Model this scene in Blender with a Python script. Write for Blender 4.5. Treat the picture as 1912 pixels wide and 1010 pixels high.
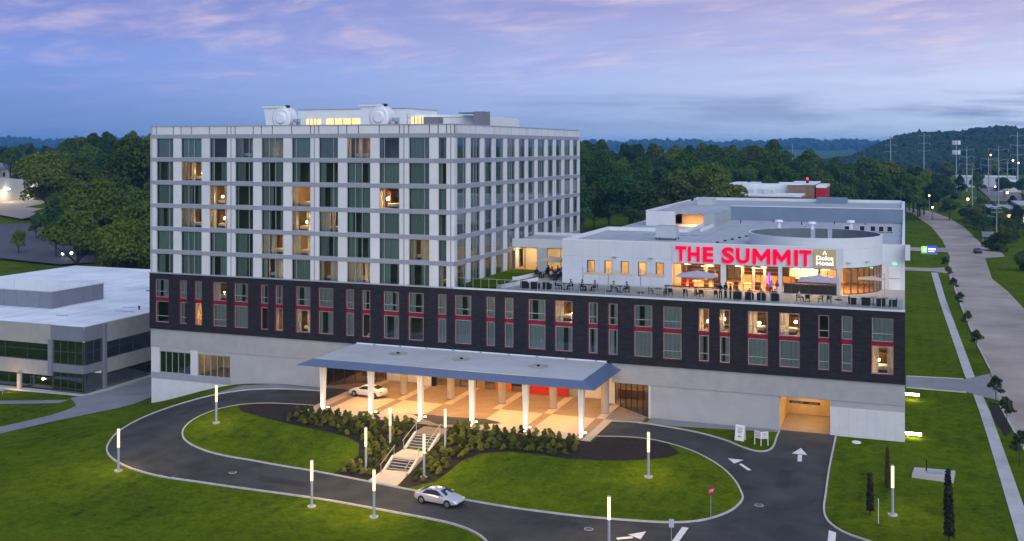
import bpy, bmesh, math, random
import numpy as np
from mathutils import Vector, Matrix
from mathutils.geometry import delaunay_2d_cdt

for _o in list(bpy.data.objects):
    bpy.data.objects.remove(_o)
SC = bpy.context.scene
COL = SC.collection
PI = math.pi
RAD = math.radians

# ------------------------------------------------------------------ camera
cam_d = bpy.data.cameras.new('camera')
cam_d.sensor_width = 36.0
cam_d.lens = 36.0 * 1950.0 / 1912.0
cam_d.shift_y = -230.0 / 1912.0
cam_d.clip_start = 0.5
cam_d.clip_end = 20000.0
cam = bpy.data.objects.new('camera', cam_d)
COL.objects.link(cam)
cam.location = (0.0, -115.0, 30.4)
cam.rotation_euler = (RAD(90.0), 0.0, math.atan(734.0 / 1950.0))
SC.camera = cam

# ------------------------------------------------------------------ exposure
SC.view_settings.view_transform = 'Standard'
SC.view_settings.look = 'None'
SC.view_settings.gamma = 1.0
SC.view_settings.use_curve_mapping = False
SC.view_settings.exposure = 0.60
SC.cycles.use_denoising = True
SC.cycles.max_bounces = 7
SC.cycles.diffuse_bounces = 3
SC.cycles.glossy_bounces = 3
SC.cycles.transmission_bounces = 4
SC.cycles.transparent_max_bounces = 10
SC.cycles.volume_bounces = 0
SC.cycles.sample_clamp_indirect = 4.0
SC.cycles.use_light_tree = True
SC.cycles.use_adaptive_sampling = True
SC.cycles.adaptive_threshold = 0.02
SC.cycles.caustics_reflective = False
SC.cycles.caustics_refractive = False

# ------------------------------------------------------------------ sky (dusk: violet blue with thin pink cloud)
SUN_AZ = RAD(38.0)      # from straight behind the viewer (-Y) round towards +X
SUN_EL = RAD(36.0)
world = bpy.data.worlds.new('World')
SC.world = world
world.use_nodes = True
_nt = world.node_tree
_nt.nodes.clear()


def NN(nt, typ, **kw):
    n = nt.nodes.new(typ)
    for k, v in kw.items():
        if k.startswith('i_'):
            key = k[2:]
            key = int(key) if key.isdigit() else key.replace('_', ' ')
            n.inputs[key].default_value = v
        else:
            setattr(n, k, v)
    return n


def math_n(nt, op, a, b=None, c=None, clamp=False):
    n = nt.nodes.new('ShaderNodeMath')
    n.operation = op
    n.use_clamp = clamp
    for i, v in enumerate((a, b, c)):
        if v is None:
            continue
        if isinstance(v, (int, float)):
            n.inputs[i].default_value = v
        else:
            nt.links.new(v, n.inputs[i])
    return n.outputs[0]


def mix_n(nt, fac, a, b, blend='MIX'):
    n = nt.nodes.new('ShaderNodeMix')
    n.data_type = 'RGBA'
    n.blend_type = blend
    for s, v in ((n.inputs[0], fac), (n.inputs[6], a), (n.inputs[7], b)):
        if isinstance(v, (int, float)):
            s.default_value = v
        elif isinstance(v, tuple):
            s.default_value = v + (1.0,) if len(v) == 3 else v
        else:
            nt.links.new(v, s)
    return n.outputs[2]


def ramp_n(nt, fac, stops, interp='LINEAR'):
    n = nt.nodes.new('ShaderNodeValToRGB')
    n.color_ramp.interpolation = interp
    e = n.color_ramp.elements
    while len(e) < len(stops):
        e.new(0.5)
    for k, (p, c) in enumerate(stops):
        e[k].position = p
        e[k].color = tuple(c) + (1.0,) if len(c) == 3 else c
    if fac is not None:
        nt.links.new(fac, n.inputs[0])
    return n.outputs[0]


def srgb(r, g, b):
    f = lambda c: (c / 255.0) / 12.92 if c <= 10 else (((c / 255.0) + 0.055) / 1.055) ** 2.4
    return (f(r), f(g), f(b))


def build_sky():
    nt = _nt
    L = nt.links.new
    tc = NN(nt, 'ShaderNodeTexCoord')
    sep = NN(nt, 'ShaderNodeSeparateXYZ')
    L(tc.outputs['Generated'], sep.inputs[0])
    x, y, z = sep.outputs
    zc = math_n(nt, 'MAXIMUM', z, 0.0)
    # clear air: colour by height above the horizon, paler towards the right of the view (the west)
    west = math_n(nt, 'ADD', math_n(nt, 'MULTIPLY', x, 1.25), 0.88, clamp=True)
    zr = math_n(nt, 'POWER', zc, 0.5)
    east_c = ramp_n(nt, zr, [(0.0, srgb(122, 150, 206)), (0.16, srgb(124, 156, 216)), (0.28, srgb(134, 165, 240)),
                             (0.36, srgb(126, 148, 220)), (0.6, srgb(120, 150, 208)), (1.0, srgb(112, 150, 208))])
    west_c = ramp_n(nt, zr, [(0.0, srgb(205, 226, 255)), (0.13, srgb(205, 226, 253)), (0.25, (0.76, 0.85, 1.13)),
                             (0.36, srgb(198, 198, 238)), (0.6, srgb(150, 168, 216)), (1.0, srgb(118, 150, 208))])
    clear = mix_n(nt, west, east_c, west_c)
    # atmosphere model mixed in for the physical falloff
    sky = NN(nt, 'ShaderNodeTexSky', sky_type='NISHITA', sun_disc=False)
    sky.sun_elevation = RAD(6.0)
    sky.sun_rotation = PI - SUN_AZ
    sky.altitude = 60.0
    sky.air_density = 1.0
    sky.dust_density = 0.6
    sky.ozone_density = 5.0
    atm = mix_n(nt, 1.0, sky.outputs[0], (0.055, 0.05, 0.07), 'MULTIPLY')
    base = mix_n(nt, 0.12, clear, atm)
    # cloud sheet: direction projected on a flat layer
    den = math_n(nt, 'ADD', zc, 0.085)
    px = math_n(nt, 'DIVIDE', x, den)
    py = math_n(nt, 'DIVIDE', y, den)
    cmb = NN(nt, 'ShaderNodeCombineXYZ')
    L(math_n(nt, 'ADD', px, math_n(nt, 'MULTIPLY', py, 0.42)), cmb.inputs[0])
    L(math_n(nt, 'MULTIPLY', py, 1.2), cmb.inputs[1])
    warp = NN(nt, 'ShaderNodeTexNoise', i_Scale=0.35, i_Detail=3.0)
    L(cmb.outputs[0], warp.inputs['Vector'])
    vm = NN(nt, 'ShaderNodeVectorMath', operation='MULTIPLY_ADD')
    L(warp.outputs['Color'], vm.inputs[0])
    vm.inputs[1].default_value = (1.6, 1.6, 0.0)
    L(cmb.outputs[0], vm.inputs[2])
    n1 = NN(nt, 'ShaderNodeTexNoise', i_Scale=0.72, i_Detail=8.0, i_Roughness=0.54, i_Distortion=0.2)
    L(vm.outputs[0], n1.inputs['Vector'])
    n2 = NN(nt, 'ShaderNodeTexNoise', i_Scale=2.2, i_Detail=7.0, i_Roughness=0.62)
    L(vm.outputs[0], n2.inputs['Vector'])
    # pink veil clouds higher up
    hi = ramp_n(nt, zc, [(0.0, (0, 0, 0)), (0.045, (0.1, 0.1, 0.1)), (0.09, (0.8, 0.8, 0.8)), (0.14, (1, 1, 1))])
    veil = ramp_n(nt, math_n(nt, 'ADD', math_n(nt, 'MULTIPLY', n1.outputs[0], 0.68), math_n(nt, 'MULTIPLY', n2.outputs[0], 0.32)),
                  [(0.40, (0, 0, 0)), (0.64, (1, 1, 1))])
    vf = math_n(nt, 'MULTIPLY', math_n(nt, 'MULTIPLY', hi, veil), 0.62)
    c_col = ramp_n(nt, n2.outputs[0], [(0.36, srgb(142, 138, 204)), (0.50, srgb(190, 176, 222)), (0.64, srgb(240, 212, 224))])
    c1 = mix_n(nt, vf, base, c_col)
    # slate bands low over the horizon, thicker in the west
    cmb2 = NN(nt, 'ShaderNodeCombineXYZ')
    L(math_n(nt, 'MULTIPLY', x, 5.0), cmb2.inputs[0])
    L(math_n(nt, 'MULTIPLY', y, 5.0), cmb2.inputs[1])
    L(math_n(nt, 'MULTIPLY', z, 62.0), cmb2.inputs[2])
    n3 = NN(nt, 'ShaderNodeTexNoise', i_Scale=1.1, i_Detail=8.0, i_Roughness=0.6, i_Distortion=0.3)
    L(cmb2.outputs[0], n3.inputs['Vector'])
    lo = ramp_n(nt, zc, [(0.0, (0.35,) * 3), (0.02, (0.8,) * 3), (0.04, (1, 1, 1)), (0.055, (0.25,) * 3), (0.09, (0, 0, 0))])
    band = ramp_n(nt, n3.outputs[0], [(0.43, (0, 0, 0)), (0.62, (1, 1, 1))])
    bf = math_n(nt, 'MULTIPLY', math_n(nt, 'MULTIPLY', lo, band), math_n(nt, 'ADD', math_n(nt, 'MULTIPLY', math_n(nt, 'POWER', west, 2.0), 0.75), 0.12))
    c2 = mix_n(nt, bf, c1, mix_n(nt, west, srgb(104, 128, 190), srgb(116, 126, 180)))
    bg = NN(nt, 'ShaderNodeBackground')
    L(c2, bg.inputs[0])
    bg.inputs[1].default_value = 0.665
    out = NN(nt, 'ShaderNodeOutputWorld')
    L(bg.outputs[0], out.inputs[0])


build_sky()

# soft after-glow of the sunset behind the viewer
sun_d = bpy.data.lights.new('sun', 'SUN')
sun_d.energy = 1.55
sun_d.angle = RAD(70.0)
sun_d.color = (0.86, 0.95, 1.0)
sun = bpy.data.objects.new('sun', sun_d)
COL.objects.link(sun)
_sd = Vector((math.sin(SUN_AZ) * math.cos(SUN_EL), -math.cos(SUN_AZ) * math.cos(SUN_EL), math.sin(SUN_EL)))
sun.rotation_euler = _sd.to_track_quat('Z', 'Y').to_euler()
sun.location = _sd * 400.0

# ------------------------------------------------------------------ materials
MATS = {}


def mat(name, col, rough=0.8, var=0.12, scale=1.5, bump=0.0, bscale=None, metal=0.0, spec=0.3, emit=None, estr=0.0,
        rand=0.0, col2=None, stretch=(1, 1, 1), transl=0.0, detail=5.0):
    """painted / mineral / plant surface: base colour broken up by noise in object-independent coordinates"""
    if name in MATS:
        return MATS[name]
    m = bpy.data.materials.new(name)
    m.use_nodes = True
    nt = m.node_tree
    L = nt.links.new
    b = nt.nodes['Principled BSDF']
    b.inputs['Roughness'].default_value = rough
    b.inputs['Metallic'].default_value = metal
    b.inputs['Specular IOR Level'].default_value = spec
    geo = NN(nt, 'ShaderNodeNewGeometry')
    vm = NN(nt, 'ShaderNodeVectorMath', operation='MULTIPLY')
    L(geo.outputs['Position'], vm.inputs[0])
    vm.inputs[1].default_value = stretch
    no = NN(nt, 'ShaderNodeTexNoise', i_Scale=scale, i_Detail=detail, i_Roughness=0.6)
    L(vm.outputs[0], no.inputs['Vector'])
    lo = tuple(max(0.0, c * (1 - var)) for c in col)
    hi = tuple(min(1.0, c * (1 + var)) for c in (col2 or col))
    c = ramp_n(nt, no.outputs[0], [(0.3, lo), (0.7, hi)])
    if rand:
        oi = NN(nt, 'ShaderNodeObjectInfo')
        k = math_n(nt, 'ADD', math_n(nt, 'MULTIPLY', oi.outputs['Random'], 2 * rand), 1 - rand)
        cb = NN(nt, 'ShaderNodeCombineColor')
        for i in range(3):
            L(k, cb.inputs[i])
        c = mix_n(nt, 1.0, c, cb.outputs[0], 'MULTIPLY')
    L(c, b.inputs['Base Color'])
    if bump:
        nb = NN(nt, 'ShaderNodeTexNoise', i_Scale=bscale or scale * 6, i_Detail=4.0)
        L(vm.outputs[0], nb.inputs['Vector'])
        bp = NN(nt, 'ShaderNodeBump', i_Strength=bump, i_Distance=0.05)
        L(nb.outputs[0], bp.inputs['Height'])
        L(bp.outputs[0], b.inputs['Normal'])
    if emit:
        b.inputs['Emission Color'].default_value = tuple(emit) + (1.0,)
        b.inputs['Emission Strength'].default_value = estr
    if transl:
        tr = NN(nt, 'ShaderNodeBsdfTranslucent')
        L(c, tr.inputs[0])
        mx = NN(nt, 'ShaderNodeMixShader')
        mx.inputs[0].default_value = transl
        L(b.outputs[0], mx.inputs[1])
        L(tr.outputs[0], mx.inputs[2])
        L(mx.outputs[0], nt.nodes['Material Output'].inputs[0])
    MATS[name] = m
    return m


def glass(name, tint, refl=1.0, rough=0.02):
    """thin pane: tinted see-through plus a fresnel mirror"""
    m = bpy.data.materials.new(name)
    m.use_nodes = True
    nt = m.node_tree
    L = nt.links.new
    nt.nodes.clear()
    tr = NN(nt, 'ShaderNodeBsdfTransparent')
    tr.inputs[0].default_value = tuple(tint) + (1.0,)
    gl = NN(nt, 'ShaderNodeBsdfGlossy')
    gl.inputs['Roughness'].default_value = rough
    gl.inputs[0].default_value = (0.9, 0.96, 1.0, 1.0)
    fr = NN(nt, 'ShaderNodeFresnel', i_IOR=1.55)
    k = math_n(nt, 'MULTIPLY', fr.outputs[0], refl, clamp=True)
    mx = NN(nt, 'ShaderNodeMixShader')
    L(k, mx.inputs[0])
    L(tr.outputs[0], mx.inputs[1])
    L(gl.outputs[0], mx.inputs[2])
    out = NN(nt, 'ShaderNodeOutputMaterial')
    L(mx.outputs[0], out.inputs[0])
    MATS[name] = m
    return m


def emis(name, col, strength):
    m = bpy.data.materials.new(name)
    m.use_nodes = True
    nt = m.node_tree
    nt.nodes.clear()
    e = NN(nt, 'ShaderNodeEmission')
    e.inputs[0].default_value = tuple(col) + (1.0,)
    e.inputs[1].default_value = strength
    o = NN(nt, 'ShaderNodeOutputMaterial')
    nt.links.new(e.outputs[0], o.inputs[0])
    MATS[name] = m
    return m


mat('white_panel', (0.66, 0.66, 0.68), 0.42, 0.05, 0.6, rand=0.04, spec=0.4)
mat('cool_panel', (0.62, 0.64, 0.67), 0.5, 0.05, 0.5, rand=0.03)
mat('band_grey', (0.30, 0.315, 0.36), 0.5, 0.07, 0.9, rand=0.03)
mat('joint_grey', (0.34, 0.36, 0.41), 0.5, 0.06, 1.0)
mat('office_grey', (0.19, 0.20, 0.235), 0.5, 0.06, 0.8, rand=0.03)
mat('joint_dark', (0.15, 0.16, 0.19), 0.6, 0.06, 1.0)
mat('concrete_wall', (0.36, 0.355, 0.36), 0.85, 0.08, 0.7, bump=0.25, bscale=14)
mat('concrete_wall_low', (0.39, 0.385, 0.395), 0.85, 0.07, 0.5, bump=0.25, bscale=10)
mat('white_base', (0.60, 0.60, 0.62), 0.7, 0.06, 0.8)
mat('red_trim', (0.25, 0.006, 0.022), 0.45, 0.08, 2.0)
mat('frame_alu', (0.46, 0.47, 0.49), 0.4, 0.04, 2.0, metal=0.4)
mat('frame_dark', (0.07, 0.075, 0.08), 0.4, 0.05, 2.0)
mat('sheer', (0.74, 0.80, 0.80), 0.9, 0.10, 3.0, stretch=(2.0, 2.0, 0.05), transl=0.5, rand=0.12)
mat('curtain', (0.60, 0.69, 0.66), 0.9, 0.14, 3.0, stretch=(2.2, 2.2, 0.05), transl=0.45, rand=0.22)
mat('room_wall', (0.34, 0.27, 0.20), 0.9, 0.1, 0.8)
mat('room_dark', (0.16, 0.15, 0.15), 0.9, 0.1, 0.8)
mat('membrane', (0.36, 0.39, 0.41), 0.7, 0.10, 0.22, rand=0.02, detail=8)
mat('membrane_slate', (0.17, 0.225, 0.30), 0.7, 0.10, 0.3)
mat('membrane_dark', (0.12, 0.14, 0.16), 0.7, 0.12, 0.4)
mat('membrane_white', (0.70, 0.74, 0.76), 0.6, 0.22, 0.12, detail=8)
mat('canopy_stain', (0.36, 0.345, 0.32), 0.7, 0.25, 1.6)
mat('canopy_top', (0.48, 0.49, 0.50), 0.6, 0.12, 0.25, detail=8)
mat('canopy_fascia', (0.095, 0.13, 0.215), 0.45, 0.05, 0.4, spec=0.4)
mat('soffit', (0.62, 0.56, 0.48), 0.7, 0.05, 1.0)
mat('column_white', (0.74, 0.72, 0.68), 0.5, 0.04, 1.0)
mat('column_beige', (0.38, 0.33, 0.28), 0.6, 0.07, 1.0)
mat('asphalt', (0.046, 0.048, 0.046), 0.9, 0.42, 0.30, bump=0.35, bscale=22, detail=9)
mat('asphalt_patch', (0.034, 0.034, 0.038), 0.9, 0.25, 0.6, bump=0.35, bscale=22)
mat('street', (0.34, 0.285, 0.24), 0.9, 0.30, 0.08, bump=0.3, bscale=14, detail=9)
mat('lane_paint', (0.66, 0.66, 0.64), 0.7, 0.14, 3.0)
mat('kerb', (0.46, 0.44, 0.42), 0.85, 0.15, 1.2)
mat('sidewalk', (0.42, 0.42, 0.41), 0.85, 0.12, 0.5, bump=0.2)
mat('path_grey', (0.22, 0.22, 0.235), 0.9, 0.12, 0.3)
mat('paver_light', (0.50, 0.42, 0.33), 0.85, 0.08, 0.5, rand=0.03)
mat('paver_brown', (0.27, 0.205, 0.145), 0.85, 0.12, 0.7, rand=0.05)
mat('mulch', (0.020, 0.014, 0.012), 0.95, 0.5, 3.0, bump=0.8, bscale=9)
mat('step_stone', (0.50, 0.47, 0.43), 0.8, 0.1, 2.0)
mat('step_riser', (0.055, 0.055, 0.06), 0.8, 0.1, 2.0)
mat('steel', (0.50, 0.51, 0.54), 0.35, 0.04, 2.0, metal=0.7)
mat('pole_grey', (0.36, 0.37, 0.42), 0.5, 0.06, 2.0)
mat('black', (0.012, 0.012, 0.014), 0.6, 0.15, 3.0)
mat('furniture', (0.022, 0.022, 0.026), 0.7, 0.25, 5.0)
mat('cushion', (0.20, 0.22, 0.25), 0.9, 0.1, 3.0)
mat('umbrella_lilac', (0.46, 0.43, 0.52), 0.9, 0.05, 1.0, transl=0.2)
mat('sail_beige', (0.62, 0.49, 0.33), 0.9, 0.06, 1.0, transl=0.2)
mat('terrace_floor', (0.36, 0.355, 0.35), 0.75, 0.1, 0.8)
mat('wood_warm', (0.40, 0.22, 0.10), 0.5, 0.25, 2.0, stretch=(1, 1, 6))
mat('wood_dark', (0.10, 0.055, 0.035), 0.5, 0.25, 2.0)
mat('garage_tan', (0.56, 0.40, 0.20), 0.8, 0.14, 0.6)
mat('interior_cream', (0.62, 0.52, 0.38), 0.8, 0.08, 1.0)
mat('hvac', (0.46, 0.48, 0.49), 0.5, 0.08, 1.0)
mat('fan_white', (0.72, 0.73, 0.74), 0.45, 0.06, 1.0)
mat('brick', (0.21, 0.095, 0.06), 0.9, 0.2, 1.2)
mat('brick_tan', (0.24, 0.15, 0.095), 0.9, 0.2, 0.8)
mat('stone_tan', (0.34, 0.325, 0.30), 0.85, 0.08, 0.8, bump=0.2)
mat('sign_white', (0.72, 0.72, 0.74), 0.6, 0.03, 2.0)
mat('sign_ink', (0.12, 0.13, 0.16), 0.7, 0.05, 2.0)
mat('stop_red', (0.42, 0.02, 0.025), 0.5, 0.06, 3.0)
mat('wood_pole', (0.10, 0.085, 0.075), 0.9, 0.2, 2.0)
mat('galv', (0.30, 0.34, 0.38), 0.5, 0.06, 1.0, metal=0.3)
mat('bark', (0.055, 0.042, 0.034), 0.95, 0.3, 3.0)
mat('skin', (0.36, 0.22, 0.16), 0.6, 0.05, 5.0)
mat('rubber', (0.014, 0.014, 0.015), 0.8, 0.1, 5.0)
mat('rim', (0.45, 0.46, 0.48), 0.3, 0.05, 5.0, metal=0.8)
mat('car_silver', (0.60, 0.61, 0.65), 0.22, 0.03, 2.0, metal=0.45, spec=0.7)
mat('car_white', (0.74, 0.72, 0.69), 0.3, 0.03, 2.0, spec=0.6)
mat('car_dark', (0.03, 0.035, 0.05), 0.3, 0.03, 2.0, spec=0.6)
mat('car_glass', (0.015, 0.022, 0.028), 0.06, 0.05, 2.0, spec=0.8)
mat('tail_red', (0.40, 0.02, 0.02), 0.3, 0.05, 2.0)
mat('head_clear', (0.6, 0.6, 0.62), 0.15, 0.05, 2.0, spec=0.8)
mat('red_leather', (0.55, 0.035, 0.015), 0.5, 0.06, 1.0)
mat('orange_door', (0.60, 0.14, 0.02), 0.5, 0.15, 1.0)
mat('warehouse', (0.60, 0.58, 0.55), 0.7, 0.06, 0.2)
mat('lot_pale', (0.34, 0.30, 0.25), 0.9, 0.12, 0.06)
mat('lot_yard', (0.20, 0.17, 0.16), 0.9, 0.15, 0.06)
mat('lot_dark', (0.085, 0.085, 0.10), 0.9, 0.15, 0.06)
glass('pane_glass', (0.80, 0.92, 0.90), 1.6)
emis('room_lamp', (1.0, 0.46, 0.14), 190.0)
glass('clear_glass', (0.82, 0.86, 0.86), 0.9)
glass('rail_glass', (0.72, 0.78, 0.80), 1.0)
glass('office_glass', (0.26, 0.46, 0.46), 4.5)
glass('podium_glass', (0.84, 0.92, 0.92), 1.5)
emis('lamp_warm', (1.0, 0.62, 0.27), 9.0)
emis('lamp_post_glow', (1.0, 0.74, 0.36), 1.55)
emis('ceiling_glow', (1.0, 0.66, 0.33), 9.0)
emis('letter_red', (1.0, 0.004, 0.058), 0.66)
emis('board_glow', (0.62, 0.50, 0.30), 0.42)
emis('board_text', (1.0, 0.97, 0.9), 1.3)
emis('exit_green', (0.15, 1.0, 0.35), 1.6)
emis('bar_glow', (1.0, 0.80, 0.36), 16.0)
emis('sodium', (1.0, 0.42, 0.10), 14.0)
emis('red_signal', (1.0, 0.02, 0.02), 6.0)
emis('white_far', (1.0, 0.9, 0.75), 8.0)
emis('led_green', (0.22, 0.85, 0.06), 1.1)
emis('led_blue', (0.03, 0.10, 0.62), 0.9)
emis('led_white', (0.9, 0.95, 1.0), 1.3)
emis('uv_purple', (0.25, 0.06, 1.0), 3.0)


def charcoal_brick():
    m = mat('charcoal', (0.024, 0.025, 0.030), 0.85, 0.2, 0.9)
    nt = m.node_tree
    b = nt.nodes['Principled BSDF']
    geo = NN(nt, 'ShaderNodeNewGeometry')
    sep = NN(nt, 'ShaderNodeSeparateXYZ')
    nt.links.new(geo.outputs['Position'], sep.inputs[0])
    cb = NN(nt, 'ShaderNodeCombineXYZ')
    nt.links.new(math_n(nt, 'ADD', sep.outputs[0], sep.outputs[1]), cb.inputs[0])
    nt.links.new(sep.outputs[2], cb.inputs[1])
    br = NN(nt, 'ShaderNodeTexBrick', i_Scale=1.0)
    br.inputs['Brick Width'].default_value = 0.62
    br.inputs['Row Height'].default_value = 0.2
    br.inputs['Mortar Size'].default_value = 0.016
    br.inputs['Color1'].default_value = (0.013, 0.0135, 0.017, 1)
    br.inputs['Color2'].default_value = (0.024, 0.0245, 0.029, 1)
    br.inputs['Mortar'].default_value = (0.008, 0.008, 0.010, 1)
    nt.links.new(cb.outputs[0], br.inputs['Vector'])
    nt.links.new(br.outputs['Color'], b.inputs['Base Color'])
    return m


charcoal_brick()


def ground_grass():
    """mown lawn: two greens, mowing stripes and dry flecks; beyond the plot it turns to rough dark field"""
    m = mat('grass', (0.045, 0.085, 0.018), 0.95, 0.2, 0.25)
    nt = m.node_tree
    L = nt.links.new
    b = nt.nodes['Principled BSDF']
    geo = NN(nt, 'ShaderNodeNewGeometry')
    n1 = NN(nt, 'ShaderNodeTexNoise', i_Scale=0.09, i_Detail=6.0, i_Roughness=0.65)
    n2 = NN(nt, 'ShaderNodeTexNoise', i_Scale=2.6, i_Detail=6.0, i_Roughness=0.75)
    n3 = NN(nt, 'ShaderNodeTexNoise', i_Scale=11.0, i_Detail=3.0)
    for n in (n1, n2, n3):
        L(geo.outputs['Position'], n.inputs['Vector'])
    n4 = NN(nt, 'ShaderNodeTexNoise', i_Scale=0.75, i_Detail=7.0, i_Roughness=0.72)
    L(geo.outputs['Position'], n4.inputs['Vector'])
    f = math_n(nt, 'ADD', math_n(nt, 'MULTIPLY', n1.outputs[0], 0.34), math_n(nt, 'ADD', math_n(nt, 'MULTIPLY', n4.outputs[0], 0.36), math_n(nt, 'MULTIPLY', n2.outputs[0], 0.30)))
    c = ramp_n(nt, f, [(0.37, (0.011, 0.023, 0.002)), (0.45, (0.038, 0.074, 0.003)), (0.54, (0.080, 0.130, 0.003)), (0.63, (0.145, 0.150, 0.010))])
    wv = NN(nt, 'ShaderNodeTexWave', i_Scale=0.17, i_Distortion=0.7, i_Detail=2.0)
    wv.inputs['Detail Scale'].default_value = 0.5
    L(geo.outputs['Position'], wv.inputs['Vector'])
    c = mix_n(nt, math_n(nt, 'MULTIPLY', wv.outputs[1], 0.36), c, (0.085, 0.112, 0.006))
    c = mix_n(nt, math_n(nt, 'MULTIPLY', math_n(nt, 'SUBTRACT', n3.outputs[0], 0.52, clamp=True), 1.6), c, (0.20, 0.19, 0.04))
    L(c, b.inputs['Base Color'])
    bp = NN(nt, 'ShaderNodeBump', i_Strength=0.7, i_Distance=0.08)
    L(n3.outputs[0], bp.inputs['Height'])
    L(bp.outputs[0], b.inputs['Normal'])
    b.inputs['Specular IOR Level'].default_value = 0.0


ground_grass()


def leafy(name, c_lo, c_mid, c_hi, transl=0.25):
    """leaves: colour varies from tree to tree and from clump to clump"""
    m = bpy.data.materials.new(name)
    m.use_nodes = True
    nt = m.node_tree
    L = nt.links.new
    b = nt.nodes['Principled BSDF']
    b.inputs['Roughness'].default_value = 0.8
    b.inputs['Specular IOR Level'].default_value = 0.15
    tc = NN(nt, 'ShaderNodeTexCoord')
    no = NN(nt, 'ShaderNodeTexNoise', i_Scale=0.55, i_Detail=5.0, i_Roughness=0.7)
    L(tc.outputs['Object'], no.inputs['Vector'])
    oi = NN(nt, 'ShaderNodeObjectInfo')
    f = math_n(nt, 'ADD', math_n(nt, 'MULTIPLY', no.outputs[0], 0.75), math_n(nt, 'MULTIPLY', oi.outputs['Random'], 0.42))
    c = ramp_n(nt, f, [(0.40, c_lo), (0.60, c_mid), (0.84, c_hi)])
    L(c, b.inputs['Base Color'])
    tr = NN(nt, 'ShaderNodeBsdfTranslucent')
    L(c, tr.inputs[0])
    mx = NN(nt, 'ShaderNodeMixShader')
    mx.inputs[0].default_value = transl
    L(b.outputs[0], mx.inputs[1])
    L(tr.outputs[0], mx.inputs[2])
    L(mx.outputs[0], nt.nodes['Material Output'].inputs[0])
    MATS[name] = m


leafy('leaf_wood', (0.038, 0.088, 0.020), (0.074, 0.138, 0.024), (0.145, 0.195, 0.030))
leafy('leaf_big', (0.044, 0.080, 0.012), (0.092, 0.138, 0.016), (0.19, 0.20, 0.022))
leafy('leaf_shrub', (0.045, 0.065, 0.008), (0.12, 0.14, 0.016), (0.26, 0.25, 0.03))
leafy('leaf_cypress', (0.014, 0.018, 0.012), (0.028, 0.030, 0.018), (0.05, 0.045, 0.026), 0.1)
leafy('leaf_warm', (0.034, 0.066, 0.014), (0.075, 0.115, 0.020), (0.15, 0.165, 0.028))
leafy('leaf_deep', (0.024, 0.064, 0.020), (0.042, 0.098, 0.028), (0.078, 0.135, 0.034))
leafy('leaf_street', (0.035, 0.055, 0.024), (0.065, 0.085, 0.035), (0.11, 0.12, 0.05))
leafy('leaf_hill', (0.016, 0.036, 0.020), (0.024, 0.048, 0.024), (0.042, 0.062, 0.024), 0.0)

# ------------------------------------------------------------------ object helpers
def wloc(o):
    v = Vector((0, 0, 0))
    while o is not None:
        v = v + o.location
        o = o.parent
    return v


def link(name, me, parent=None, loc=(0, 0, 0), rot=(0, 0, 0), scale=(1, 1, 1), world_loc=False):
    o = bpy.data.objects.new(name, me)
    COL.objects.link(o)
    o.parent = parent
    p = Vector(loc)
    if parent is not None and world_loc:
        p = p - wloc(parent)
    o.location = p
    o.rotation_euler = rot
    o.scale = scale
    return o


def tag(o, label=None, cat=None, group=None, kind=None):
    if label:
        o['label'] = label
    if cat:
        o['category'] = cat
    if group:
        o['group'] = group
    if kind:
        o['kind'] = kind
    return o


def thing(name, label, cat, loc=(0, 0, 0), rotz=0.0, group=None):
    o = bpy.data.objects.new(name, None)
    o.empty_display_size = 0.2
    COL.objects.link(o)
    o.location = loc
    o.rotation_euler = (0, 0, rotz)
    return tag(o, label, cat, group)


_CUBES = {}


def cube_mesh(m):
    if m not in _CUBES:
        me = bpy.data.meshes.new('block_' + m)
        v = [(x, y, z) for z in (-.5, .5) for y in (-.5, .5) for x in (-.5, .5)]
        f = [(0, 2, 3, 1), (4, 5, 7, 6), (0, 1, 5, 4), (2, 6, 7, 3), (0, 4, 6, 2), (1, 3, 7, 5)]
        me.from_pydata(v, [], f)
        me.materials.append(MATS[m])
        _CUBES[m] = me
    return _CUBES[m]


def B(name, parent, x0, x1, y0, y1, z0, z1, m, rotz=0.0):
    """axis-aligned block given in world coordinates (parent must be unrotated); mesh data shared by material"""
    return link(name, cube_mesh(m), parent, ((x0 + x1) / 2, (y0 + y1) / 2, (z0 + z1) / 2), (0, 0, rotz),
                (abs(x1 - x0), abs(y1 - y0), abs(z1 - z0)), world_loc=True)


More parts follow.
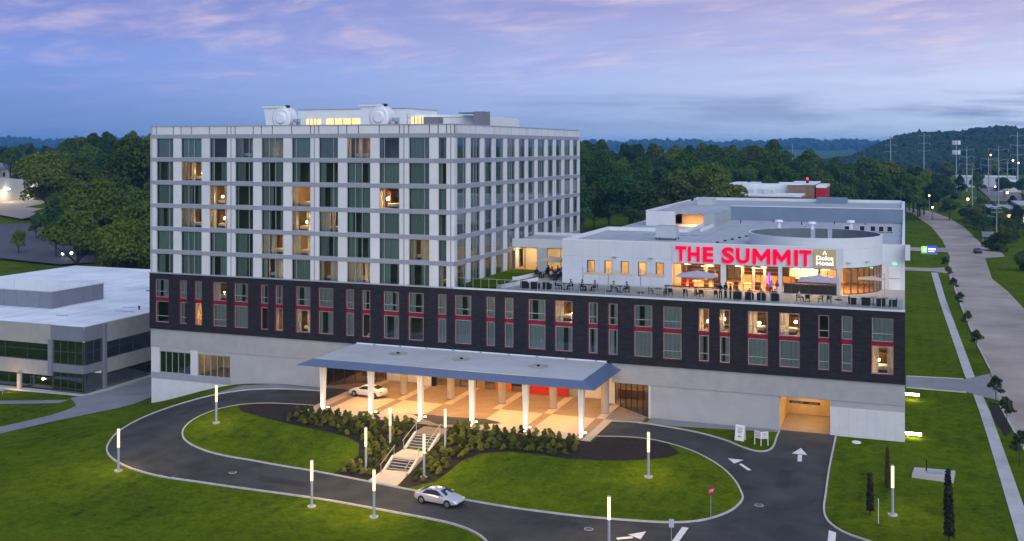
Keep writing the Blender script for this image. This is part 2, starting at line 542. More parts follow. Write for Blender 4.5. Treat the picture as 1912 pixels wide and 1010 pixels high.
class MB:
    """collects simple solids into one mesh"""

    def __init__(self):
        self.v, self.f, self.mi, self.ms = [], [], [], []

    def mid(self, m):
        if m not in self.ms:
            self.ms.append(m)
        return self.ms.index(m)

    def add(self, v, f, m):
        n = len(self.v)
        k = self.mid(m)
        self.v += [tuple(p) for p in v]
        self.f += [tuple(i + n for i in q) for q in f]
        self.mi += [k] * len(f)
        return self

    def box(self, x0, x1, y0, y1, z0, z1, m, taper=None):
        v = [(x, y, z) for z in (z0, z1) for y in (y0, y1) for x in (x0, x1)]
        if taper is not None:
            cx, cy = (x0 + x1) / 2, (y0 + y1) / 2
            v = [p if p[2] == z0 else (cx + (p[0] - cx) * taper, cy + (p[1] - cy) * taper, p[2]) for p in v]
        return self.add(v, [(0, 2, 3, 1), (4, 5, 7, 6), (0, 1, 5, 4), (2, 6, 7, 3), (0, 4, 6, 2), (1, 3, 7, 5)], m)

    def tube(self, p0, p1, r0, r1, m, n=10, cap=True):
        p0, p1 = Vector(p0), Vector(p1)
        d = (p1 - p0).normalized()
        a = d.cross(Vector((0, 0, 1)) if abs(d.z) < 0.9 else Vector((1, 0, 0))).normalized()
        b = d.cross(a)
        v = []
        for p, r in ((p0, r0), (p1, r1)):
            for i in range(n):
                t = 2 * PI * i / n
                v.append(p + a * (r * math.cos(t)) + b * (r * math.sin(t)))
        f = [(i, (i + 1) % n, n + (i + 1) % n, n + i) for i in range(n)]
        if cap:
            f += [tuple(range(n))[::-1], tuple(range(n, 2 * n))]
        return self.add(v, f, m)

    def prism(self, poly, z0, z1, m):
        n = len(poly)
        v = [(p[0], p[1], z0) for p in poly] + [(p[0], p[1], z1) for p in poly]
        f = [(i, (i + 1) % n, n + (i + 1) % n, n + i) for i in range(n)]
        f += [tuple(range(n))[::-1], tuple(range(n, 2 * n))]
        return self.add(v, f, m)

    def mesh(self, name, smooth=False):
        me = bpy.data.meshes.new(name)
        me.from_pydata(self.v, [], self.f)
        for m in self.ms:
            me.materials.append(MATS[m])
        me.polygons.foreach_set('material_index', self.mi)
        if smooth:
            me.polygons.foreach_set('use_smooth', [True] * len(self.f))
        bm = bmesh.new()
        bm.from_mesh(me)
        bmesh.ops.recalc_face_normals(bm, faces=bm.faces)
        bm.to_mesh(me)
        bm.free()
        return me

    def build(self, name, parent=None, loc=(0, 0, 0), rot=(0, 0, 0), smooth=False, world_loc=False):
        return link(name, self.mesh(name, smooth), parent, loc, rot, (1, 1, 1), world_loc)


def copy_tree(o, parent=None):
    c = o.copy()
    COL.objects.link(c)
    c.parent = parent
    for ch in list(o.children):
        copy_tree(ch, c)
    return c


# ------------------------------------------------------------------ terrain
_CT = [(-66, 0, 0), (-66, -5, 0), (-66, -11, 0), (-57, -11.5, 0), (-48, -12, 0), (-38, -11.5, 0), (-29, -11, 0), (-29, -5, 0),
       (-29, 0, 0), (-48, 0, 0), (-57, 0, 0), (-38, 0, 0), (-57, -6, 0), (-38, -6, 0), (-48, -6, 0),
       (-20, 0, 0), (-13, 0, 0), (0, 0, 0), (-7, -11, -.45), (-1, -19.5, -1.1), (-22.5, -19, -.8), (-50.5, -32.5, -2.4),
       (-44.2, -32.4, -2.5), (-73.8, -31, -2.1), (-71.5, -18, -.5), (-46.5, -24, -2.3), (-50.9, -21.3, -2.1), (-50.5, -16.5, -1.2),
       (-44.1, -22.0, -2.0), (-60, -22, -2.0), (-32, -24, -1.7), (-14, -27, -1.4), (-95.5, 0, -4.2), (-88, 0, -2.1), (-82, 0, -.6),
       (-75, 0, 0), (-107, -1, -4.2), (-92, -14, -3.0), (-110, -20, -4.4), (-140, 0, -4.6), (-140, -40, -5), (-90, -45, -3.6),
       (-60, -55, -3.3), (-30, -50, -2.4), (0, -45, -1.8), (0, -80, -2.5), (-60, -90, -4), (-160, -90, -6), (20, -30, -.9), (20, 0, 0),
       (20, 40, 0), (10, 80, 0), (20, 130, .0), (60, -30, -1), (60, 40, 0), (60, 130, 0), (0, 130, 0), (-40, 130, 0), (-100, 130, -3),
       (-160, 130, -5), (-160, 60, -5), (-100, 60, -3.6), (-100, 20, -4.2), (-40, 50, 0), (60, -90, -2), (8, -22, -.85), (8, -10, -.4), (8, 4, -.05), (8, 20, 0), (4, -14, -.6), (12, -35, -1.2)]
_P = np.array([(c[0], c[1]) for c in _CT], float)
_Z = np.array([c[2] for c in _CT], float)


def _U(r2):
    return np.where(r2 > 1e-9, 0.5 * r2 * np.log(r2 + 1e-12), 0.0)


_n = len(_P)
_A = np.zeros((_n + 3, _n + 3))
_A[:_n, :_n] = _U(((_P[:, None] - _P[None]) ** 2).sum(2)) + np.eye(_n) * 3.0
_A[:_n, _n] = 1
_A[:_n, _n + 1:] = _P
_A[_n, :_n] = 1
_A[_n + 1:, :_n] = _P.T
_W = np.linalg.solve(_A, np.r_[_Z, 0, 0, 0])


def sst(a, b, x):
    t = np.clip((x - a) / (b - a), 0, 1)
    return t * t * (3 - 2 * t)


def far_h(x, y):
    """gentle country beyond the plot: wooded rise behind, wooded rise on the left, hill on the right, ridge far off"""
    yy = y + 115.0
    rho = np.hypot(x, yy)
    th = np.degrees(np.arctan2(x, yy))
    z = -3.5 * sst(-60, -140, x) * (1 - sst(150, 330, rho))
    back = sst(250, 520, rho) * sst(-1.0, -8.0, th)
    z = z + 13.0 * back
    yard = sst(-43.0, -44.6, th)
    rise = (1 - yard) * sst(285, 430, rho) + yard * sst(440, 580, rho)
    z = z + 8.0 * rise * sst(-36, -40, th) * (1 - 0.3 * sst(600, 900, rho))
    z = z - 16.0 * sst(560, 900, rho) * back
    # hill on the right
    z = z + (40.0 * sst(-3.6, 0.8, th) + 7.0 * np.exp(-((th - 4.4) / 1.3) ** 2) - 16.0 * sst(9.0, 16.0, th)) * np.exp(-0.5 * ((rho - 1650.0) / 300.0) ** 2)
    # blue ridge
    z = z + (35.0 + 4 * np.sin(th * 0.9) + 3 * np.sin(th * 2.3 + 1)) * np.exp(-0.5 * ((rho - 4600) / 420.0) ** 2)
    return z


def near_w(x, y):
    dx = np.maximum(np.maximum(-150 - x, x - 55), 0)
    dy = np.maximum(np.maximum(-85 - y, y - 125), 0)
    return 1 - sst(0, 45, np.hypot(dx, dy))


def H_np(x, y):
    x = np.asarray(x, float)
    y = np.asarray(y, float)
    w = near_w(x, y)
    q = np.stack([x.ravel(), y.ravel()], 1)
    tps = np.zeros(len(q))
    idx = np.where(w.ravel() > 0)[0]
    for s in range(0, len(idx), 4000):
        i = idx[s:s + 4000]
        tps[i] = _U(((q[i][:, None] - _P[None]) ** 2).sum(2)) @ _W[:_n] + _W[_n] + q[i] @ _W[_n + 1:]
    return tps.reshape(x.shape) * w + far_h(x, y) * (1 - w)


def h(x, y):
    return float(H_np(np.array([x]), np.array([y]))[0])


def grid_axis(lo, a, b, hi, step, growth):
    v = list(np.arange(a, b + 1e-6, step))
    s, p = step, a
    left = []
    while p > lo:
        s *= growth
        p -= s
        left.append(max(p, lo))
    s, p = step, v[-1]
    while p < hi:
        s *= growth
        p += s
        v.append(min(p, hi))
    return np.array(left[::-1] + v)


def build_ground():
    xs = grid_axis(-6500, -112, 26, 6500, 1.0, 1.07)
    ys = grid_axis(-1500, -50, 36, 9500, 1.0, 1.06)
    X, Y = np.meshgrid(xs, ys)
    Zg = H_np(X, Y)
    # the hotel stands in its own excavation: sink the sheet under the building
    inside = (X > -95.3) & (X < -0.3) & (Y > 0.6) & (Y < 70)
    Zg = np.where(inside, Zg - 0.35, Zg)
    nx, ny = len(xs), len(ys)
    me = bpy.data.meshes.new('ground')
    v = np.stack([X.ravel(), Y.ravel(), Zg.ravel()], 1)
    i = np.arange((ny - 1) * (nx - 1))
    r, c = i // (nx - 1), i % (nx - 1)
    a = r * nx + c
    f = np.stack([a, a + 1, a + nx + 1, a + nx], 1)
    me.from_pydata(v.tolist(), [], f.tolist())
    me.polygons.foreach_set('use_smooth', [True] * len(f))
    me.materials.append(MATS['grass'])
    tag(link('ground', me), kind='structure')


build_ground()


def smooth_line(pts, n=4, closed=False):
    P = [Vector((p[0], p[1])) for p in pts]
    out = []
    m = len(P)
    rng = range(m if closed else m - 1)
    for i in rng:
        p0 = P[(i - 1) % m] if (closed or i > 0) else P[0] * 2 - P[1]
        p1, p2 = P[i], P[(i + 1) % m]
        p3 = P[(i + 2) % m] if (closed or i + 2 < m) else p2 * 2 - p1
        for k in range(n):
            t = k / n
            q = 0.5 * ((2 * p1) + (p2 - p0) * t + (2 * p0 - 5 * p1 + 4 * p2 - p3) * t * t + (3 * p1 - p0 - 3 * p2 + p3) * t ** 3)
            out.append((q.x, q.y))
    if not closed:
        out.append((P[-1].x, P[-1].y))
    return out


def inside_poly(px, py, poly):
    r = np.zeros(len(px), bool)
    n = len(poly)
    for i in range(n):
        x0, y0 = poly[i]
        x1, y1 = poly[(i + 1) % n]
        c = ((y0 > py) != (y1 > py))
        with np.errstate(divide='ignore', invalid='ignore'):
            xi = (x1 - x0) * (py - y0) / (y1 - y0 + 1e-12) + x0
        r ^= c & (px < xi)
    return r


def drape(name, poly, off, m, step=1.5, parent=None, kind='structure', thick=0.0):
    """flat-lying sheet that follows the ground"""
    poly = [tuple(p) for p in poly]
    xs, ys = [p[0] for p in poly], [p[1] for p in poly]
    gx, gy = np.meshgrid(np.arange(min(xs), max(xs), step), np.arange(min(ys), max(ys), step))
    gx, gy = gx.ravel(), gy.ravel()
    k = inside_poly(gx, gy, poly)
    pts = [Vector(p) for p in poly] + [Vector((a, b)) for a, b in zip(gx[k], gy[k])]
    n = len(poly)
    vo, eo, fo, *_ = delaunay_2d_cdt(pts, [(i, (i + 1) % n) for i in range(n)], [], 1, 1e-4)
    vx = np.array([p.x for p in vo])
    vy = np.array([p.y for p in vo])
    vz = H_np(vx, vy) + off
    me = bpy.data.meshes.new(name)
    me.from_pydata(np.stack([vx, vy, vz], 1).tolist(), [], [tuple(q) for q in fo])
    me.polygons.foreach_set('use_smooth', [True] * len(me.polygons))
    me.materials.append(MATS[m])
    bm = bmesh.new()
    bm.from_mesh(me)
    for fc in bm.faces:
        if fc.normal.z < 0:
            fc.normal_flip()
    bm.to_mesh(me)
    bm.free()
    o = link(name, me, parent)
    if parent is None:
        tag(o, kind=kind)
    return o


def kerb_strip(name, line, m='kerb', w=0.16, lo=0.0, hi=0.15, closed=False, parent=None):
    """raised kerb swept along a line"""
    P = [Vector((p[0], p[1], 0)) for p in line]
    n = len(P)
    v, f = [], []
    zs = H_np(np.array([p.x for p in P]), np.array([p.y for p in P]))
    for i, p in enumerate(P):
        a = P[(i - 1) % n] if (closed or i > 0) else p
        b = P[(i + 1) % n] if (closed or i < n - 1) else p
        d = (b - a).normalized()
        nr = Vector((-d.y, d.x, 0)) * (w / 2)
        for q, z in ((p - nr, lo), (p - nr, hi), (p + nr, hi), (p + nr, lo)):
            v.append((q.x, q.y, zs[i] + z))
    for i in range(n if closed else n - 1):
        j = (i + 1) % n
        for k in range(3):
            f.append((i * 4 + k, j * 4 + k, j * 4 + k + 1, i * 4 + k + 1))
    me = bpy.data.meshes.new(name)
    me.from_pydata(v, [], f)
    me.materials.append(MATS[m])
    o = link(name, me, parent)
    if parent is None:
        tag(o, kind='structure')
    return o


# ------------------------------------------------------------------ drive, islands, paths
OUTER = smooth_line([(-67.9, -1.8), (-72.1, -2.5), (-76.1, -3.6), (-79.1, -5.0), (-81.7, -7.0), (-83.5, -9.8), (-84.3, -13.0), (-84.1, -16.5),
                     (-82.9, -20.7), (-81.0, -24.2), (-79.4, -26.3), (-77.1, -28.2), (-74.1, -29.7), (-70.9, -30.5), (-68.1, -30.7),
                     (-62.8, -30.3), (-56.9, -30.0), (-50.8, -30.2), (-45.1, -30.6), (-39.4, -31.3), (-36.5, -32.0), (-34.3, -33.1),
                     (-32.6, -34.6), (-30.5, -37.5), (-29.0, -42.0), (-28.5, -50.0)], 3)
GAR_R = smooth_line([(-6.8, -0.2), (-6.8, -4.9), (-6.8, -11.2), (-6.7, -16.6), (-6.6, -20.6), (-6.1, -23.0), (-5.0, -24.7), (-3.7, -25.7),
                     (-1.5, -26.8), (3.0, -28.2), (9.0, -29.6)], 3)
UPPER_R = smooth_line([(-30.4, -2.8), (-27.6, -2.4), (-24.5, -2.9), (-20.8, -3.9), (-17.7, -5.5), (-15.9, -7.0), (-14.5, -7.9), (-13.5, -8.0),
                       (-12.8, -7.2), (-12.55, -5.5), (-12.6, -2.8), (-12.6, -0.3)], 3)
INNER = smooth_line([(-64.6, -8.7), (-66.6, -8.9), (-69.2, -9.3), (-71.7, -10.0), (-73.9, -11.3), (-75.3, -13.5), (-75.6, -16.5), (-74.8, -19.4),
                     (-73.4, -21.5), (-71.6, -22.9), (-68.8, -23.9), (-65.9, -24.1), (-62.4, -23.7), (-57.4, -23.5), (-52.3, -23.9),
                     (-48.3, -24.5), (-45.5, -25.0), (-42.0, -25.7), (-37.8, -26.5), (-33.3, -27.2), (-30.7, -27.5), (-27.6, -27.8),
                     (-25.2, -27.9), (-21.9, -27.8), (-19.1, -27.5), (-17.0, -26.8), (-15.4, -25.5), (-14.1, -23.4), (-13.55, -20.9),
                     (-13.9, -19.2), (-14.8, -16.8), (-16.3, -14.2), (-18.2, -12.0), (-20.2, -10.3), (-22.7, -9.0), (-25.0, -8.4),
                     (-27.2, -8.6), (-30.3, -9.6)], 3)
road = drape('drive_road', OUTER + [(12.0, -50.0), (12.0, -36.0), (9.0, -29.7)] + GAR_R[::-1][1:] + [(-6.8, 0.25), (-12.6, 0.25)]
             + UPPER_R[::-1][1:] + [(-30.4, 0.2), (-67.9, 0.2)], 0.035, 'asphalt', 1.4)
drape('island_lawn', INNER + [(-30.3, -11.5), (-64.6, -11.5)], 0.13, 'grass', 1.2)
drape('wedge_lawn', [p for p in UPPER_R if p[1] < -2.55 or p[0] > -13.5] + [(-12.7, -1.0), (-19.0, -2.0), (-22.5, -2.5)], 0.12, 'grass', 1.2)
drape('wall_walk', [(-26.6, -2.35), (-24.5, -2.75), (-22.3, -2.45), (-19.0, -1.95), (-12.75, -0.95), (-12.75, -0.12), (-26.6, -0.12)], 0.10, 'path_grey', 1.0)
kerb_strip('kerb_outer', OUTER)
kerb_strip('kerb_island', INNER, hi=0.16)
kerb_strip('kerb_garage', GAR_R)
kerb_strip('kerb_wedge', UPPER_R)
# service walk along the wall at the left and the drain grate in the drive edge
drape('wall_walk', [(-68.4, -1.6), (-72.1, -2.1), (-76.1, -3.1), (-79.3, -4.4), (-81.6, -5.6), (-80.0, -1.4), (-76.0, -0.4), (-68.4, -0.15)], 0.06, 'path_grey', 1.0)

BED_L = [(-66.6, -9.15), (-69.2, -9.6), (-71.7, -10.4), (-73.3, -11.6), (-71.6, -13.4), (-67.9, -14.6), (-63.9, -15.2), (-59.7, -15.5), (-56.3, -16.0),
         (-54.2, -17.0), (-53.1, -19.2), (-53.2, -22.0), (-53.5, -23.5), (-49.3, -24.2), (-48.75, -21.5), (-48.75, -14.2), (-48.75, -11.6), (-64.9, -11.6), (-64.9, -9.0)]
BED_R = [(-46.15, -11.6), (-46.15, -21.5), (-45.6, -24.75), (-44.6, -24.9), (-42.6, -23.2), (-42.1, -20.5), (-41.7, -18.5), (-40.2, -16.8), (-37.6, -16.0), (-34.8, -16.1),
         (-31.3, -16.3), (-28.0, -16.0), (-24.0, -14.7), (-21.9, -13.2), (-21.0, -11.6), (-22.7, -9.4), (-25.0, -8.8), (-27.2, -9.0), (-30.0, -9.9), (-30.2, -11.6)]
drape('mulch_bed', BED_L, 0.165, 'mulch', 0.8)
drape('mulch_bed', BED_R, 0.165, 'mulch', 0.8)
# side lawn walk, drive and street on the right
drape('sidewalk', [(7.4, 36.6), (7.8, 26.8), (8.0, 16.0), (8.1, 4.4), (8.2, -6.3), (8.3, -14.8), (8.4, -22.6), (8.6, -40.0), (10.0, -40.0), (9.75, -22.6), (9.55, -14.0), (9.4, -6.0), (9.25, 4.8), (9.15, 15.1), (8.9, 24.5), (8.6, 37.0), (7.6, 110.0), (7.4, 158.0),
                       (5.9, 158.0), (6.3, 110.0)][::-1], 0.05, 'sidewalk', 2.0)
STREET = [(11.2, -60.0), (11.2, 1.0), (10.7, 12.0), (10.4, 24.0), (10.8, 41.0), (10.3, 62.0), (9.9, 103.0), (9.6, 160.0), (11.6, 198.0), (11.4, 253.0),
          (9.4, 315.0), (3.0, 400.0), (-9.0, 440.0), (2.0, 444.0), (11.5, 420.0), (17.5, 373.0), (21.0, 316.0), (22.5, 240.0), (26.0, 225.0), (26.0, 205.0),
          (20.5, 198.0), (18.8, 150.0), (20.3, 127.0), (21.0, 100.0), (24.0, 40.0), (26.0, -60.0)]
drape('street', STREET, 0.05, 'street', 4.0)
drape('side_drive', [(0.1, 25.9), (0.1, 32.5), (7.2, 33.5), (10.6, 38.5), (10.6, 22.5), (7.2, 25.8)], 0.065, 'path_grey', 2.0)
drape('side_drive', [(-8.0, 160.0), (-8.0, 168.0), (6.5, 168.0), (11.2, 172.0), (9.7, 157.0), (6.5, 160.0)], 0.065, 'street', 2.0)
drape('side_drive', [(-10.0, 214.0), (-10.0, 222.0), (11.9, 226.0), (11.9, 212.0)], 0.065, 'street', 3.0)
kerb_strip('kerb_street', [(10.4, 21.0), (10.75, 12.0), (11.25, 1.0), (11.25, -40.0)], w=0.2)
kerb_strip('kerb_street', [(10.1, 157.0), (10.0, 103.0), (10.35, 62.0), (10.85, 41.5)], w=0.2)
kerb_strip('kerb_drive', [(0.15, 25.8), (7.1, 25.75)])
kerb_strip('kerb_drive', [(0.15, 32.6), (7.1, 33.6)])
# footpath on the lower left and the service court beside the glass building
drape('footpath', smooth_line([(-97.0, 10.0), (-98.0, 3.0), (-97.5, -4.0), (-99.5, -12.0), (-101.0, -17.5), (-103.0, -24.0), (-106.5, -23.0), (-104.5, -16.0),
                               (-103.2, -10.0), (-104.0, -4.5), (-107.2, -2.2), (-107.4, 0.2), (-106.9, 16.0), (-96.6, 16.0)], 2), 0.06, 'path_grey', 2.0)
drape('footpath', [(-107.0, -2.6), (-107.0, -4.6), (-116.0, -8.0), (-128.0, -8.5), (-128.0, -6.5), (-116.0, -6.0)], 0.075, 'path_grey', 2.0)
drape('car_park', [(-330, 165), (-342, 200), (-306, 214), (-255, 172), (-272, 150)], 0.7, 'lot_pale', 6.0)
drape('car_park', [(-262, 146), (-225, 150), (-185, 118), (-200, 92), (-240, 92), (-290, 118)], 0.6, 'lot_dark', 6.0)


def road_arrow(tip, head, w_head, tail, w_tail):
    """painted arrow: triangular head plus straight tail"""
    t, q = Vector(tip), Vector(head)
    d = (t - q).normalized()
    n = Vector((-d.y, d.x))
    a, b = q + n * w_head, q - n * w_head
    drape('arrow_head', [tuple(t), tuple(a), tuple(b)], 0.05, 'lane_paint', 1.0, parent=road)
    ts, te = Vector(tail[0]), Vector(tail[1])
    d2 = (te - ts).normalized()
    n2 = Vector((-d2.y, d2.x)) * w_tail
    drape('arrow_tail', [tuple(ts + n2), tuple(te + n2), tuple(te - n2), tuple(ts - n2)], 0.05, 'lane_paint', 1.0, parent=road)


road_arrow((-9.9, -5.5), (-9.85, -7.5), 0.75, ((-9.8, -7.6), (-9.65, -9.6)), 0.2)
road_arrow((-16.35, -11.1), (-15.2, -11.7), 0.75, ((-15.0, -12.2), (-13.9, -13.6)), 0.17)
road_arrow((-20.2, -29.6), (-20.9, -30.9), 0.7, ((-21.0, -31.0), (-22.2, -31.6)), 0.2)
drape('stop_line', [(-17.5, -27.95), (-16.95, -28.0), (-17.35, -33.0), (-17.9, -33.0)], 0.05, 'lane_paint', 1.0, parent=road)
drape('stop_line', [(-5.9, -24.9), (-5.3, -25.2), (-5.2, -30.0), (-5.8, -30.0)], 0.05, 'lane_paint', 1.0, parent=road)
g = MB()
gz = h(-68.3, -30.2)
g.box(-0.75, 0.75, -0.45, 0.45, 0, 0.05, 'brick_tan')
for k in range(6):
    g.box(-0.65, 0.65, -0.37 + k * 0.14, -0.30 + k * 0.14, 0.05, 0.08, 'step_riser')
tag(g.build('drain_grate', None, (-68.3, -30.25, gz + 0.05)), 'rusty storm drain grate at the kerb of the loop drive', 'drain')

# ------------------------------------------------------------------ the hotel
rng = random.Random(7)
Z_T, Z_D, Z_ROOF = 13.55, 5.95, 33.2         # terrace level, underside of the charcoal storeys, tower parapet
XL, XT = -95.54, -50.71                      # left end of the front, right corner of the tower
YB = 51.5                                    # back of the tower
hotel = thing('hotel_building', 'large hotel: white gridded tower on a long charcoal podium with red-edged windows', 'hotel', (-48.0, 0.0, 0.0))


def frame_mesh(w, hh, mull, bar=0.07, depth=0.12, m='frame_alu', rails=()):
    k = MB()
    k.box(0, w, 0, depth, 0, bar, m)
    k.box(0, w, 0, depth, hh - bar, hh, m)
    xs = [0] + [q * w for q in mull] + [w]
    for i, q in enumerate(xs):
        a = min(max(q - bar / 2, 0), w - bar)
        k.box(a, a + bar, 0.004, depth - 0.004, bar, hh - bar, m)
    for zr in rails:
        k.box(bar, w - bar, 0.008, depth - 0.008, zr * hh - bar / 2, zr * hh + bar / 2, m)
    return k.mesh('window_frame')


def pane_mesh(w, hh, m):
    me = bpy.data.meshes.new('pane')
    me.from_pydata([(0, 0, 0), (w, 0, 0), (w, 0, hh), (0, 0, hh)], [], [(0, 1, 2, 3)])
    me.materials.append(MATS[m])
    return me


_CURT = {}


def curtain_mesh(w, hh, m='curtain'):
    key = (round(w, 1), round(hh, 1), m)
    if key not in _CURT:
        n = max(8, int(w / 0.075))
        v, f = [], []
        r = random.Random(int(w * 100))
        ph = 0.0
        for i in range(n + 1):
            ph += r.uniform(0.7, 1.5)
            yy = 0.07 * math.sin(ph)
            v += [(key[0] * i / n, yy * 0.8, 0), (key[0] * i / n, yy, key[1])]
        for i in range(n):
            f.append((i * 2, i * 2 + 2, i * 2 + 3, i * 2 + 1))
        me = bpy.data.meshes.new('curtain')
        me.from_pydata(v, [], f)
        me.polygons.foreach_set('use_smooth', [True] * len(f))
        me.materials.append(MATS[m])
        _CURT[key] = me
    return _CURT[key]


_LAMP = {}


def lamp_mesh(r=0.2, hh=0.3, m='room_lamp'):
    key = (r, hh, m)
    if key not in _LAMP:
        k = MB()
        k.tube((0, 0, -0.55), (0, 0, 0), 0.02, 0.02, 'wood_dark', 6)
        k.tube((0, 0, 0), (0, 0, hh), r, r * 0.7, m, 10)
        _LAMP[key] = k.mesh('table_lamp')
    return _LAMP[key]


_WIN = {}


def window(parent, x, y, z, w, hh, mull, side=False, gmat='pane_glass', fmat='frame_alu', lit=None, cover=None, rails=(), cm='curtain', cd=0.36):
    """framed window with its panes, curtains and, if somebody is in, a lamp; side=True turns it to face +X"""
    k = (round(w, 2), round(hh, 2), tuple(mull), gmat, fmat, tuple(rails))
    if k not in _WIN:
        edges = [0] + [q * w for q in mull] + [w]
        zs = [0] + [q * hh for q in rails] + [hh]
        panes = []
        for i in range(len(edges) - 1):
            for j in range(len(zs) - 1):
                panes.append((edges[i] + 0.03, zs[j] + 0.03, pane_mesh(edges[i + 1] - edges[i] - 0.06, zs[j + 1] - zs[j] - 0.06, gmat)))
        _WIN[k] = (frame_mesh(w, hh, mull, m=fmat, rails=rails), panes)
    fm, panes = _WIN[k]
    rot = (0, 0, PI / 2) if side else (0, 0, 0)
    wo = link('window', fm, parent, (x, y, z), rot, world_loc=True)
    for px, pz, pm in panes:
        link('pane', pm, wo, (px, 0.05, pz))
    if cover is None:
        t = rng.random()
        cover = [(0, 1)] if t < 0.45 else [(0, rng.uniform(.35, .6)), (rng.uniform(.68, .85), 1)] if t < 0.75 else \
            [(0, rng.uniform(.15, .3)), (rng.uniform(.42, .6), 1)] if t < 0.92 else [(0, .12), (.86, 1)]
    for a, b in cover:
        cw = round((b - a) * w - 0.04, 1)
        if cw > 0.15:
            link('curtain', curtain_mesh(cw, hh - 0.08, cm), wo, (a * w + 0.03, cd, 0.04))
    if lit is not None:
        u, s = lit
        link('lamp', lamp_mesh(0.13 * s, 0.22 * s), wo, (u * w, rng.uniform(0.9, 2.6), rng.uniform(0.75, 1.25)))
        if w > 1.6:
            link('bed', cube_mesh('sign_white'), wo, (w * 0.5, 1.7, 0.42), (0, 0, 0), (w * 0.55, 1.5, 0.35))
            link('headboard', cube_mesh('wood_dark'), wo, (w * (0.3 + 0.4 * rng.random()), 3.6, 1.0), (0, 0, 0), (1.3, 0.1, 1.1))
            if rng.random() < 0.5:
                link('wardrobe', cube_mesh('wood_dark'), wo, (w * 0.12, 2.4, 1.1), (0, 0, 0), (0.5, 1.0, 2.1))
    return wo


# --- tower: bays repeat every 12.6 m as three windows
FRONT_G = [-94.57, -81.97, -69.41, -56.79]
T1, T2, T3 = (0.0, 2.79, [0.76]), (4.02, 3.33, [0.36, 0.64]), (8.57, 2.78, [0.25])
ROWS = [31.6 - 3.1 * i for i in range(6)]     # window heads
WH = 2.58
fb = []       # front window spans
for gi, gx in enumerate(FRONT_G):
    for ti, (dx, w, mu) in enumerate((T1, T2, T3)):
        if gi == 3 and ti == 1:
            fb.append((-52.83, -51.73, []))
            break
        fb.append((gx + dx, gx + dx + w, mu))
SIDE_G = [0.90, 13.66, 26.33, 39.16]
S1, S2, S3 = (0.0, 2.92, [0.76]), (4.22, 3.22, [0.36, 0.64]), (8.78, 2.72, [0.25])
sb = []
for gy in SIDE_G:
    for dx, w, mu in (S1, S2, S3):
        sb.append((gy + dx, gy + dx + w, mu))
LIT_F = {(0, 7): (0.22, 1.0), (1, 1): (0.8, 1.05), (2, 2): (0.5, 0.8), (2, 5): (0.72, 1.25), (2, 8): (0.22, 1.2), (3, 1): (0.8, 0.95), (3, 2): (0.5, 0.95),
         (3, 5): (0.6, 0.95), (3, 6): (0.8, 0.75), (4, 4): (0.75, 0.85), (4, 5): (0.62, 1.0), (4, 9): (0.85, 0.7), (5, 4): (0.8, 0.6), (5, 6): (0.55, 0.5), (5, 7): (0.72, 0.8),
         (0, 3): (0.7, 0.4), (0, 4): (0.6, 0.35)}
COV_F = {(0, 7): [(0, .12), (.42, .62)], (1, 1): [(0, .2), (.4, .6)], (2, 2): [(0, .3), (.72, 1)], (2, 5): [(0, .28)], (2, 8): [(0, .12)], (3, 1): [(0, .55)],
         (3, 2): [(0, .3), (.74, 1)], (3, 5): [(0, .3), (.7, 1)], (3, 6): [(0, .5), (.6, .8)], (4, 5): [(0, .4), (.75, 1)], (4, 4): [(0, .3), (.35, .55), (.85, 1)],
         (0, 2): [(0, .22)], (1, 6): [(0, .3)], (4, 6): [(0, .45), (.7, 1)]}
LIT_S = {(0, 4): (0.2, 0.5), (5, 0): (0.5, 0.4)}
PT = 0.16       # panel thickness
for r, zt in enumerate(ROWS):
    zb = zt - WH
    for c, (x0, x1, mu) in enumerate(fb):
        window(hotel, x0, 0.10, zb, x1 - x0, WH, mu, lit=LIT_F.get((r, c)), cover=COV_F.get((r, c)))
    for c, (y0, y1, mu) in enumerate(sb):
        window(hotel, XT - 0.10, y0, zb, y1 - y0, WH, mu, side=True, lit=LIT_S.get((r, c)))
    # white panels between the windows, with a slim grey joint at each bay line
    edges = [XL] + [q for s in fb for q in s[:2]] + [XT - 0.0]
    for k in range(0, len(edges), 2):
        a, b = edges[k], edges[k + 1]
        if k in (0, 6, 12, 18, 22):
            jx = (a + b) / 2 if k not in (0, 22) else (a + 0.22 if k == 0 else b - 0.45)
            B('facade_panel', hotel, a, jx - 0.09, 0.0, PT, zb, zt, 'white_panel')
            B('facade_panel', hotel, jx + 0.09, b, 0.0, PT, zb, zt, 'white_panel')
        else:
            B('facade_panel', hotel, a, b, 0.0, PT, zb, zt, 'white_panel')
    edges = [0.0 + PT] + [q for s in sb for q in s[:2]] + [YB]
    for k in range(0, len(edges), 2):
        a, b = edges[k], edges[k + 1]
        if k in (0, 6, 12, 18):
            jx = (a + b) / 2
            B('facade_panel', hotel, XT - PT, XT, a, jx - 0.08, zb, zt, 'white_panel')
            B('facade_panel', hotel, XT - PT, XT, jx + 0.08, b, zb, zt, 'white_panel')
        else:
            B('facade_panel', hotel, XT - PT, XT, a, b, zb, zt, 'white_panel')
    # grey floor band over each row (the lowest row stands on the terrace line)
    B('floor_band', hotel, XL - 0.02, XT + 0.03, -0.03, PT + 0.05, zt, zt + 0.52, 'band_grey')
    B('floor_band', hotel, XT - PT - 0.05, XT + 0.03, PT + 0.06, YB + 0.02, zt, zt + 0.52, 'band_grey')
    B('floor_slab', hotel, XL + 0.2, XT - 0.2, 0.25, YB - 0.2, zb - 0.30, zb - 0.03, 'room_wall')
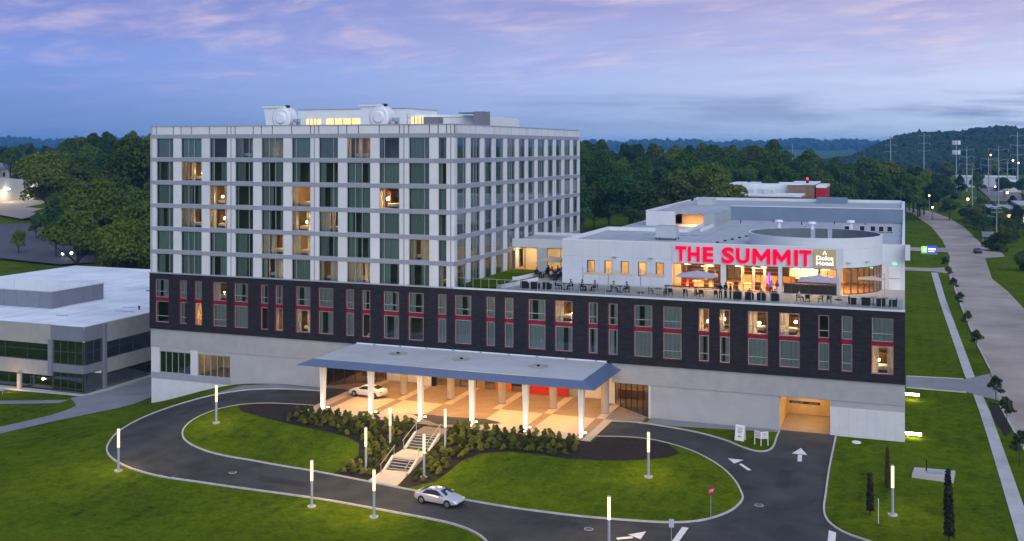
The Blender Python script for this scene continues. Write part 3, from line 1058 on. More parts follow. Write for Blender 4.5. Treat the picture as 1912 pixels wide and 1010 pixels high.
# joint strips the full height
for jx in [XL + 0.22] + [(fb[i][1] + fb[i + 1][0]) / 2 for i in (2, 5, 8)] + [XT - 0.45]:
    B('joint_strip', hotel, jx - 0.09, jx + 0.09, -0.015, PT - 0.03, Z_T + 0.02, Z_ROOF - 0.06, 'joint_grey')
for jy in [(0.16 + sb[0][0]) / 2] + [(sb[i][1] + sb[i + 1][0]) / 2 for i in (2, 5, 8)]:
    B('joint_strip', hotel, XT - PT + 0.03, XT + 0.015, jy - 0.08, jy + 0.08, Z_T + 0.02, Z_ROOF - 0.06, 'joint_grey')
# parapet of upright panels
def parapet_cuts(spans, lo, hi):
    cut = [lo]
    for s in spans:
        cut += [s[0], (s[0] + s[1]) / 2 if s[1] - s[0] > 2.9 else s[1]]
    return sorted(set(round(q, 2) for q in cut + [hi]))


cx = parapet_cuts(fb, XL, XT)
for a, b in zip(cx[:-1], cx[1:]):
    B('parapet_panel', hotel, a + 0.08, b - 0.08, 0.0, 0.2, 32.12, Z_ROOF - 0.05, 'white_panel')
cy = parapet_cuts(sb, 0.2, YB)
for a, b in zip(cy[:-1], cy[1:]):
    B('parapet_panel', hotel, XT - 0.2, XT, a + 0.08, b - 0.08, 32.12, Z_ROOF - 0.05, 'white_panel')
B('parapet_backing', hotel, XL + 0.02, XT - 0.02, 0.08, 0.3, 32.12, Z_ROOF - 0.06, 'joint_dark')
B('parapet_backing', hotel, XT - 0.3, XT - 0.08, 0.31, YB, 32.12, Z_ROOF - 0.06, 'joint_dark')
B('parapet_cap', hotel, XL - 0.05, XT + 0.06, -0.06, 0.36, Z_ROOF - 0.05, Z_ROOF + 0.06, 'joint_grey')
B('parapet_cap', hotel, XT - 0.36, XT + 0.06, 0.365, YB + 0.06, Z_ROOF - 0.05, Z_ROOF + 0.06, 'joint_grey')
B('tower_roof', hotel, XL + 0.3, XT - 0.31, 0.31, YB - 0.2, 32.2, 32.5, 'membrane')
B('rear_wall', hotel, XL, XT, YB, YB + 0.25, 0.0, Z_ROOF - 0.06, 'white_panel')
B('end_wall', hotel, XL - 0.01, XL + 0.2, 0.17, YB, Z_T, Z_ROOF - 0.06, 'white_panel')
# rooms behind the glass: cross walls and a corridor wall
B('corridor_wall', hotel, XL + 0.2, XT - 3.9, 4.2, 4.35, Z_T, 32.2, 'room_wall')
B('corridor_wall', hotel, XT - 4.0, XT - 3.9, 4.36, YB - 0.2, Z_T, 32.2, 'room_wall')
for k in range(len(fb) - 1):
    x = (fb[k][1] + fb[k + 1][0]) / 2
    B('partition_wall', hotel, x - 0.06, x + 0.06, 0.26, 4.19, Z_T, 32.2, 'room_wall')
for k in range(len(sb) - 1):
    y = (sb[k][1] + sb[k + 1][0]) / 2
    B('partition_wall', hotel, XT - 3.89, XT - 0.26, y - 0.06, y + 0.06, Z_T, 32.2, 'room_wall')

# --- charcoal podium with tall red-edged windows
PW = [(-94.60, 2.2), (-90.62, 1.15), (-88.20, 1.15), (-85.31, 2.15), (-82.0, 2.15), (-77.93, 1.12), (-75.74, 1.15), (-72.66, 2.12), (-69.34, 2.12), (-65.41, 1.15),
      (-63.14, 1.15), (-60.16, 2.15), (-56.78, 2.1), (-52.80, 1.12), (-50.57, 2.15), (-46.51, 1.12), (-44.18, 1.12), (-41.21, 2.12), (-37.93, 2.12), (-33.92, 1.12),
      (-31.57, 1.12), (-28.56, 2.1), (-25.26, 2.1), (-21.28, 1.15), (-18.98, 1.12), (-15.96, 2.13), (-12.64, 2.15), (-8.62, 1.15), (-6.27, 1.12), (-3.26, 2.15)]
WZ0, WZ1, WS0, WS1 = 6.84, 12.7, 9.72, 10.24


def wall_with_holes(name, parent, x0, x1, z0, z1, y, holes, m, reveal_m, depth=0.3):
    """one wall sheet with real openings and reveals"""
    xs = sorted(set([x0, x1] + [q for hh in holes for q in hh[:2]]))
    zs = sorted(set([z0, z1] + [q for hh in holes for q in hh[2:]]))
    k = MB()
    for i in range(len(xs) - 1):
        for j in range(len(zs) - 1):
            cx_, cz_ = (xs[i] + xs[i + 1]) / 2, (zs[j] + zs[j + 1]) / 2
            if any(a < cx_ < b and c < cz_ < d for a, b, c, d in holes):
                continue
            k.add([(xs[i], y, zs[j]), (xs[i + 1], y, zs[j]), (xs[i + 1], y, zs[j + 1]), (xs[i], y, zs[j + 1])], [(0, 1, 2, 3)], m)
    for a, b, c, d in holes:
        k.add([(a, y, c), (a, y, d), (a, y + depth, d), (a, y + depth, c)], [(0, 1, 2, 3)], reveal_m)
        k.add([(b, y, c), (b, y, d), (b, y + depth, d), (b, y + depth, c)], [(0, 3, 2, 1)], reveal_m)
        k.add([(a, y, c), (b, y, c), (b, y + depth, c), (a, y + depth, c)], [(0, 3, 2, 1)], reveal_m)
        k.add([(a, y, d), (b, y, d), (b, y + depth, d), (a, y + depth, d)], [(0, 1, 2, 3)], reveal_m)
    me = bpy.data.meshes.new(name)
    me.from_pydata(k.v, [], k.f)
    for q in k.ms:
        me.materials.append(MATS[q])
    me.polygons.foreach_set('material_index', k.mi)
    return link(name, me, parent, (0, 0, 0), world_loc=True)


YD = -0.14
wall_with_holes('podium_wall', hotel, XL - 0.06, 0.0, Z_D, Z_T - 0.12, YD, [(a, a + w, WZ0, WZ1) for a, w in PW], 'charcoal', 'red_trim', 0.24)
B('podium_soffit', hotel, XL - 0.06, 0.0, YD + 0.002, 0.5, Z_D + 0.002, Z_D + 0.06, 'concrete_wall')
B('podium_end', hotel, XL - 0.06, XL + 0.2, YD + 0.01, 30.0, Z_D, Z_T - 0.12, 'charcoal')
B('podium_end', hotel, -0.25, -0.005, YD + 0.01, 70.0, Z_D, Z_T - 0.12, 'charcoal')
B('podium_coping', hotel, XL - 0.1, XT + 0.05, YD - 0.06, -0.02, Z_T - 0.12, Z_T + 0.02, 'frame_alu')
B('terrace_edge', hotel, XT + 0.05, 0.02, YD - 0.06, 0.30, Z_T - 0.12, Z_T + 0.06, 'cool_panel')
LIT_P = {2: ('L', 0.7, 0.9), 6: ('L', 0.5, 0.5), 7: ('L', 0.45, 0.7), 18: ('U', 0.8, 1.1), 23: ('U', 0.75, 0.9), 24: ('U', 0.3, 0.7),
         25: ('U', 0.5, 0.95), 26: ('U', 0.75, 1.0), 29: ('L', 0.3, 0.85), 3: ('U', 0.3, 0.4)}
for i, (a, w) in enumerate(PW):
    li = LIT_P.get(i)
    up = li[1:] if li and li[0] == 'U' else None
    dn = li[1:] if li and li[0] == 'L' else None
    window(hotel, a + 0.05, YD + 0.11, WS1, w - 0.10, WZ1 - WS1 - 0.05, [], gmat='podium_glass', rails=(0.33,), lit=up, cm='sheer', cd=0.2,
           cover=[(0, .45)] if up else None)
    window(hotel, a + 0.05, YD + 0.11, WZ0 + 0.05, w - 0.10, WS0 - WZ0 - 0.05, [], gmat='podium_glass', rails=(0.3,) if i > 21 or i < 4 else (), lit=dn, cm='sheer', cd=0.2,
           cover=[(0, .3), (.7, 1)] if dn else None)
    B('spandrel', hotel, a + 0.02, a + w - 0.02, YD + 0.07, YD + 0.24, WS0 + 0.08, WS1 - 0.08, 'red_trim')
    k = MB()
    t_ = 0.03
    k.box(a - t_, a, YD - 0.05, YD + 0.02, WZ0 - t_, WZ1 + t_ * .5, 'red_trim')
    k.box(a + w, a + w + t_ * .6, YD - 0.05, YD + 0.02, WZ0 - t_, WZ1 + t_ * .5, 'red_trim')
    k.box(a + 0.001, a + w - 0.001, YD - 0.05, YD + 0.02, WZ0 - t_, WZ0, 'red_trim')
    k.box(a + 0.001, a + w - 0.001, YD - 0.045, YD + 0.02, WZ1, WZ1 + t_ * .5, 'red_trim')
    k.build('window_surround', hotel, world_loc=True)
B('floor_slab', hotel, XL + 0.25, -0.3, 0.3, 4.2, WS0 + 0.05, WS1 - 0.1, 'room_wall')
B('floor_slab', hotel, XL + 0.25, -0.3, 0.3, 4.2, Z_D + 0.1, WZ0 - 0.1, 'room_wall')
B('corridor_wall', hotel, XL + 0.25, -0.3, 4.2, 4.35, Z_D + 0.1, Z_T - 0.3, 'room_wall')
for i in range(len(PW) - 1):
    x = (PW[i][0] + PW[i][1] + PW[i + 1][0]) / 2
    B('partition_wall', hotel, x - 0.08, x + 0.08, 0.22, 4.19, Z_D + 0.1, Z_T - 0.3, 'room_wall')

# --- ground storey
B('fascia_wall', hotel, XL + 0.02, -64.6, 0.02, 0.5, 3.46, Z_D, 'concrete_wall')
B('fascia_wall', hotel, -31.2, -0.02, 0.02, 0.5, 3.72, Z_D, 'concrete_wall')
B('fascia_wall', hotel, -64.6, -31.2, 0.30, 0.5, 5.5, Z_D, 'soffit')
# left end with the two ribbon windows
B('wall_block', hotel, XL + 0.06, -94.12, 0.06, 0.4, 0.08, 3.46, 'white_base')
B('wall_block', hotel, -89.06, -87.95, 0.06, 0.4, 0.08, 3.46, 'white_base')
B('wall_block', hotel, -94.12, -82.8, 0.07, 0.4, 2.98, 3.455, 'concrete_wall_low')
B('wall_block', hotel, XL + 0.04, -82.7, 0.03, 0.4, -0.72, 0.08, 'band_grey')
B('wall_block', hotel, XL + 0.08, -82.8, 0.09, 0.4, -5.2, -0.722, 'white_base')
B('wall_block', hotel, -82.8, -69.2, 0.08, 0.4, -1.4, 3.455, 'concrete_wall_low')
B('wall_end', hotel, XL + 0.03, XL + 0.2, 0.41, 30.0, -5.2, Z_D, 'concrete_wall_low')
window(hotel, -94.10, 0.16, 0.09, 5.02, 2.88, [.2, .4, .6, .8], gmat='office_glass', fmat='joint_grey', cover=[])
window(hotel, -87.93, 0.16, 0.09, 5.1, 2.88, [.2, .4, .6, .8], gmat='podium_glass', fmat='joint_grey', cover=[])
B('floor_slab', hotel, -95.0, -82.7, 0.5, 7.0, -0.3, 0.0, 'room_dark')
B('partition_wall', hotel, -88.6, -88.4, 0.5, 7.0, 0.0, 3.45, 'interior_cream')
B('corridor_wall', hotel, -95.0, -82.7, 6.0, 6.2, 0.0, 3.45, 'interior_cream')
B('floor_slab', hotel, -95.2, -82.7, 0.55, 7.0, 3.46, 3.6, 'interior_cream')
for x in (-87.0, -85.2, -83.6):
    o = B('ceiling_light', hotel, x - 0.5, x + 0.5, 2.0, 2.4, 3.34, 3.40, 'ceiling_glow')
# stretch between the drive and the garage
B('wall_block', hotel, -26.72, -12.64, 0.10, 0.4, -0.4, 3.715, 'concrete_wall_low')
B('wall_block', hotel, -12.64, -7.41, 0.04, 0.4, 3.66, 3.718, 'concrete_wall')
B('wall_block', hotel, -7.41, -0.03, 0.09, 0.4, 3.02, 3.715, 'concrete_wall_low')
B('wall_block', hotel, -7.41, -0.03, 0.05, 0.4, -1.0, 3.02, 'white_base')
for k in range(1, 8):
    B('wall_joint', hotel, -7.41 + k * 0.92 - 0.008, -7.41 + k * 0.92 + 0.008, 0.047, 0.06, -0.5, 3.0, 'concrete_wall')
B('wall_end', hotel, -0.20, -0.02, 0.41, 80.0, -1.0, Z_D, 'white_base')
WARM_G = (1.0, 0.62, 0.24)


def area_light(name, parent, loc, sx, sy, watts, col, rot=(0, 0, 0), spread=PI):
    l = bpy.data.lights.new(name, 'AREA')
    l.shape = 'RECTANGLE'
    l.size, l.size_y = sx, sy
    l.energy = watts
    l.color = col
    l.spread = spread
    o = bpy.data.objects.new(name, l)
    COL.objects.link(o)
    o.parent = parent
    o.location = Vector(loc) - (wloc(parent) if parent else Vector((0, 0, 0)))
    o.rotation_euler = rot
    return o


# garage mouth: cream walls, lit from the ceiling, with the clearance bar
B('garage_wall', hotel, -12.95, -12.645, 0.4, 22.0, -0.6, 3.8, 'garage_tan')
B('garage_wall', hotel, -7.405, -7.1, 0.4, 22.0, -0.6, 3.8, 'garage_tan')
B('garage_wall', hotel, -12.95, -7.1, 8.0, 8.3, -0.6, 3.8, 'garage_tan')
B('garage_ceiling', hotel, -12.95, -7.1, 0.41, 22.0, 3.8, 4.0, 'interior_cream')
B('garage_floor', hotel, -12.63, -7.42, 0.2, 21.9, -0.3, 0.015, 'paver_brown')
for y in (2.2, 5.4):
    B('garage_light', hotel, -10.9, -9.2, y, y + 0.3, 3.70, 3.76, 'ceiling_glow')
    area_light('garage_lamp', hotel, (-10.0, y + 0.5, 3.66), 1.6, 0.4, 75, WARM_G)
bar = B('clearance_bar', hotel, -11.6, -8.45, 0.25, 0.36, 3.02, 3.27, 'black')
for k, (a, b) in enumerate(((-11.35, -10.6), (-10.5, -10.2), (-9.6, -9.2), (-9.1, -8.7))):
    B('bar_lettering', hotel, a, b, 0.243, 0.25, 3.1, 3.19, 'cushion')

# --- entrance recess
mbk = MB()
mbk.box(-69.3, -69.1, 0.1, 0.4, -0.2, 5.5, 'white_base')
mbk.build('recess_pier', hotel, world_loc=True)
B('recess_pier', hotel, -26.95, -26.725, 0.08, 0.5, -0.2, 4.6, 'white_base')
B('recess_ceiling', hotel, -69.1, -26.95, 0.51, 9.0, 5.35, 5.5, 'soffit')
B('recess_floor', hotel, -69.0, -26.9, 0.2, 12.0, -0.3, 0.012, 'paver_brown')
B('lobby_wall', hotel, -63.2, -56.2, 6.6, 6.9, 0.0, 5.35, 'column_white')
B('lobby_wall', hotel, -37.0, -33.6, 6.6, 6.9, 0.0, 5.35, 'column_white')
B('lobby_wall', hotel, -41.0, -37.0, 6.62, 6.9, 0.0, 5.35, 'column_beige')
B('lobby_wall', hotel, -69.0, -27.0, 12.0, 12.3, 0.0, 5.35, 'interior_cream')
B('lobby_wall', hotel, -33.6, -32.1, 4.8, 5.1, 0.0, 5.35, 'column_white')
B('lobby_wall', hotel, -33.75, -33.6, 5.1, 6.9, 0.0, 5.35, 'column_white')


def glazed_screen(name, p0, p1, z0, z1, n, gm='clear_glass', fm='frame_dark', parent=None, rail=None):
    """straight glazed wall between two plan points: mullions as one frame, panes of their own"""
    a, b = Vector(p0), Vector(p1)
    d = b - a
    ln = d.length
    ang = math.atan2(d.y, d.x)
    k = MB()
    k.box(0, ln, -0.05, 0.05, 0, 0.08, fm)
    k.box(0, ln, -0.05, 0.05, z1 - z0 - 0.08, z1 - z0, fm)
    for i in range(n + 1):
        x = min(max(ln * i / n, 0.035), ln - 0.035)
        k.box(x - 0.035, x + 0.035, -0.045, 0.045, 0.08, z1 - z0 - 0.08, fm)
    if rail:
        k.box(0.01, ln - 0.01, -0.04, 0.04, rail - 0.03, rail + 0.03, fm)
    o = k.build(name, parent, (a.x, a.y, z0), (0, 0, ang), world_loc=True)
    pm = pane_mesh(ln / n - 0.08, z1 - z0 - 0.18, gm)
    for i in range(n):
        link('pane', pm, o, (ln * i / n + 0.04, 0.0, 0.09))
    return o


glazed_screen('glazed_screen', (-69.1, 0.5), (-63.25, 6.7), 0.0, 5.3, 6, parent=hotel)
glazed_screen('glazed_screen', (-32.1, 4.9), (-27.0, 0.45), 0.0, 4.9, 6, parent=hotel)
glazed_screen('glazed_screen', (-56.2, 6.75), (-41.0, 6.75), 0.0, 5.3, 9, parent=hotel)
B('red_bench', hotel, -44.1, -38.4, 6.0, 6.55, 0.0, 1.2, 'red_leather')
for x, m in ((-49.9, 'wood_warm'), (-47.4, 'orange_door'), (-46.3, 'orange_door')):
    B('entrance_door', hotel, x - 0.5, x + 0.5, 6.5, 6.62, 0.02, 2.6, m)
B('bell_desk', hotel, -57.4, -56.3, 5.4, 6.0, 0.0, 1.5, 'column_white')
B('bell_desk', hotel, -57.9, -57.42, 5.5, 6.0, 0.0, 1.5, 'black')
B('bell_desk', hotel, -56.28, -55.8, 5.5, 6.0, 0.0, 1.5, 'black')
for x, y, m in ((-66.0, 8.0, 'wood_warm'), (-60.0, 9.0, 'wood_dark'), (-52.0, 9.5, 'wood_warm'), (-46.0, 9.5, 'wood_dark'), (-31.0, 8.0, 'wood_warm')):
    B('lobby_counter', hotel, x - 1.6, x + 1.6, y, y + 0.8, 0.02, 1.1, m)
for x in (-57.6, -51.3, -44.7, -38.3, -32.05):
    k = MB()
    k.tube((0, 0, 0), (0, 0, 5.36), 0.46, 0.46, 'column_beige', 20)
    k.tube((0, 0, 0), (0, 0, 0.12), 0.49, 0.49, 'step_riser', 20)
    k.build('round_column', hotel, (x, 0.35, 0.012), smooth=False, world_loc=True)


WARM = (1.0, 0.52, 0.19)
for x in (-66.0, -59.5, -52.5, -45.5, -38.5, -31.0):
    d = B('lobby_light', hotel, x - 0.3, x + 0.3, 9.0, 9.6, 5.28, 5.34, 'ceiling_glow')
    area_light('lobby_lamp', hotel, (x, 8.6, 5.2), 1.0, 1.0, 90, WARM)

# --- entrance canopy with its sloping fascia and V-shaped columns
canopy = MB()
CT0, CT1, CF, CB = -64.0, -31.65, -9.9, 0.28
cv = [(CT0, CB, 5.97), (CT1, CB, 5.97), (CT1, CF, 5.97), (CT0, CF, 5.97)]
canopy.add(cv, [(0, 1, 2, 3)], 'canopy_top')
tips = [(-66.0, CB, 5.22), (-30.1, CB, 5.22), (-30.1, -10.75, 5.22), (-66.0, -10.75, 5.22)]
top2 = [(p[0], p[1], 5.93) for p in cv]
canopy.add([(CT0, CB, 5.93), (CT0, CF, 5.93), tips[3], tips[0]], [(0, 1, 2, 3)], 'canopy_fascia')
canopy.add([(CT0, CF, 5.93), (CT1, CF, 5.93), tips[2], tips[3]], [(0, 1, 2, 3)], 'canopy_fascia')
canopy.add([(CT1, CF, 5.93), (CT1, CB, 5.93), tips[1], tips[2]], [(0, 1, 2, 3)], 'canopy_fascia')
canopy.add([(p[0], p[1], 5.21) for p in tips], [(3, 2, 1, 0)], 'soffit')
for i in range(4):
    j = (i + 1) % 4
    canopy.add([cv[i], cv[j], (cv[j][0], cv[j][1], 5.93), (cv[i][0], cv[i][1], 5.93)], [(0, 1, 2, 3)], 'frame_alu')
    canopy.add([tips[i], tips[j], (tips[j][0], tips[j][1], 5.21), (tips[i][0], tips[i][1], 5.21)], [(0, 1, 2, 3)], 'canopy_fascia')
can = canopy.build('entrance_canopy', hotel, world_loc=True)
B('roof_upstand', can, CT0 + 0.1, CT1 - 0.1, -0.16, -0.06, 5.972, 6.12, 'fan_white')
for k in range(9):
    x = CT0 + 2.5 + k * 3.55
    B('upstand_clip', can, x, x + 0.25, -0.24, -0.163, 6.0, 6.15, 'band_grey')
for x, y in ((-56.2, -4.0), (-47.9, -4.3), (-38.3, -4.9)):
    k = MB()
    k.tube((0, 0, 0), (0, 0, 0.012), 1.2, 0.9, 'canopy_stain', 18)
    k.tube((0, 0, 0.03), (0, 0, 0.16), 0.2, 0.17, 'black', 12)
    k.build('roof_drain', can, (x, y, 5.975), world_loc=True)
for i in range(6):
    x = -63.0 + i * 6.23
    for s in (-1, 1):
        k = MB()
        # one leaf of the V: narrow foot, wide head
        k.add([(-0.09 + s * 0.10, -0.2, 0), (0.09 + s * 0.10, -0.2, 0), (0.09 + s * 0.10, 0.2, 0), (-0.09 + s * 0.10, 0.2, 0),
               (-0.15 + s * 0.17, -0.3, 5.19), (0.15 + s * 0.17, -0.3, 5.19), (0.15 + s * 0.17, 0.3, 5.19), (-0.15 + s * 0.17, 0.3, 5.19)],
              [(0, 3, 2, 1), (4, 5, 6, 7), (0, 1, 5, 4), (1, 2, 6, 5), (2, 3, 7, 6), (3, 0, 4, 7)], 'column_white')
        k.build('canopy_column', can, (x, -9.65, 0.02), world_loc=True)
    for s in (-1, 1):
        k = MB()
        k.tube((0, 0, 0), (0, 0, 0.10), 0.2, 0.17, 'steel', 12)
        k.tube((0, 0, 0.10), (0, 0, 0.13), 0.14, 0.13, 'bar_glow', 12)
        k.build('uplight', can, (x + 0.15, -9.65 + s * 0.85, 0.09), world_loc=True)
    area_light('uplight_lamp', can, (x + 0.25, -10.6, 0.26), 0.2, 0.2, 38, (1.0, 0.78, 0.48), rot=(PI - 0.22, 0, 0))
for i in range(5):
    for j, y in enumerate((-7.2, -2.8)):
        x = -59.9 + i * 6.23
        k = MB()
        k.tube((0, 0, 0), (0, 0, 0.06), 0.3, 0.3, 'column_white', 14)
        k.tube((0, 0, -0.01), (0, 0, -0.002), 0.24, 0.24, 'ceiling_glow', 14)
        k.build('downlight', can, (x, y, 5.15), world_loc=True)
        area_light('downlight_lamp', can, (x, y, 5.12), 0.5, 0.5, 165, WARM, spread=RAD(150))
for i in range(5):
    area_light('downlight_lamp', hotel, (-60.0 + i * 6.3, 3.4, 5.3), 0.6, 0.6, 150, WARM)

# ------------------------------------------------------------------ forecourt paving
fore = tag(B('forecourt', None, -64.9, -30.4, -11.4, 0.15, -0.6, 0.072, 'paver_brown'), kind='structure')


def pave(x0, x1, y0, y1, m, nx, ny):
    for i in range(nx):
        for j in range(ny):
            a, b = x0 + (x1 - x0) * i / nx, x0 + (x1 - x0) * (i + 1) / nx
            c, d = y0 + (y1 - y0) * j / ny, y0 + (y1 - y0) * (j + 1) / ny
            o = link('paving_panel', cube_mesh(m), None, ((a + b) / 2, (c + d) / 2, 0.075), (0, 0, 0), (b - a - 0.014, d - c - 0.014, 0.05))
            panels.append(o)


panels = []
XC = [-63.0 + i * 6.23 for i in range(6)]
for i in range(5):
    a, b = XC[i] + 0.5, XC[i + 1] - 0.5
    if i == 2:
        pave(a - 0.98, b + 0.98, -11.4, -2.42, 'paver_brown', 3, 4)
    else:
        pave(a, b, -11.4, -2.42, 'paver_light', 2, 3)
    pave(a, b, -2.4, 6.5, 'paver_brown', 2, 3)
for i in range(6):
    if i not in (2, 3):
        pave(XC[i] - 0.48, XC[i] + 0.48, -11.4, -2.42, 'paver_brown', 1, 3)
    pave(XC[i] - 0.48, XC[i] + 0.48, -2.4, 6.5, 'paver_light', 1, 4)
pave(-64.9, -63.5, -11.4, 0.1, 'paver_light', 1, 5)
pave(-31.35, -30.4, -11.4, -2.42, 'paver_light', 1, 4)
pave(-31.35, -27.2, -2.4, 0.1, 'paver_brown', 2, 1)
pave(-69.0, -63.5, 0.12, 4.0, 'paver_brown', 2, 2)
fl = fore.location.copy()
fs = fore.scale.copy()
# panels belong to the forecourt
fore_root = fore
for o in panels:
    o.parent = fore
    o.matrix_parent_inverse = Matrix.LocRotScale(fl, None, fs).inverted()

# ------------------------------------------------------------------ garden steps
steps = thing('garden_steps', 'two flights of stone steps with handrails climbing from the drive to the canopy', 'steps', (-47.45, -24.5, -2.3))
SX0, SX1 = -48.95, -45.95
B('top_landing', steps, SX0, SX1, -14.55, -11.35, -1.2, 0.06, 'paver_brown')


def flight(y0, z0, y1, z1, n):
    for k in range(n):
        ya, yb = y0 + (y1 - y0) * k / n, y0 + (y1 - y0) * (k + 1) / n
        z = z0 + (z1 - z0) * (k + 1) / n
        B('riser', steps, SX0 + 0.25, SX1 - 0.25, yb + 0.05, ya + 0.02, z - 0.6, z - 0.045, 'step_riser')
        B('tread', steps, SX0 + 0.24, SX1 - 0.24, yb + 0.055, ya + 0.03, z - 0.045, z, 'step_riser')
        B('nosing', steps, SX0 + 0.24, SX1 - 0.24, yb, yb + 0.055, z - 0.045, z + 0.004, 'step_stone')
    for s in (SX0, SX1 - 0.24):
        k = MB()
        k.add([(s, y0 + 0.1, z0 - 0.5), (s + 0.24, y0 + 0.1, z0 - 0.5), (s + 0.24, y0 + 0.1, z0 + 0.1), (s, y0 + 0.1, z0 + 0.1),
               (s, y1 - 0.15, z1 - 0.6), (s + 0.24, y1 - 0.15, z1 - 0.6), (s + 0.24, y1 - 0.15, z1 + 0.12), (s, y1 - 0.15, z1 + 0.12)],
              [(0, 1, 2, 3), (4, 7, 6, 5), (0, 4, 5, 1), (1, 5, 6, 2), (2, 6, 7, 3), (3, 7, 4, 0)], 'step_stone')
        k.build('side_wall', steps, world_loc=True)
        x = s + 0.12
        k = MB()
        pa, pb = (x, y0 + 0.5, z0 + 0.98), (x, y1 - 0.5, z1 + 0.98)
        k.tube(pa, pb, 0.035, 0.035, 'steel', 8)
        for t in (0.06, 0.94):
            p = Vector(pa).lerp(Vector(pb), t)
            k.tube((x, p.y, p.z), (x, p.y, p.z - 1.0), 0.028, 0.028, 'steel', 8)
        k.build('handrail', steps, world_loc=True)


flight(-14.55, 0.06, -17.0, -1.04, 6)
B('landing', steps, SX0, SX1, -19.75, -17.0, -1.7, -1.04, 'paver_light')
flight(-19.75, -1.04, -22.0, -2.16, 6)
drape('foot_landing', [(-49.15, -24.35), (-45.75, -24.9), (-45.9, -21.5), (-49.0, -21.5)], 0.175, 'paver_light', 0.8, parent=steps).location = -steps.location

# ------------------------------------------------------------------ roof terrace and restaurant
YW = 8.6
B('terrace_deck', hotel, XT + 0.03, -0.02, 0.30, 24.0, Z_T - 0.3, Z_T, 'terrace_floor')
for i in range(1, 17):
    B('deck_joint', hotel, XT + i * 3.0 - 0.02, XT + i * 3.0 + 0.02, 0.31, 8.5, Z_T - 0.01, Z_T + 0.004, 'band_grey')
# solid white wing with five small windows
SW = [(-36.66, -35.65), (-34.44, -33.45), (-32.39, -31.38), (-30.22, -29.22), (-28.06, -27.07)]
WX0, WX1 = -39.85, -26.03
wall_with_holes('restaurant_wall', hotel, WX0, WX1, Z_T, 18.95, YW, [(a, b, 14.81, 16.55) for a, b in SW], 'cool_panel', 'frame_dark', 0.25)
for i, (a, b) in enumerate(SW):
    window(hotel, a + 0.02, YW + 0.12, 14.83, b - a - 0.04, 1.7, [], gmat='clear_glass', fmat='frame_dark', cover=[(0, .35)] if i in (0,) else [])
    B('wall_joint', hotel, (a + b) / 2 - 1.12, (a + b) / 2 - 1.10, YW - 0.004, YW + 0.02, Z_T + 0.1, 18.9, 'band_grey')
B('wall_joint', hotel, WX0 + 0.1, WX1 - 0.1, YW - 0.003, YW + 0.02, 16.98, 17.0, 'band_grey')
for x in (-33.4, -28.9):
    B('wall_light', hotel, x, x + 0.55, YW - 0.28, YW - 0.005, 17.05, 17.15, 'hvac')
B('wall_end', hotel, WX0, WX0 + 0.2, YW + 0.01, 29.9, Z_T, 18.9, 'cool_panel')
# sign front with three glazed openings
OP = [(-26.03, -20.29), (-19.68, -13.71), (-13.28, -7.24)]
B('sign_front', hotel, WX1 + 0.01, -6.6, YW - 0.1, YW + 0.25, 16.62, 18.97, 'cool_panel')
for a, b in ((-20.29, -19.68), (-13.71, -13.28), (-7.24, -6.80)):
    B('front_pier', hotel, a, b, YW - 0.09, YW + 0.3, Z_T, 16.62, 'cool_panel')
glazed_screen('glazed_screen', (-25.9, YW + 0.1), (-20.29, YW + 0.1), Z_T + 0.03, 16.6, 6, 'clear_glass', 'frame_dark', hotel)
glazed_screen('glazed_screen', (-19.68, YW + 0.1), (-13.71, YW + 0.1), Z_T + 0.03, 16.6, 6, 'clear_glass', 'frame_dark', hotel)
glazed_screen('glazed_screen', (-13.28, YW + 0.1), (-7.24, YW + 0.1), Z_T + 0.03, 16.6, 6, 'clear_glass', 'frame_dark', hotel, rail=1.1)
# curved bay: glass below, drum above
CXD, CYD, RD = -10.3, 16.8, 7.8


def arc_band(name, a0, a1, r, z0, z1, m, n, thick=0.25, cap='cool_panel', parent=hotel):
    k = MB()
    for i in range(n):
        t0, t1 = RAD(a0 + (a1 - a0) * i / n), RAD(a0 + (a1 - a0) * (i + 1) / n)
        q = []
        for z in (z0, z1):
            for t, rr in ((t0, r), (t1, r), (t1, r - thick), (t0, r - thick)):
                q.append((CXD + rr * math.cos(t), CYD + rr * math.sin(t), z))
        k.add(q, [(0, 1, 5, 4)], m)
        k.add(q, [(2, 3, 7, 6)], 'membrane_dark')
        k.add(q, [(4, 5, 6, 7), (0, 3, 2, 1)], cap)
        if i == 0:
            k.add(q, [(0, 4, 7, 3)], m)
        if i == n - 1:
            k.add(q, [(1, 2, 6, 5)], m)
    me = bpy.data.meshes.new(name)
    me.from_pydata(k.v, [], k.f)
    for mm in k.ms:
        me.materials.append(MATS[mm])
    me.polygons.foreach_set('material_index', k.mi)
    return link(name, me, parent, world_loc=True)


arc_band('drum_wall', -62.0, 2.0, RD, 16.62, 18.75, 'cool_panel', 26)
arc_band('drum_wall', -262.0, 78.0, RD + 0.02, 18.76, 20.0, 'cool_panel', 90)
arc_band('drum_wall', 82.0, 94.0, RD + 0.02, 18.76, 20.0, 'cool_panel', 6)
for i in range(9):
    t0, t1 = RAD(-61 + i * 7.0), RAD(-61 + (i + 1) * 7.0)
    r = RD - 0.15
    glazed_screen('glazed_screen', (CXD + r * math.cos(t0), CYD + r * math.sin(t0)), (CXD + r * math.cos(t1), CYD + r * math.sin(t1)), Z_T + 0.03, 16.6, 1,
                  'clear_glass', 'frame_dark', hotel)
for t in (-57, -38):
    k = MB()
    k.box(-0.28, 0.28, -0.25, 0, 0, 0.1, 'hvac')
    k.build('wall_light', hotel, (CXD + RD * math.cos(RAD(t)), CYD + RD * math.sin(RAD(t)), 17.2), (0, 0, RAD(t + 90)), world_loc=True)
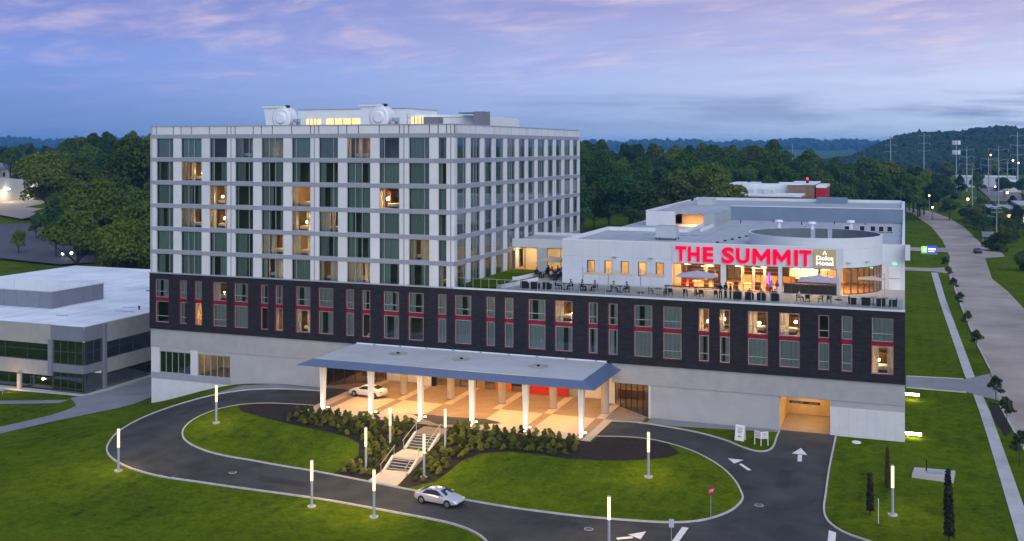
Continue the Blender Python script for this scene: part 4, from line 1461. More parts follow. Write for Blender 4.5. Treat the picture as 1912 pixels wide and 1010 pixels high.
# east wall with the service door
B('east_wall', hotel, -2.6, -0.02, 16.6, 16.9, Z_T, 18.9, 'cool_panel')
B('service_door', hotel, -1.85, -0.55, 16.5, 16.6, Z_T, 16.2, 'fan_white')
B('door_rail', hotel, -1.85, -0.55, 16.46, 16.499, 14.85, 14.92, 'band_grey')
B('exit_sign', hotel, -1.35, -0.95, 16.44, 16.52, 16.5, 16.72, 'exit_green')
B('exit_sign', hotel, -3.9, -3.5, 14.6, 14.68, 16.2, 16.42, 'exit_green')
B('east_wall', hotel, -0.24, -0.021, 16.91, 80.0, Z_D, 18.9, 'cool_panel')
B('east_panel', hotel, 0.0, 0.55, 15.2, 16.8, 17.2, 18.9, 'cool_panel')
# restaurant inside
RZ_ = 18.55
B('restaurant_ceiling', hotel, WX0 + 0.2, -6.9, YW + 0.3, 29.8, 17.3, 17.5, 'interior_cream')
B('restaurant_ceiling', hotel, -6.89, -0.3, 16.95, 29.8, 17.3, 17.5, 'interior_cream')
for nm, z0, z1, rr, mm in (('bay_ceiling', 17.25, 17.45, RD - 0.3, 'interior_cream'), ('bay_floor', Z_T + 0.013, Z_T + 0.02, RD - 0.25, 'wood_warm'), ('bay_roof', RZ_ - 0.3, RZ_ + 0.01, RD - 0.24, 'membrane')):
    k = MB()
    k.prism([(CXD + rr * math.cos(2 * PI * i / 48), CYD + rr * math.sin(2 * PI * i / 48)) for i in range(48)], z0, z1, mm)
    k.build(nm, hotel, world_loc=True)
B('restaurant_floor', hotel, WX0 + 0.2, -6.9, YW + 0.02, 29.8, Z_T - 0.02, Z_T + 0.012, 'wood_warm')
B('restaurant_back', hotel, WX0 + 0.2, -2.7, 21.0, 21.3, Z_T, 17.3, 'interior_cream')
B('restaurant_back', hotel, WX0 + 0.25, WX1 + 0.3, 13.4, 13.6, Z_T, 17.3, 'interior_cream')
for x in (-23.5, -17.2, -11.0):
    B('bar_shelving', hotel, x - 2.4, x + 2.4, 18.6, 19.3, Z_T, 16.7, 'wood_dark')
    for j in range(5):
        B('bar_shelf', hotel, x - 2.3, x + 2.3, 18.35, 18.62, Z_T + 0.7 + j * 0.5, Z_T + 0.78 + j * 0.5, 'wood_warm')
        if j % 2 == 0:
            o1 = (-2.2, -0.9, 0.6)[j // 2]
            B('shelf_light', hotel, x + o1, x + o1 + 1.6, 18.45, 18.6, Z_T + 0.66 + j * 0.5, Z_T + 0.695 + j * 0.5, 'ceiling_glow')
B('bar_counter', hotel, -18.6, -12.5, 15.6, 16.4, Z_T, Z_T + 1.1, 'wood_warm')
for x, w_, m_ in ((-25.2, 0.5, 'wood_dark'), (-22.6, 0.35, 'interior_cream'), (-20.9, 0.3, 'wood_dark'), (-18.2, 0.3, 'column_white'), (-16.9, 0.3, 'column_white'), (-15.6, 0.3, 'column_white')):
    B('inner_column', hotel, x - w_ / 2, x + w_ / 2, 11.4, 11.7, Z_T, 17.3, m_)
B('booth_screen', hotel, -13.2, -7.3, YW + 0.7, YW + 0.85, Z_T, Z_T + 1.15, 'frame_dark')
B('wall_hanging', hotel, -12.9, -9.6, 13.3, 13.4, 15.0, 16.9, 'interior_cream')
B('wall_hanging', hotel, -9.4, -6.6, 13.6, 13.7, 14.4, 16.9, 'wood_warm')
for x, y, m_ in ((-25.0, 10.3, 'red_leather'), (-24.2, 10.9, 'red_leather'), (-22.3, 10.4, 'wood_warm'), (-21.2, 11.0, 'wood_dark'), (-18.8, 10.3, 'wood_dark'), (-16.3, 10.6, 'wood_dark'), (-15.0, 10.2, 'red_leather')):
    B('inner_chair', hotel, x - 0.28, x + 0.28, y - 0.28, y + 0.28, Z_T, Z_T + 0.5, m_)
    B('inner_chair', hotel, x - 0.28, x + 0.28, y + 0.2, y + 0.28, Z_T + 0.5, Z_T + 0.9, m_)
for x in (-23.5, -19.8, -17.4):
    B('inner_table', hotel, x - 0.5, x + 0.5, 10.2, 10.9, Z_T + 0.7, Z_T + 0.76, 'interior_cream')
for x in (-24.6, -21.8, -18.6, -15.6, -11.8, -8.6):
    for y in (10.6, 14.2):
        k = MB()
        k.tube((0, 0, 0), (0, 0, 0.12), 0.42, 0.34, 'ceiling_glow', 14)
        k.tube((0, 0, 0.12), (0, 0, 0.9), 0.015, 0.015, 'black', 5)
        k.build('pendant_lamp', hotel, (x + (0.7 if y > 12 else 0), y, 16.3), world_loc=True)
for x in (-23.0, -17.0, -10.5, -36.0, -31.0):
    area_light('restaurant_lamp', hotel, (x, 11.6, 17.2), 3.0, 1.6, 1000 if x > -26 else 170, (1.0, 0.60, 0.25))
area_light('restaurant_lamp', hotel, (-6.5, 15.0, 17.2), 2.0, 2.0, 240, WARM)
for k_, (x, m) in enumerate(((-14.9, 'uv_purple'),)):
    B('lit_poster', hotel, x - 0.12, x + 0.12, 10.0, 10.1, 14.3, 15.7, m)
# link between tower and restaurant: white fascia over lit glass
YL = 19.7
B('link_fascia', hotel, XT + 0.04, WX0 + 0.2, YL, YL + 0.3, 16.7, 17.85, 'cool_panel')
B('link_roof', hotel, XT + 0.04, WX0 + 0.2, YL + 0.31, 30.0, 17.3, 17.6, 'membrane')
B('link_parapet', hotel, XT + 0.04, WX0 + 0.2, 29.7, 30.0, 17.6, 17.95, 'cool_panel')
glazed_screen('glazed_screen', (XT + 0.06, YL + 0.1), (-47.0, YL + 0.1), Z_T + 0.05, 16.68, 2, 'clear_glass', 'frame_dark', hotel)
B('front_pier', hotel, -47.0, -45.6, YL - 0.02, YL + 0.3, Z_T, 16.7, 'hvac')
glazed_screen('glazed_screen', (-45.6, YL + 0.1), (WX0 + 0.05, YL + 0.1), Z_T + 0.05, 16.68, 3, 'clear_glass', 'frame_dark', hotel)
B('link_wall', hotel, XT + 0.04, WX0, 24.0, 24.2, Z_T, 17.3, 'interior_cream')
B('link_floor', hotel, XT + 0.04, WX0, YL + 0.31, 24.0, Z_T + 0.005, Z_T + 0.02, 'wood_warm')
for x in (-49.2, -43.2):
    area_light('link_lamp', hotel, (x, 21.8, 17.2), 2.0, 1.2, 190, (1.0, 0.68, 0.33))
    B('link_light', hotel, x - 0.8, x + 0.8, 21.6, 21.9, 17.22, 17.28, 'ceiling_glow')

# --- roofs behind
RZ = 18.55
B('flat_roof', hotel, WX0 + 0.2, -6.9, YW + 0.26, 57.0, RZ - 0.4, RZ, 'membrane')
B('flat_roof', hotel, -6.89, -0.3, 16.92, 57.0, RZ - 0.4, RZ - 0.003, 'membrane')
B('roof_kerb', hotel, WX0, WX1, YW + 0.001, YW + 0.3, 18.951, 19.05, 'fan_white')
B('roof_kerb', hotel, WX1 + 0.01, -6.6, YW - 0.1, YW + 0.25, 18.971, 19.06, 'fan_white')
B('roof_kerb', hotel, WX0, WX0 + 0.3, YW + 0.31, 30.0, 18.6, 19.05, 'fan_white')
B('roof_kerb', hotel, WX0 + 0.31, -28.4, 29.7, 30.0, 18.55, 19.05, 'fan_white')
B('roof_kerb', hotel, -28.6, -28.3, 30.01, 41.0, 18.55, 19.0, 'fan_white')
B('roof_kerb', hotel, -0.35, -0.05, 16.9, 56.9, 18.9, 19.0, 'fan_white')
B('roof_kerb', hotel, -27.0, -26.7, 32.0, 57.0, 18.55, 18.95, 'fan_white')
# second block
B('upper_wall', hotel, -36.85, -32.4, 40.7, 41.0, 13.0, 20.75, 'white_panel')
B('upper_wall', hotel, -36.85, -36.6, 41.01, 75.0, 13.0, 20.75, 'white_panel')
B('upper_wall', hotel, -32.4, -28.2, 46.0, 46.3, 15.0, 20.4, 'interior_cream')
B('upper_wall', hotel, -28.2, -26.5, 41.0, 58.0, 18.0, 20.5, 'membrane')
B('upper_roof', hotel, -36.6, -32.4, 41.01, 75.0, 20.2, 20.5, 'membrane')
B('upper_roof', hotel, -32.39, -28.21, 42.5, 75.0, 20.28, 20.58, 'membrane')
B('roof_kerb', hotel, -36.9, -36.55, 40.66, 75.0, 20.751, 20.85, 'fan_white')
area_light('niche_lamp', hotel, (-30.3, 43.2, 20.1), 1.5, 1.0, 260, (1.0, 0.5, 0.18))
B('upper_wall', hotel, -26.49, -0.3, 57.0, 57.3, 18.0, 20.8, 'membrane_slate')
B('upper_roof', hotel, -36.5, -0.3, 57.31, 80.0, 20.3, 20.62, 'membrane')
B('roof_kerb', hotel, -26.49, -0.3, 56.96, 57.32, 20.801, 20.9, 'fan_white')
B('upper_wall', hotel, -0.55, -0.03, 57.33, 80.0, 18.91, 20.95, 'cool_panel')
B('roof_kerb', hotel, -36.5, -0.6, 79.7, 80.0, 20.62, 21.1, 'cool_panel')
B('roof_hatch', hotel, -14.5, -9.5, 74.0, 79.0, 20.62, 21.5, 'membrane_slate')
B('roof_hatch', hotel, -33.0, -30.5, 62.0, 66.0, 20.62, 21.8, 'hvac')
B('rear_wall', hotel, -37.0, -0.3, 80.01, 80.3, 0.0, 20.9, 'cool_panel')
# low back terrace seen beside the tower
B('back_terrace', hotel, XT + 0.1, -37.0, 30.01, 78.0, 12.9, Z_T, 'terrace_floor')
k = MB()
for i in range(13):
    k.box(XT + 1.02, XT + 1.06, 31 + i * 3.6, 31.05 + i * 3.6, 0, 1.15, 'steel')
k.box(XT + 1.0, XT + 1.08, 30.9, 76, 1.15, 1.2, 'steel')
k.build('back_railing', hotel, (0, 0, Z_T), world_loc=True)
tag(B('roof_meadow', hotel, XT + 1.2, -42.0, 30.1, 66.0, Z_T + 0.003, Z_T + 0.15, 'grass'))
# roof plant
k = MB()
k.box(-1.3, 1.3, -1.0, 1.0, 0.35, 1.75, 'hvac')
k.box(-1.22, 1.22, -0.92, 0.92, 1.75, 1.82, 'membrane')
for sx in (-1, 1):
    for sy in (-1, 1):
        k.box(sx * 1.25 - 0.05, sx * 1.25 + 0.05, sy * 0.9 - 0.05, sy * 0.9 + 0.05, 0, 0.36, 'black')
for i in range(6):
    k.box(-1.31, -1.30, -0.9 + i * 0.3, -0.7 + i * 0.3, 0.5, 1.6, 'band_grey')
tag(k.build('rooftop_unit', None, (-28.6, 17.6, RZ)), 'grey air-conditioning box on the flat roof left of the sign', 'air conditioner')
for i, (x, y, hh) in enumerate(((-17.2, 41.0, 1.0), (-12.6, 41.5, 0.8), (-7.3, 42.0, 1.1))):
    k = MB()
    k.tube((0, 0, 0), (0, 0, hh), 0.28, 0.28, 'fan_white', 12)
    k.tube((0, 0, hh), (0, 0, hh + 0.3), 0.62, 0.5, 'fan_white', 12)
    k.box(-1.6, 1.6, -0.15, 0.15, 0.05, 0.2, 'hvac')
    tag(k.build('roof_vent', None, (x, y, RZ)), ('white mushroom vent nearest the left end of the pipe run behind the drum',
        'middle white mushroom vent behind the round drum', 'white mushroom vent behind the drum, nearest the roof edge')[i], 'vent', 'vents behind the drum')
for i, (x, y) in enumerate(((-5.6, 39.0), (-4.2, 39.2), (-3.1, 39.0), (-2.0, 39.3), (-7.6, 38.0))):
    k = MB()
    k.box(-0.42, 0.42, -0.4, 0.4, 0.12, 0.95, 'hvac')
    k.box(-0.3, 0.3, -0.42, -0.4, 0.2, 0.85, 'black')
    k.box(-0.3, -0.2, -0.35, 0.35, 0, 0.12, 'black')
    k.box(0.2, 0.3, -0.35, 0.35, 0, 0.12, 'black')
    tag(k.build('condenser', None, (x, y, RZ)), 'small dark condenser in the row behind the round drum', 'air conditioner', 'condensers behind the drum')
for i in range(8):
    k = MB()
    k.box(-0.18, 0.18, -0.18, 0.18, 0, 0.16, 'black')
    k.tube((-0.6, -0.5, 0.12), (0.6, 0.5, 0.12), 0.04, 0.04, 'hvac', 6)
    tag(k.build('pipe_support', None, (-22.3 + i * 0.52, 12.6 + i * 2.6, RZ)), 'small black pipe block on the roof path left of the drum', 'pipe support', 'pipe blocks on the roof')
for i in range(5):
    k = MB()
    k.box(-0.9, 0.9, -0.03, 0.03, 0, 0.03, 'hvac')
    k.tube((0, 0, 0), (0, 0, 0.5), 0.07, 0.07, 'black', 8)
    tag(k.build('vent_pipe', None, (-24.0 + i * 4.6, 50.0 + (i % 2) * 3, RZ)), 'thin black vent pipe on the flat roof before the upper wall', 'vent', 'vent pipes on the roof')

# membrane seams and walk pads
for i in range(1, 9):
    B('roof_seam', hotel, WX0 + 0.6 + i * 3.6, WX0 + 0.66 + i * 3.6, 9.2, 29.5 if i < 3 else 56.5, RZ, RZ + 0.012, 'membrane_slate')
for i in range(6):
    B('walk_pad', hotel, -33.5 + i * 1.3, -32.5 + i * 1.3, 24.0 + (i % 2) * 0.3, 25.0 + (i % 2) * 0.3, RZ, RZ + 0.02, 'membrane_slate')
for i in range(1, 7):
    B('roof_seam', hotel, -36.0, -0.7, 58.0 + i * 3.0, 58.06 + i * 3.0, 20.62, 20.632, 'membrane_slate')

# --- tower roof: plant house, big fans, right wing
B('plant_house', hotel, -80.0, -63.1, 12.0, 22.0, 32.5, 35.65, 'fan_white')
B('plant_house_cap', hotel, -80.1, -63.0, 11.9, 22.1, 35.651, 35.75, 'joint_grey')
B('plant_house', hotel, -63.0, -52.0, 12.3, 26.0, 32.5, 34.45, 'fan_white')
kcap = MB()
kcap.add([(-63.0, 12.2, 34.452), (-52.0, 12.2, 34.452), (-52.0, 26, 34.452), (-63.0, 26, 34.452), (-63.0, 12.2, 34.95), (-52.0, 12.2, 34.55), (-52.0, 26, 34.55), (-63.0, 26, 34.95)],
         [(0, 1, 5, 4), (1, 2, 6, 5), (2, 3, 7, 6), (3, 0, 4, 7), (4, 5, 6, 7)], 'membrane_white')
kcap.build('plant_house_cap', hotel, world_loc=True)
for a, b in ((-78.6, -76.3), (-75.4, -70.1)):
    B('window_sill', hotel, a, b, 11.95, 11.99, 33.2, 33.28, 'joint_grey')
emis('plant_glow', (1.0, 0.66, 0.32), 1.05)
for a, b, z1 in ((-78.6, -76.3, 34.35), (-75.4, -70.1, 34.38), (-62.3, -60.2, 34.5), (-59.6, -58.2, 34.45)):
    B('lit_window', hotel, a, b, 11.9, 11.94, 33.3, z1, 'plant_glow')
    n = 4
    for i in range(1, n):
        x = a + (b - a) * i / n
        B('window_bar', hotel, x - 0.04, x + 0.04, 11.86, 11.899, 33.3, z1, 'frame_dark')
B('plant_tower', hotel, -52.4, -50.95, 10.0, 12.2, 32.5, 35.05, 'office_grey')
B('plant_tower', hotel, -54.6, -52.41, 10.2, 12.2, 34.8, 34.98, 'office_grey')
B('roof_box', hotel, -58.6, -56.5, 8.0, 9.6, 33.0, 34.35, 'office_grey')
B('roof_box', hotel, XT - 5.0, XT - 3.0, 24.0, 28.0, 33.0, 34.0, 'fan_white')


def snail_fan(x, y, lab):
    """scroll fan: round housing with an upward square outlet and an inlet cone"""
    t = thing('exhaust_fan', lab, 'exhaust fan', (x, y, 32.5), 0, 'big white fans on the tower roof')
    t.scale = (0.88, 0.88, 0.9)
    k = MB()
    n = 22
    ring = []
    for i in range(n):
        a = 2 * PI * i / n
        r = 1.55 + 0.18 * math.sin(a * 0.5)
        ring.append((r * math.cos(a), r * math.sin(a)))
    v = [(p[0], -0.95, p[1]) for p in ring] + [(p[0] * 1.0, 0.95, p[1]) for p in ring]
    vi = [(p[0] * 0.82, -1.15, p[1] * 0.82) for p in ring]
    k.add(v + vi, [(i, (i + 1) % n, n + (i + 1) % n, n + i) for i in range(n)] + [tuple(range(n, 2 * n))[::-1]]
          + [(2 * n + i, 2 * n + (i + 1) % n, (i + 1) % n, i) for i in range(n)] + [tuple(range(2 * n, 3 * n))], 'fan_white')
    k.build('housing', t, (0.9, 0, 2.0), smooth=False)
    k = MB()
    k.add([(-2.2, -0.9, 0.2), (-0.2, -0.9, 0.2), (-0.2, 0.9, 0.2), (-2.2, 0.9, 0.2), (-2.7, -0.95, 3.55), (0.7, -0.95, 3.55), (0.7, 0.95, 3.55), (-2.7, 0.95, 3.55)],
          [(0, 3, 2, 1), (4, 5, 6, 7), (0, 1, 5, 4), (1, 2, 6, 5), (2, 3, 7, 6), (3, 0, 4, 7)], 'fan_white')
    k.build('outlet_duct', t, (0.4, 0.0, 0.0))
    k = MB()
    k.box(-2.85, 0.85, -1.1, 1.1, 3.55, 3.82, 'fan_white')
    k.build('outlet_rim', t, (0.4, 0, 0))
    k = MB()
    k.tube((0, -1.16, 2.0), (0, -1.5, 2.0), 0.95, 0.7, 'fan_white', 18)
    k.build('inlet_cone', t, (0.9, 0, 0))
    k = MB()
    k.box(1.0, 1.6, -0.3, 0.3, 3.62, 3.95, 'black')
    k.build('motor', t)
    k = MB()
    k.box(2.6, 3.2, -0.6, 0.5, 0.1, 1.4, 'hvac')
    k.box(2.62, 3.9, -0.5, -0.4, 0.1, 1.9, 'rail_glass')
    k.build('guard', t)
    k = MB()
    k.box(-1.8, 2.2, -0.8, 0.8, 0, 0.3, 'hvac')
    k.build('base_frame', t)


snail_fan(-79.0, 6.0, 'white scroll exhaust fan at the left end of the tower roof')
snail_fan(-64.3, 6.0, 'white scroll exhaust fan before the middle of the rooftop plant house')

# ------------------------------------------------------------------ signs on the restaurant front
sign = thing('letter_sign', 'red glowing capital letters THE SUMMIT over the restaurant windows', 'sign', (-17.8, 8.4, 17.7))


def text_mesh(body, size, ext, m, offset=0.0, bevel=0.0):
    cu = bpy.data.curves.new('lettering', 'FONT')
    cu.body = body
    cu.size = size
    cu.extrude = ext
    cu.offset = offset
    cu.bevel_depth = bevel
    cu.align_x = 'LEFT'
    cu.resolution_u = 4
    o = bpy.data.objects.new('lettering', cu)
    COL.objects.link(o)
    dg = bpy.context.evaluated_depsgraph_get()
    me = bpy.data.meshes.new_from_object(o.evaluated_get(dg))
    bpy.data.objects.remove(o)
    me.materials.clear()
    me.materials.append(MATS[m])
    return me


def fit_text(me, w, hh):
    xs = np.array([v.co[:] for v in me.vertices])
    lo, hi = xs.min(0), xs.max(0)
    for v in me.vertices:
        v.co.x = (v.co.x - lo[0]) / (hi[0] - lo[0]) * w
        v.co.y = (v.co.y - lo[1]) / (hi[1] - lo[1]) * hh
    return me


LET = [('T', -25.61, -24.34), ('H', -24.14, -22.73), ('E', -22.35, -21.12), ('S', -20.14, -18.70), ('U', -18.48, -16.93), ('M', -16.59, -14.57), ('M', -14.27, -12.28),
       ('I', -11.89, -11.47), ('T', -11.32, -10.0)]
for ch, a, b in LET:
    ov = 0.10 if ch == 'S' else 0.0
    if ch == 'M':
        w_, s_ = b - a, 0.40
        k = MB()
        k.prism([(0, 0), (s_, 0), (s_, 1.0), (w_ / 2, 0.30), (w_ - s_, 1.0), (w_ - s_, 0), (w_, 0), (w_, 1.72), (w_ - 0.08, 1.8), (w_ - s_, 1.8), (w_ / 2, 0.92), (s_, 1.8), (0.08, 1.8), (0, 1.72)], -0.07, 0.07, 'letter_red')
        me = k.mesh('letter')
    else:
        me = fit_text(text_mesh(ch, 2.0, 0.07, 'letter_red', 0.075), b - a, 1.80 + ov)
    o = link('letter', me, sign, (a, YW - 0.19, 16.85 - ov / 2), (PI / 2, 0, 0), world_loc=True)
    o['label'] = 'red glowing capital letter ' + ch
board = thing('board_sign', 'square tan lit board with white words A Dolce Hotel beside the red letters', 'sign', (-8.5, 8.4, 16.85))
B('board_panel', board, -9.75, -7.3, YW - 0.26, YW - 0.11, 16.83, 18.80, 'board_glow')
for body, wq, z, hh in (('A', 0.50, 18.20, 0.45), ('Dolce', 1.85, 17.58, 0.50), ('Hotel', 1.85, 17.0, 0.50)):
    me = fit_text(text_mesh(body, 0.5, 0.01, 'board_text', 0.010), wq, hh)
    link('lettering', me, board, (-8.53 - wq / 2, YW - 0.275, z), (PI / 2, 0, 0), world_loc=True)

# ------------------------------------------------------------------ glass railing on the terrace edge
rail = thing('terrace_railing', 'glass balustrade with steel posts along the front edge of the roof terrace', 'railing', (-25.0, 0.1, Z_T))
rp = MB()
rp.box(-0.03, 0.03, -0.02, 0.02, 0, 1.12, 'steel')
rpm = rp.mesh('post')
gp = pane_mesh(0.98, 0.98, 'rail_glass')
nR = 49
for i in range(nR + 1):
    x = XT + 0.35 + i * (50.1 / nR)
    link('post', rpm, rail, (x, 0.12, Z_T + 0.06), world_loc=True)
    if i < nR:
        link('pane', gp, rail, (x + 0.02, 0.12, Z_T + 0.10), world_loc=True)
B('top_rail', rail, XT + 0.1, -0.15, 0.08, 0.16, Z_T + 1.18, Z_T + 1.23, 'steel')

# ------------------------------------------------------------------ glass office building on the left
office = thing('office_building', 'low office block with grey parapet bands and dark green ribbon glazing beside the hotel', 'building', (-118.0, 10.0, -4.3))
OX, OY, OZ, OT = -107.4, 0.5, -4.35, 5.3
B('roof', office, -165.0, OX + 0.0, OY + 0.0, 60.0, OT - 0.5, OT - 0.02, 'membrane_white')
# parapet bands: pale at the left, blue-grey at the glass corner, pale again on the side
XP = -113.2
B('parapet', office, -165.0, XP, OY - 0.25, OY + 0.1, 2.55, OT, 'stone_tan')
B('parapet', office, XP + 0.01, OX, OY - 0.1, OY + 0.1, 3.2, OT - 0.04, 'office_grey')
B('parapet', office, OX - 0.2, OX + 0.1, OY + 0.11, 4.3, 3.2, OT - 0.04, 'office_grey')
B('parapet', office, OX - 0.2, OX + 0.3, 4.31, 60.0, 2.55, OT, 'stone_tan')
B('floor_band', office, -165.0, XP, OY - 0.25, OY + 0.1, -1.9, 0.1, 'stone_tan')
B('floor_band', office, XP + 0.01, OX, OY - 0.1, OY + 0.1, -1.3, -0.15, 'office_grey')
B('floor_band', office, OX - 0.2, OX + 0.1, OY + 0.11, 4.3, -1.3, -0.15, 'office_grey')
B('floor_band', office, OX - 0.2, OX + 0.3, 4.31, 60.0, -1.9, 0.1, 'stone_tan')
B('corner_fin', office, XP - 0.35, XP + 0.3, OY - 0.35, OY + 0.2, -1.9, 3.2, 'office_grey')
B('corner_fin', office, OX - 0.1, OX + 0.4, 4.1, 4.6, OZ, OT - 0.1, 'office_grey')
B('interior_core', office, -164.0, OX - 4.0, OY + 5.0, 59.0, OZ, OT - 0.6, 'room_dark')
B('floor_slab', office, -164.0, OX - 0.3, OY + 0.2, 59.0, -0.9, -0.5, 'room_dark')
B('base_kerb', office, -165.0, OX + 0.5, OY - 0.8, OY + 0.3, OZ - 0.6, OZ + 0.25, 'sidewalk')
B('base_kerb', office, OX - 0.3, OX + 0.9, OY + 0.31, 60.0, OZ - 0.6, OZ + 0.2, 'sidewalk')


def ribbon(x0, x1, y, z0, z1, n, rail, side=False):
    if side:
        return window(office, OX + 0.05, x0, z0, x1 - x0, z1 - z0, [i / n for i in range(1, n)], side=True, gmat='office_glass', fmat='frame_dark', cover=[], rails=rail)
    return window(office, x0, y, z0, x1 - x0, z1 - z0, [i / n for i in range(1, n)], gmat='office_glass', fmat='frame_dark', cover=[], rails=rail)


ribbon(-142.0, XP - 0.4, OY, 0.12, 2.54, 7, (0.62,))
ribbon(-142.0, XP - 0.4, OY + 0.6, OZ + 0.3, -1.92, 7, (0.2, 0.72))
ribbon(XP + 0.35, OX - 0.15, OY - 0.06, -0.13, 3.18, 4, (0.52,))
ribbon(XP + 0.35, OX - 0.15, OY - 0.06, OZ + 0.28, -1.32, 4, (0.2, 0.7))
ribbon(OY + 0.15, 4.05, 0, -0.13, 3.18, 2, (0.52,), side=True)
ribbon(OY + 0.15, 4.05, 0, OZ + 0.25, -1.32, 2, (0.2, 0.7), side=True)
ribbon(4.65, 36.0, 0, 0.12, 2.54, 11, (0.62,), side=True)
ribbon(4.65, 36.0, 0, OZ + 0.25, -1.92, 11, (0.72,), side=True)
B('office_light', office, OX - 3.0, OX - 0.6, 1.2, 4.0, 2.95, 3.0, 'plant_glow')
B('office_light', office, OX - 3.4, OX - 1.2, 5.5, 9.0, -2.3, -2.2, 'plant_glow')
k = MB()
k.tube((0, 0, 0), (0, 0, 2.4), 0.36, 0.36, 'stone_tan', 16)
k.build('porch_column', office, (-118.6, OY - 0.45, OZ), world_loc=True)
# roof screen of upright panels round the plant deck
scr = thing('roof_screen', 'grey panel screen enclosing the plant deck on the office roof', 'screen', (-125.0, 14.0, OT))
SX, SY = -124.0, 11.6
for i in range(14):
    B('screen_panel', scr, SX - (i + 1) * 2.4 + 0.02, SX - i * 2.4 - 0.02, SY, SY + 0.12, OT + 0.1, OT + 2.6, 'office_grey')
for i in range(5):
    B('screen_panel', scr, SX - 0.12, SX, SY + 0.13 + i * 2.2, SY + 2.29 + i * 2.2, OT + 0.1, OT + 2.6, 'office_grey')
for i in range(14):
    B('screen_panel', scr, SX - (i + 1) * 2.4 + 0.02, SX - i * 2.4 - 0.02, SY + 11.2, SY + 11.32, OT + 0.1, OT + 2.6, 'cool_panel')
B('screen_cap', scr, SX - 33.6, SX + 0.05, SY - 0.04, SY + 0.16, OT + 2.6, OT + 2.68, 'hvac')
B('screen_cap', scr, SX - 0.16, SX + 0.05, SY + 0.17, SY + 11.3, OT + 2.6, OT + 2.68, 'hvac')
for i, (x, y) in enumerate(((-111.0, 16.0), (-109.6, 20.0), (-109.9, 27.0))):
    k = MB()
    k.tube((0, 0, 0), (0, 0, 0.45), 0.13, 0.13, 'black', 8)
    k.tube((0, 0, 0.45), (0, 0, 0.55), 0.22, 0.2, 'black', 8)
    tag(k.build('roof_vent', None, (x, y, OT - 0.02)), 'small black vent cap on the white office roof', 'vent', 'vent caps on the office roof')
for i in range(1, 17):
    B('roof_seam', office, OX - 0.5 - i * 3.2, OX - 0.44 - i * 3.2, OY + 0.2, 59.0, OT - 0.02, OT - 0.008, 'hvac')
for i in range(5):
    B('roof_seam', office, -164.0, OX - 0.3, 4.0 + i * 9.0, 4.06 + i * 9.0, OT - 0.0195, OT - 0.006, 'hvac')
for x0, x1, y0, y1 in ((-113.5, -110.0, 13.6, 13.9), (-115.2, -112.4, 17.0, 17.2), (-110.9, -108.6, 23.0, 23.3), (-119.0, -116.8, 7.2, 7.5)):
    B('roof_patch', office, x0, x1, y0, y1, OT - 0.018, OT + 0.01, 'office_grey')
B('roof_pipe', office, -124.0, OX - 1.0, 33.0, 33.2, OT + 0.05, OT + 0.2, 'office_grey')
# ground spotlight that washes the porch column
k = MB()
k.tube((0, 0, 0), (0, 0, 0.5), 0.05, 0.05, 'pole_grey', 6)
k.box(-0.3, 0.3, -0.16, 0.16, 0.5, 0.72, 'pole_grey')
k.box(-0.26, 0.26, 0.16, 0.17, 0.53, 0.69, 'white_far')
fz = h(-118.6, -2.6)
fl_ = tag(k.build('floodlight', None, (-118.8, -2.8, fz)), 'small warm floodlight in the grass lighting a column of the office block', 'floodlight')
area_light('flood_lamp', fl_, (-118.8, -2.3, fz + 0.7), 0.4, 0.3, 60, (1.0, 0.55, 0.3), rot=(RAD(115), 0, 0))

# ------------------------------------------------------------------ trees
NPR = np.random.default_rng(11)


def leaf_cloud(name, lobes, n, size, m, flat=0.0, inner=0.35, seed=1):
    """crown made of many small leaf-spray faces spread through the volume of several lobes"""
    r = np.random.default_rng(seed)
    lob = np.array(lobes, float)           # x y z rx ry rz
    wgt = (lob[:, 3] * lob[:, 4] * lob[:, 5]) ** (2 / 3)
    pick = r.choice(len(lob), n, p=wgt / wgt.sum())
    d = r.normal(size=(n, 3))
    d /= np.linalg.norm(d, axis=1)[:, None]
    d[:, 2] = np.where(d[:, 2] < -0.35, -d[:, 2], d[:, 2])
    rad = np.where(r.random(n) < inner, r.uniform(0.45, 0.85, n), r.uniform(0.84, 1.08, n))
    c = lob[pick, :3] + d * lob[pick, 3:] * rad[:, None]
    nrm = d * 0.8 + r.normal(size=(n, 3)) * 0.75 + np.array([0, 0, 0.25])
    nrm /= np.linalg.norm(nrm, axis=1)[:, None]
    t = np.cross(nrm, r.normal(size=(n, 3)))
    t /= np.linalg.norm(t, axis=1)[:, None]
    b = np.cross(nrm, t)
    s = size * r.uniform(0.55, 1.35, n)[:, None]
    asp = r.uniform(0.5, 0.9, n)[:, None]
    v = np.empty((n, 4, 3))
    v[:, 0] = c - t * s
    v[:, 1] = c - b * s * asp
    v[:, 2] = c + t * s
    v[:, 3] = c + b * s * asp
    me = bpy.data.meshes.new(name)
    me.from_pydata(v.reshape(-1, 3).tolist(), [], np.arange(n * 4).reshape(-1, 4).tolist())
    me.materials.append(MATS[m])
    return me


def crown_lobes(seed, R, Hc, n=9):
    r = random.Random(seed)
    L = [(0, 0, Hc * 0.55, R * 0.62, R * 0.62, Hc * 0.42)]
    for i in range(n):
        a = i * 2.4 + r.uniform(-0.4, 0.4)
        z = Hc * (0.22 + 0.62 * ((i * 0.618) % 1.0))
        rr = R * (0.62 if z < Hc * 0.6 else 0.40) * r.uniform(0.85, 1.1)
        q = R * r.uniform(0.32, 0.48)
        L.append((rr * math.cos(a), rr * math.sin(a), z, q, q, q * r.uniform(0.65, 0.95)))
    L.append((r.uniform(-.2, .2) * R, r.uniform(-.2, .2) * R, Hc * 0.88, R * 0.36, R * 0.36, Hc * 0.16))
    return L


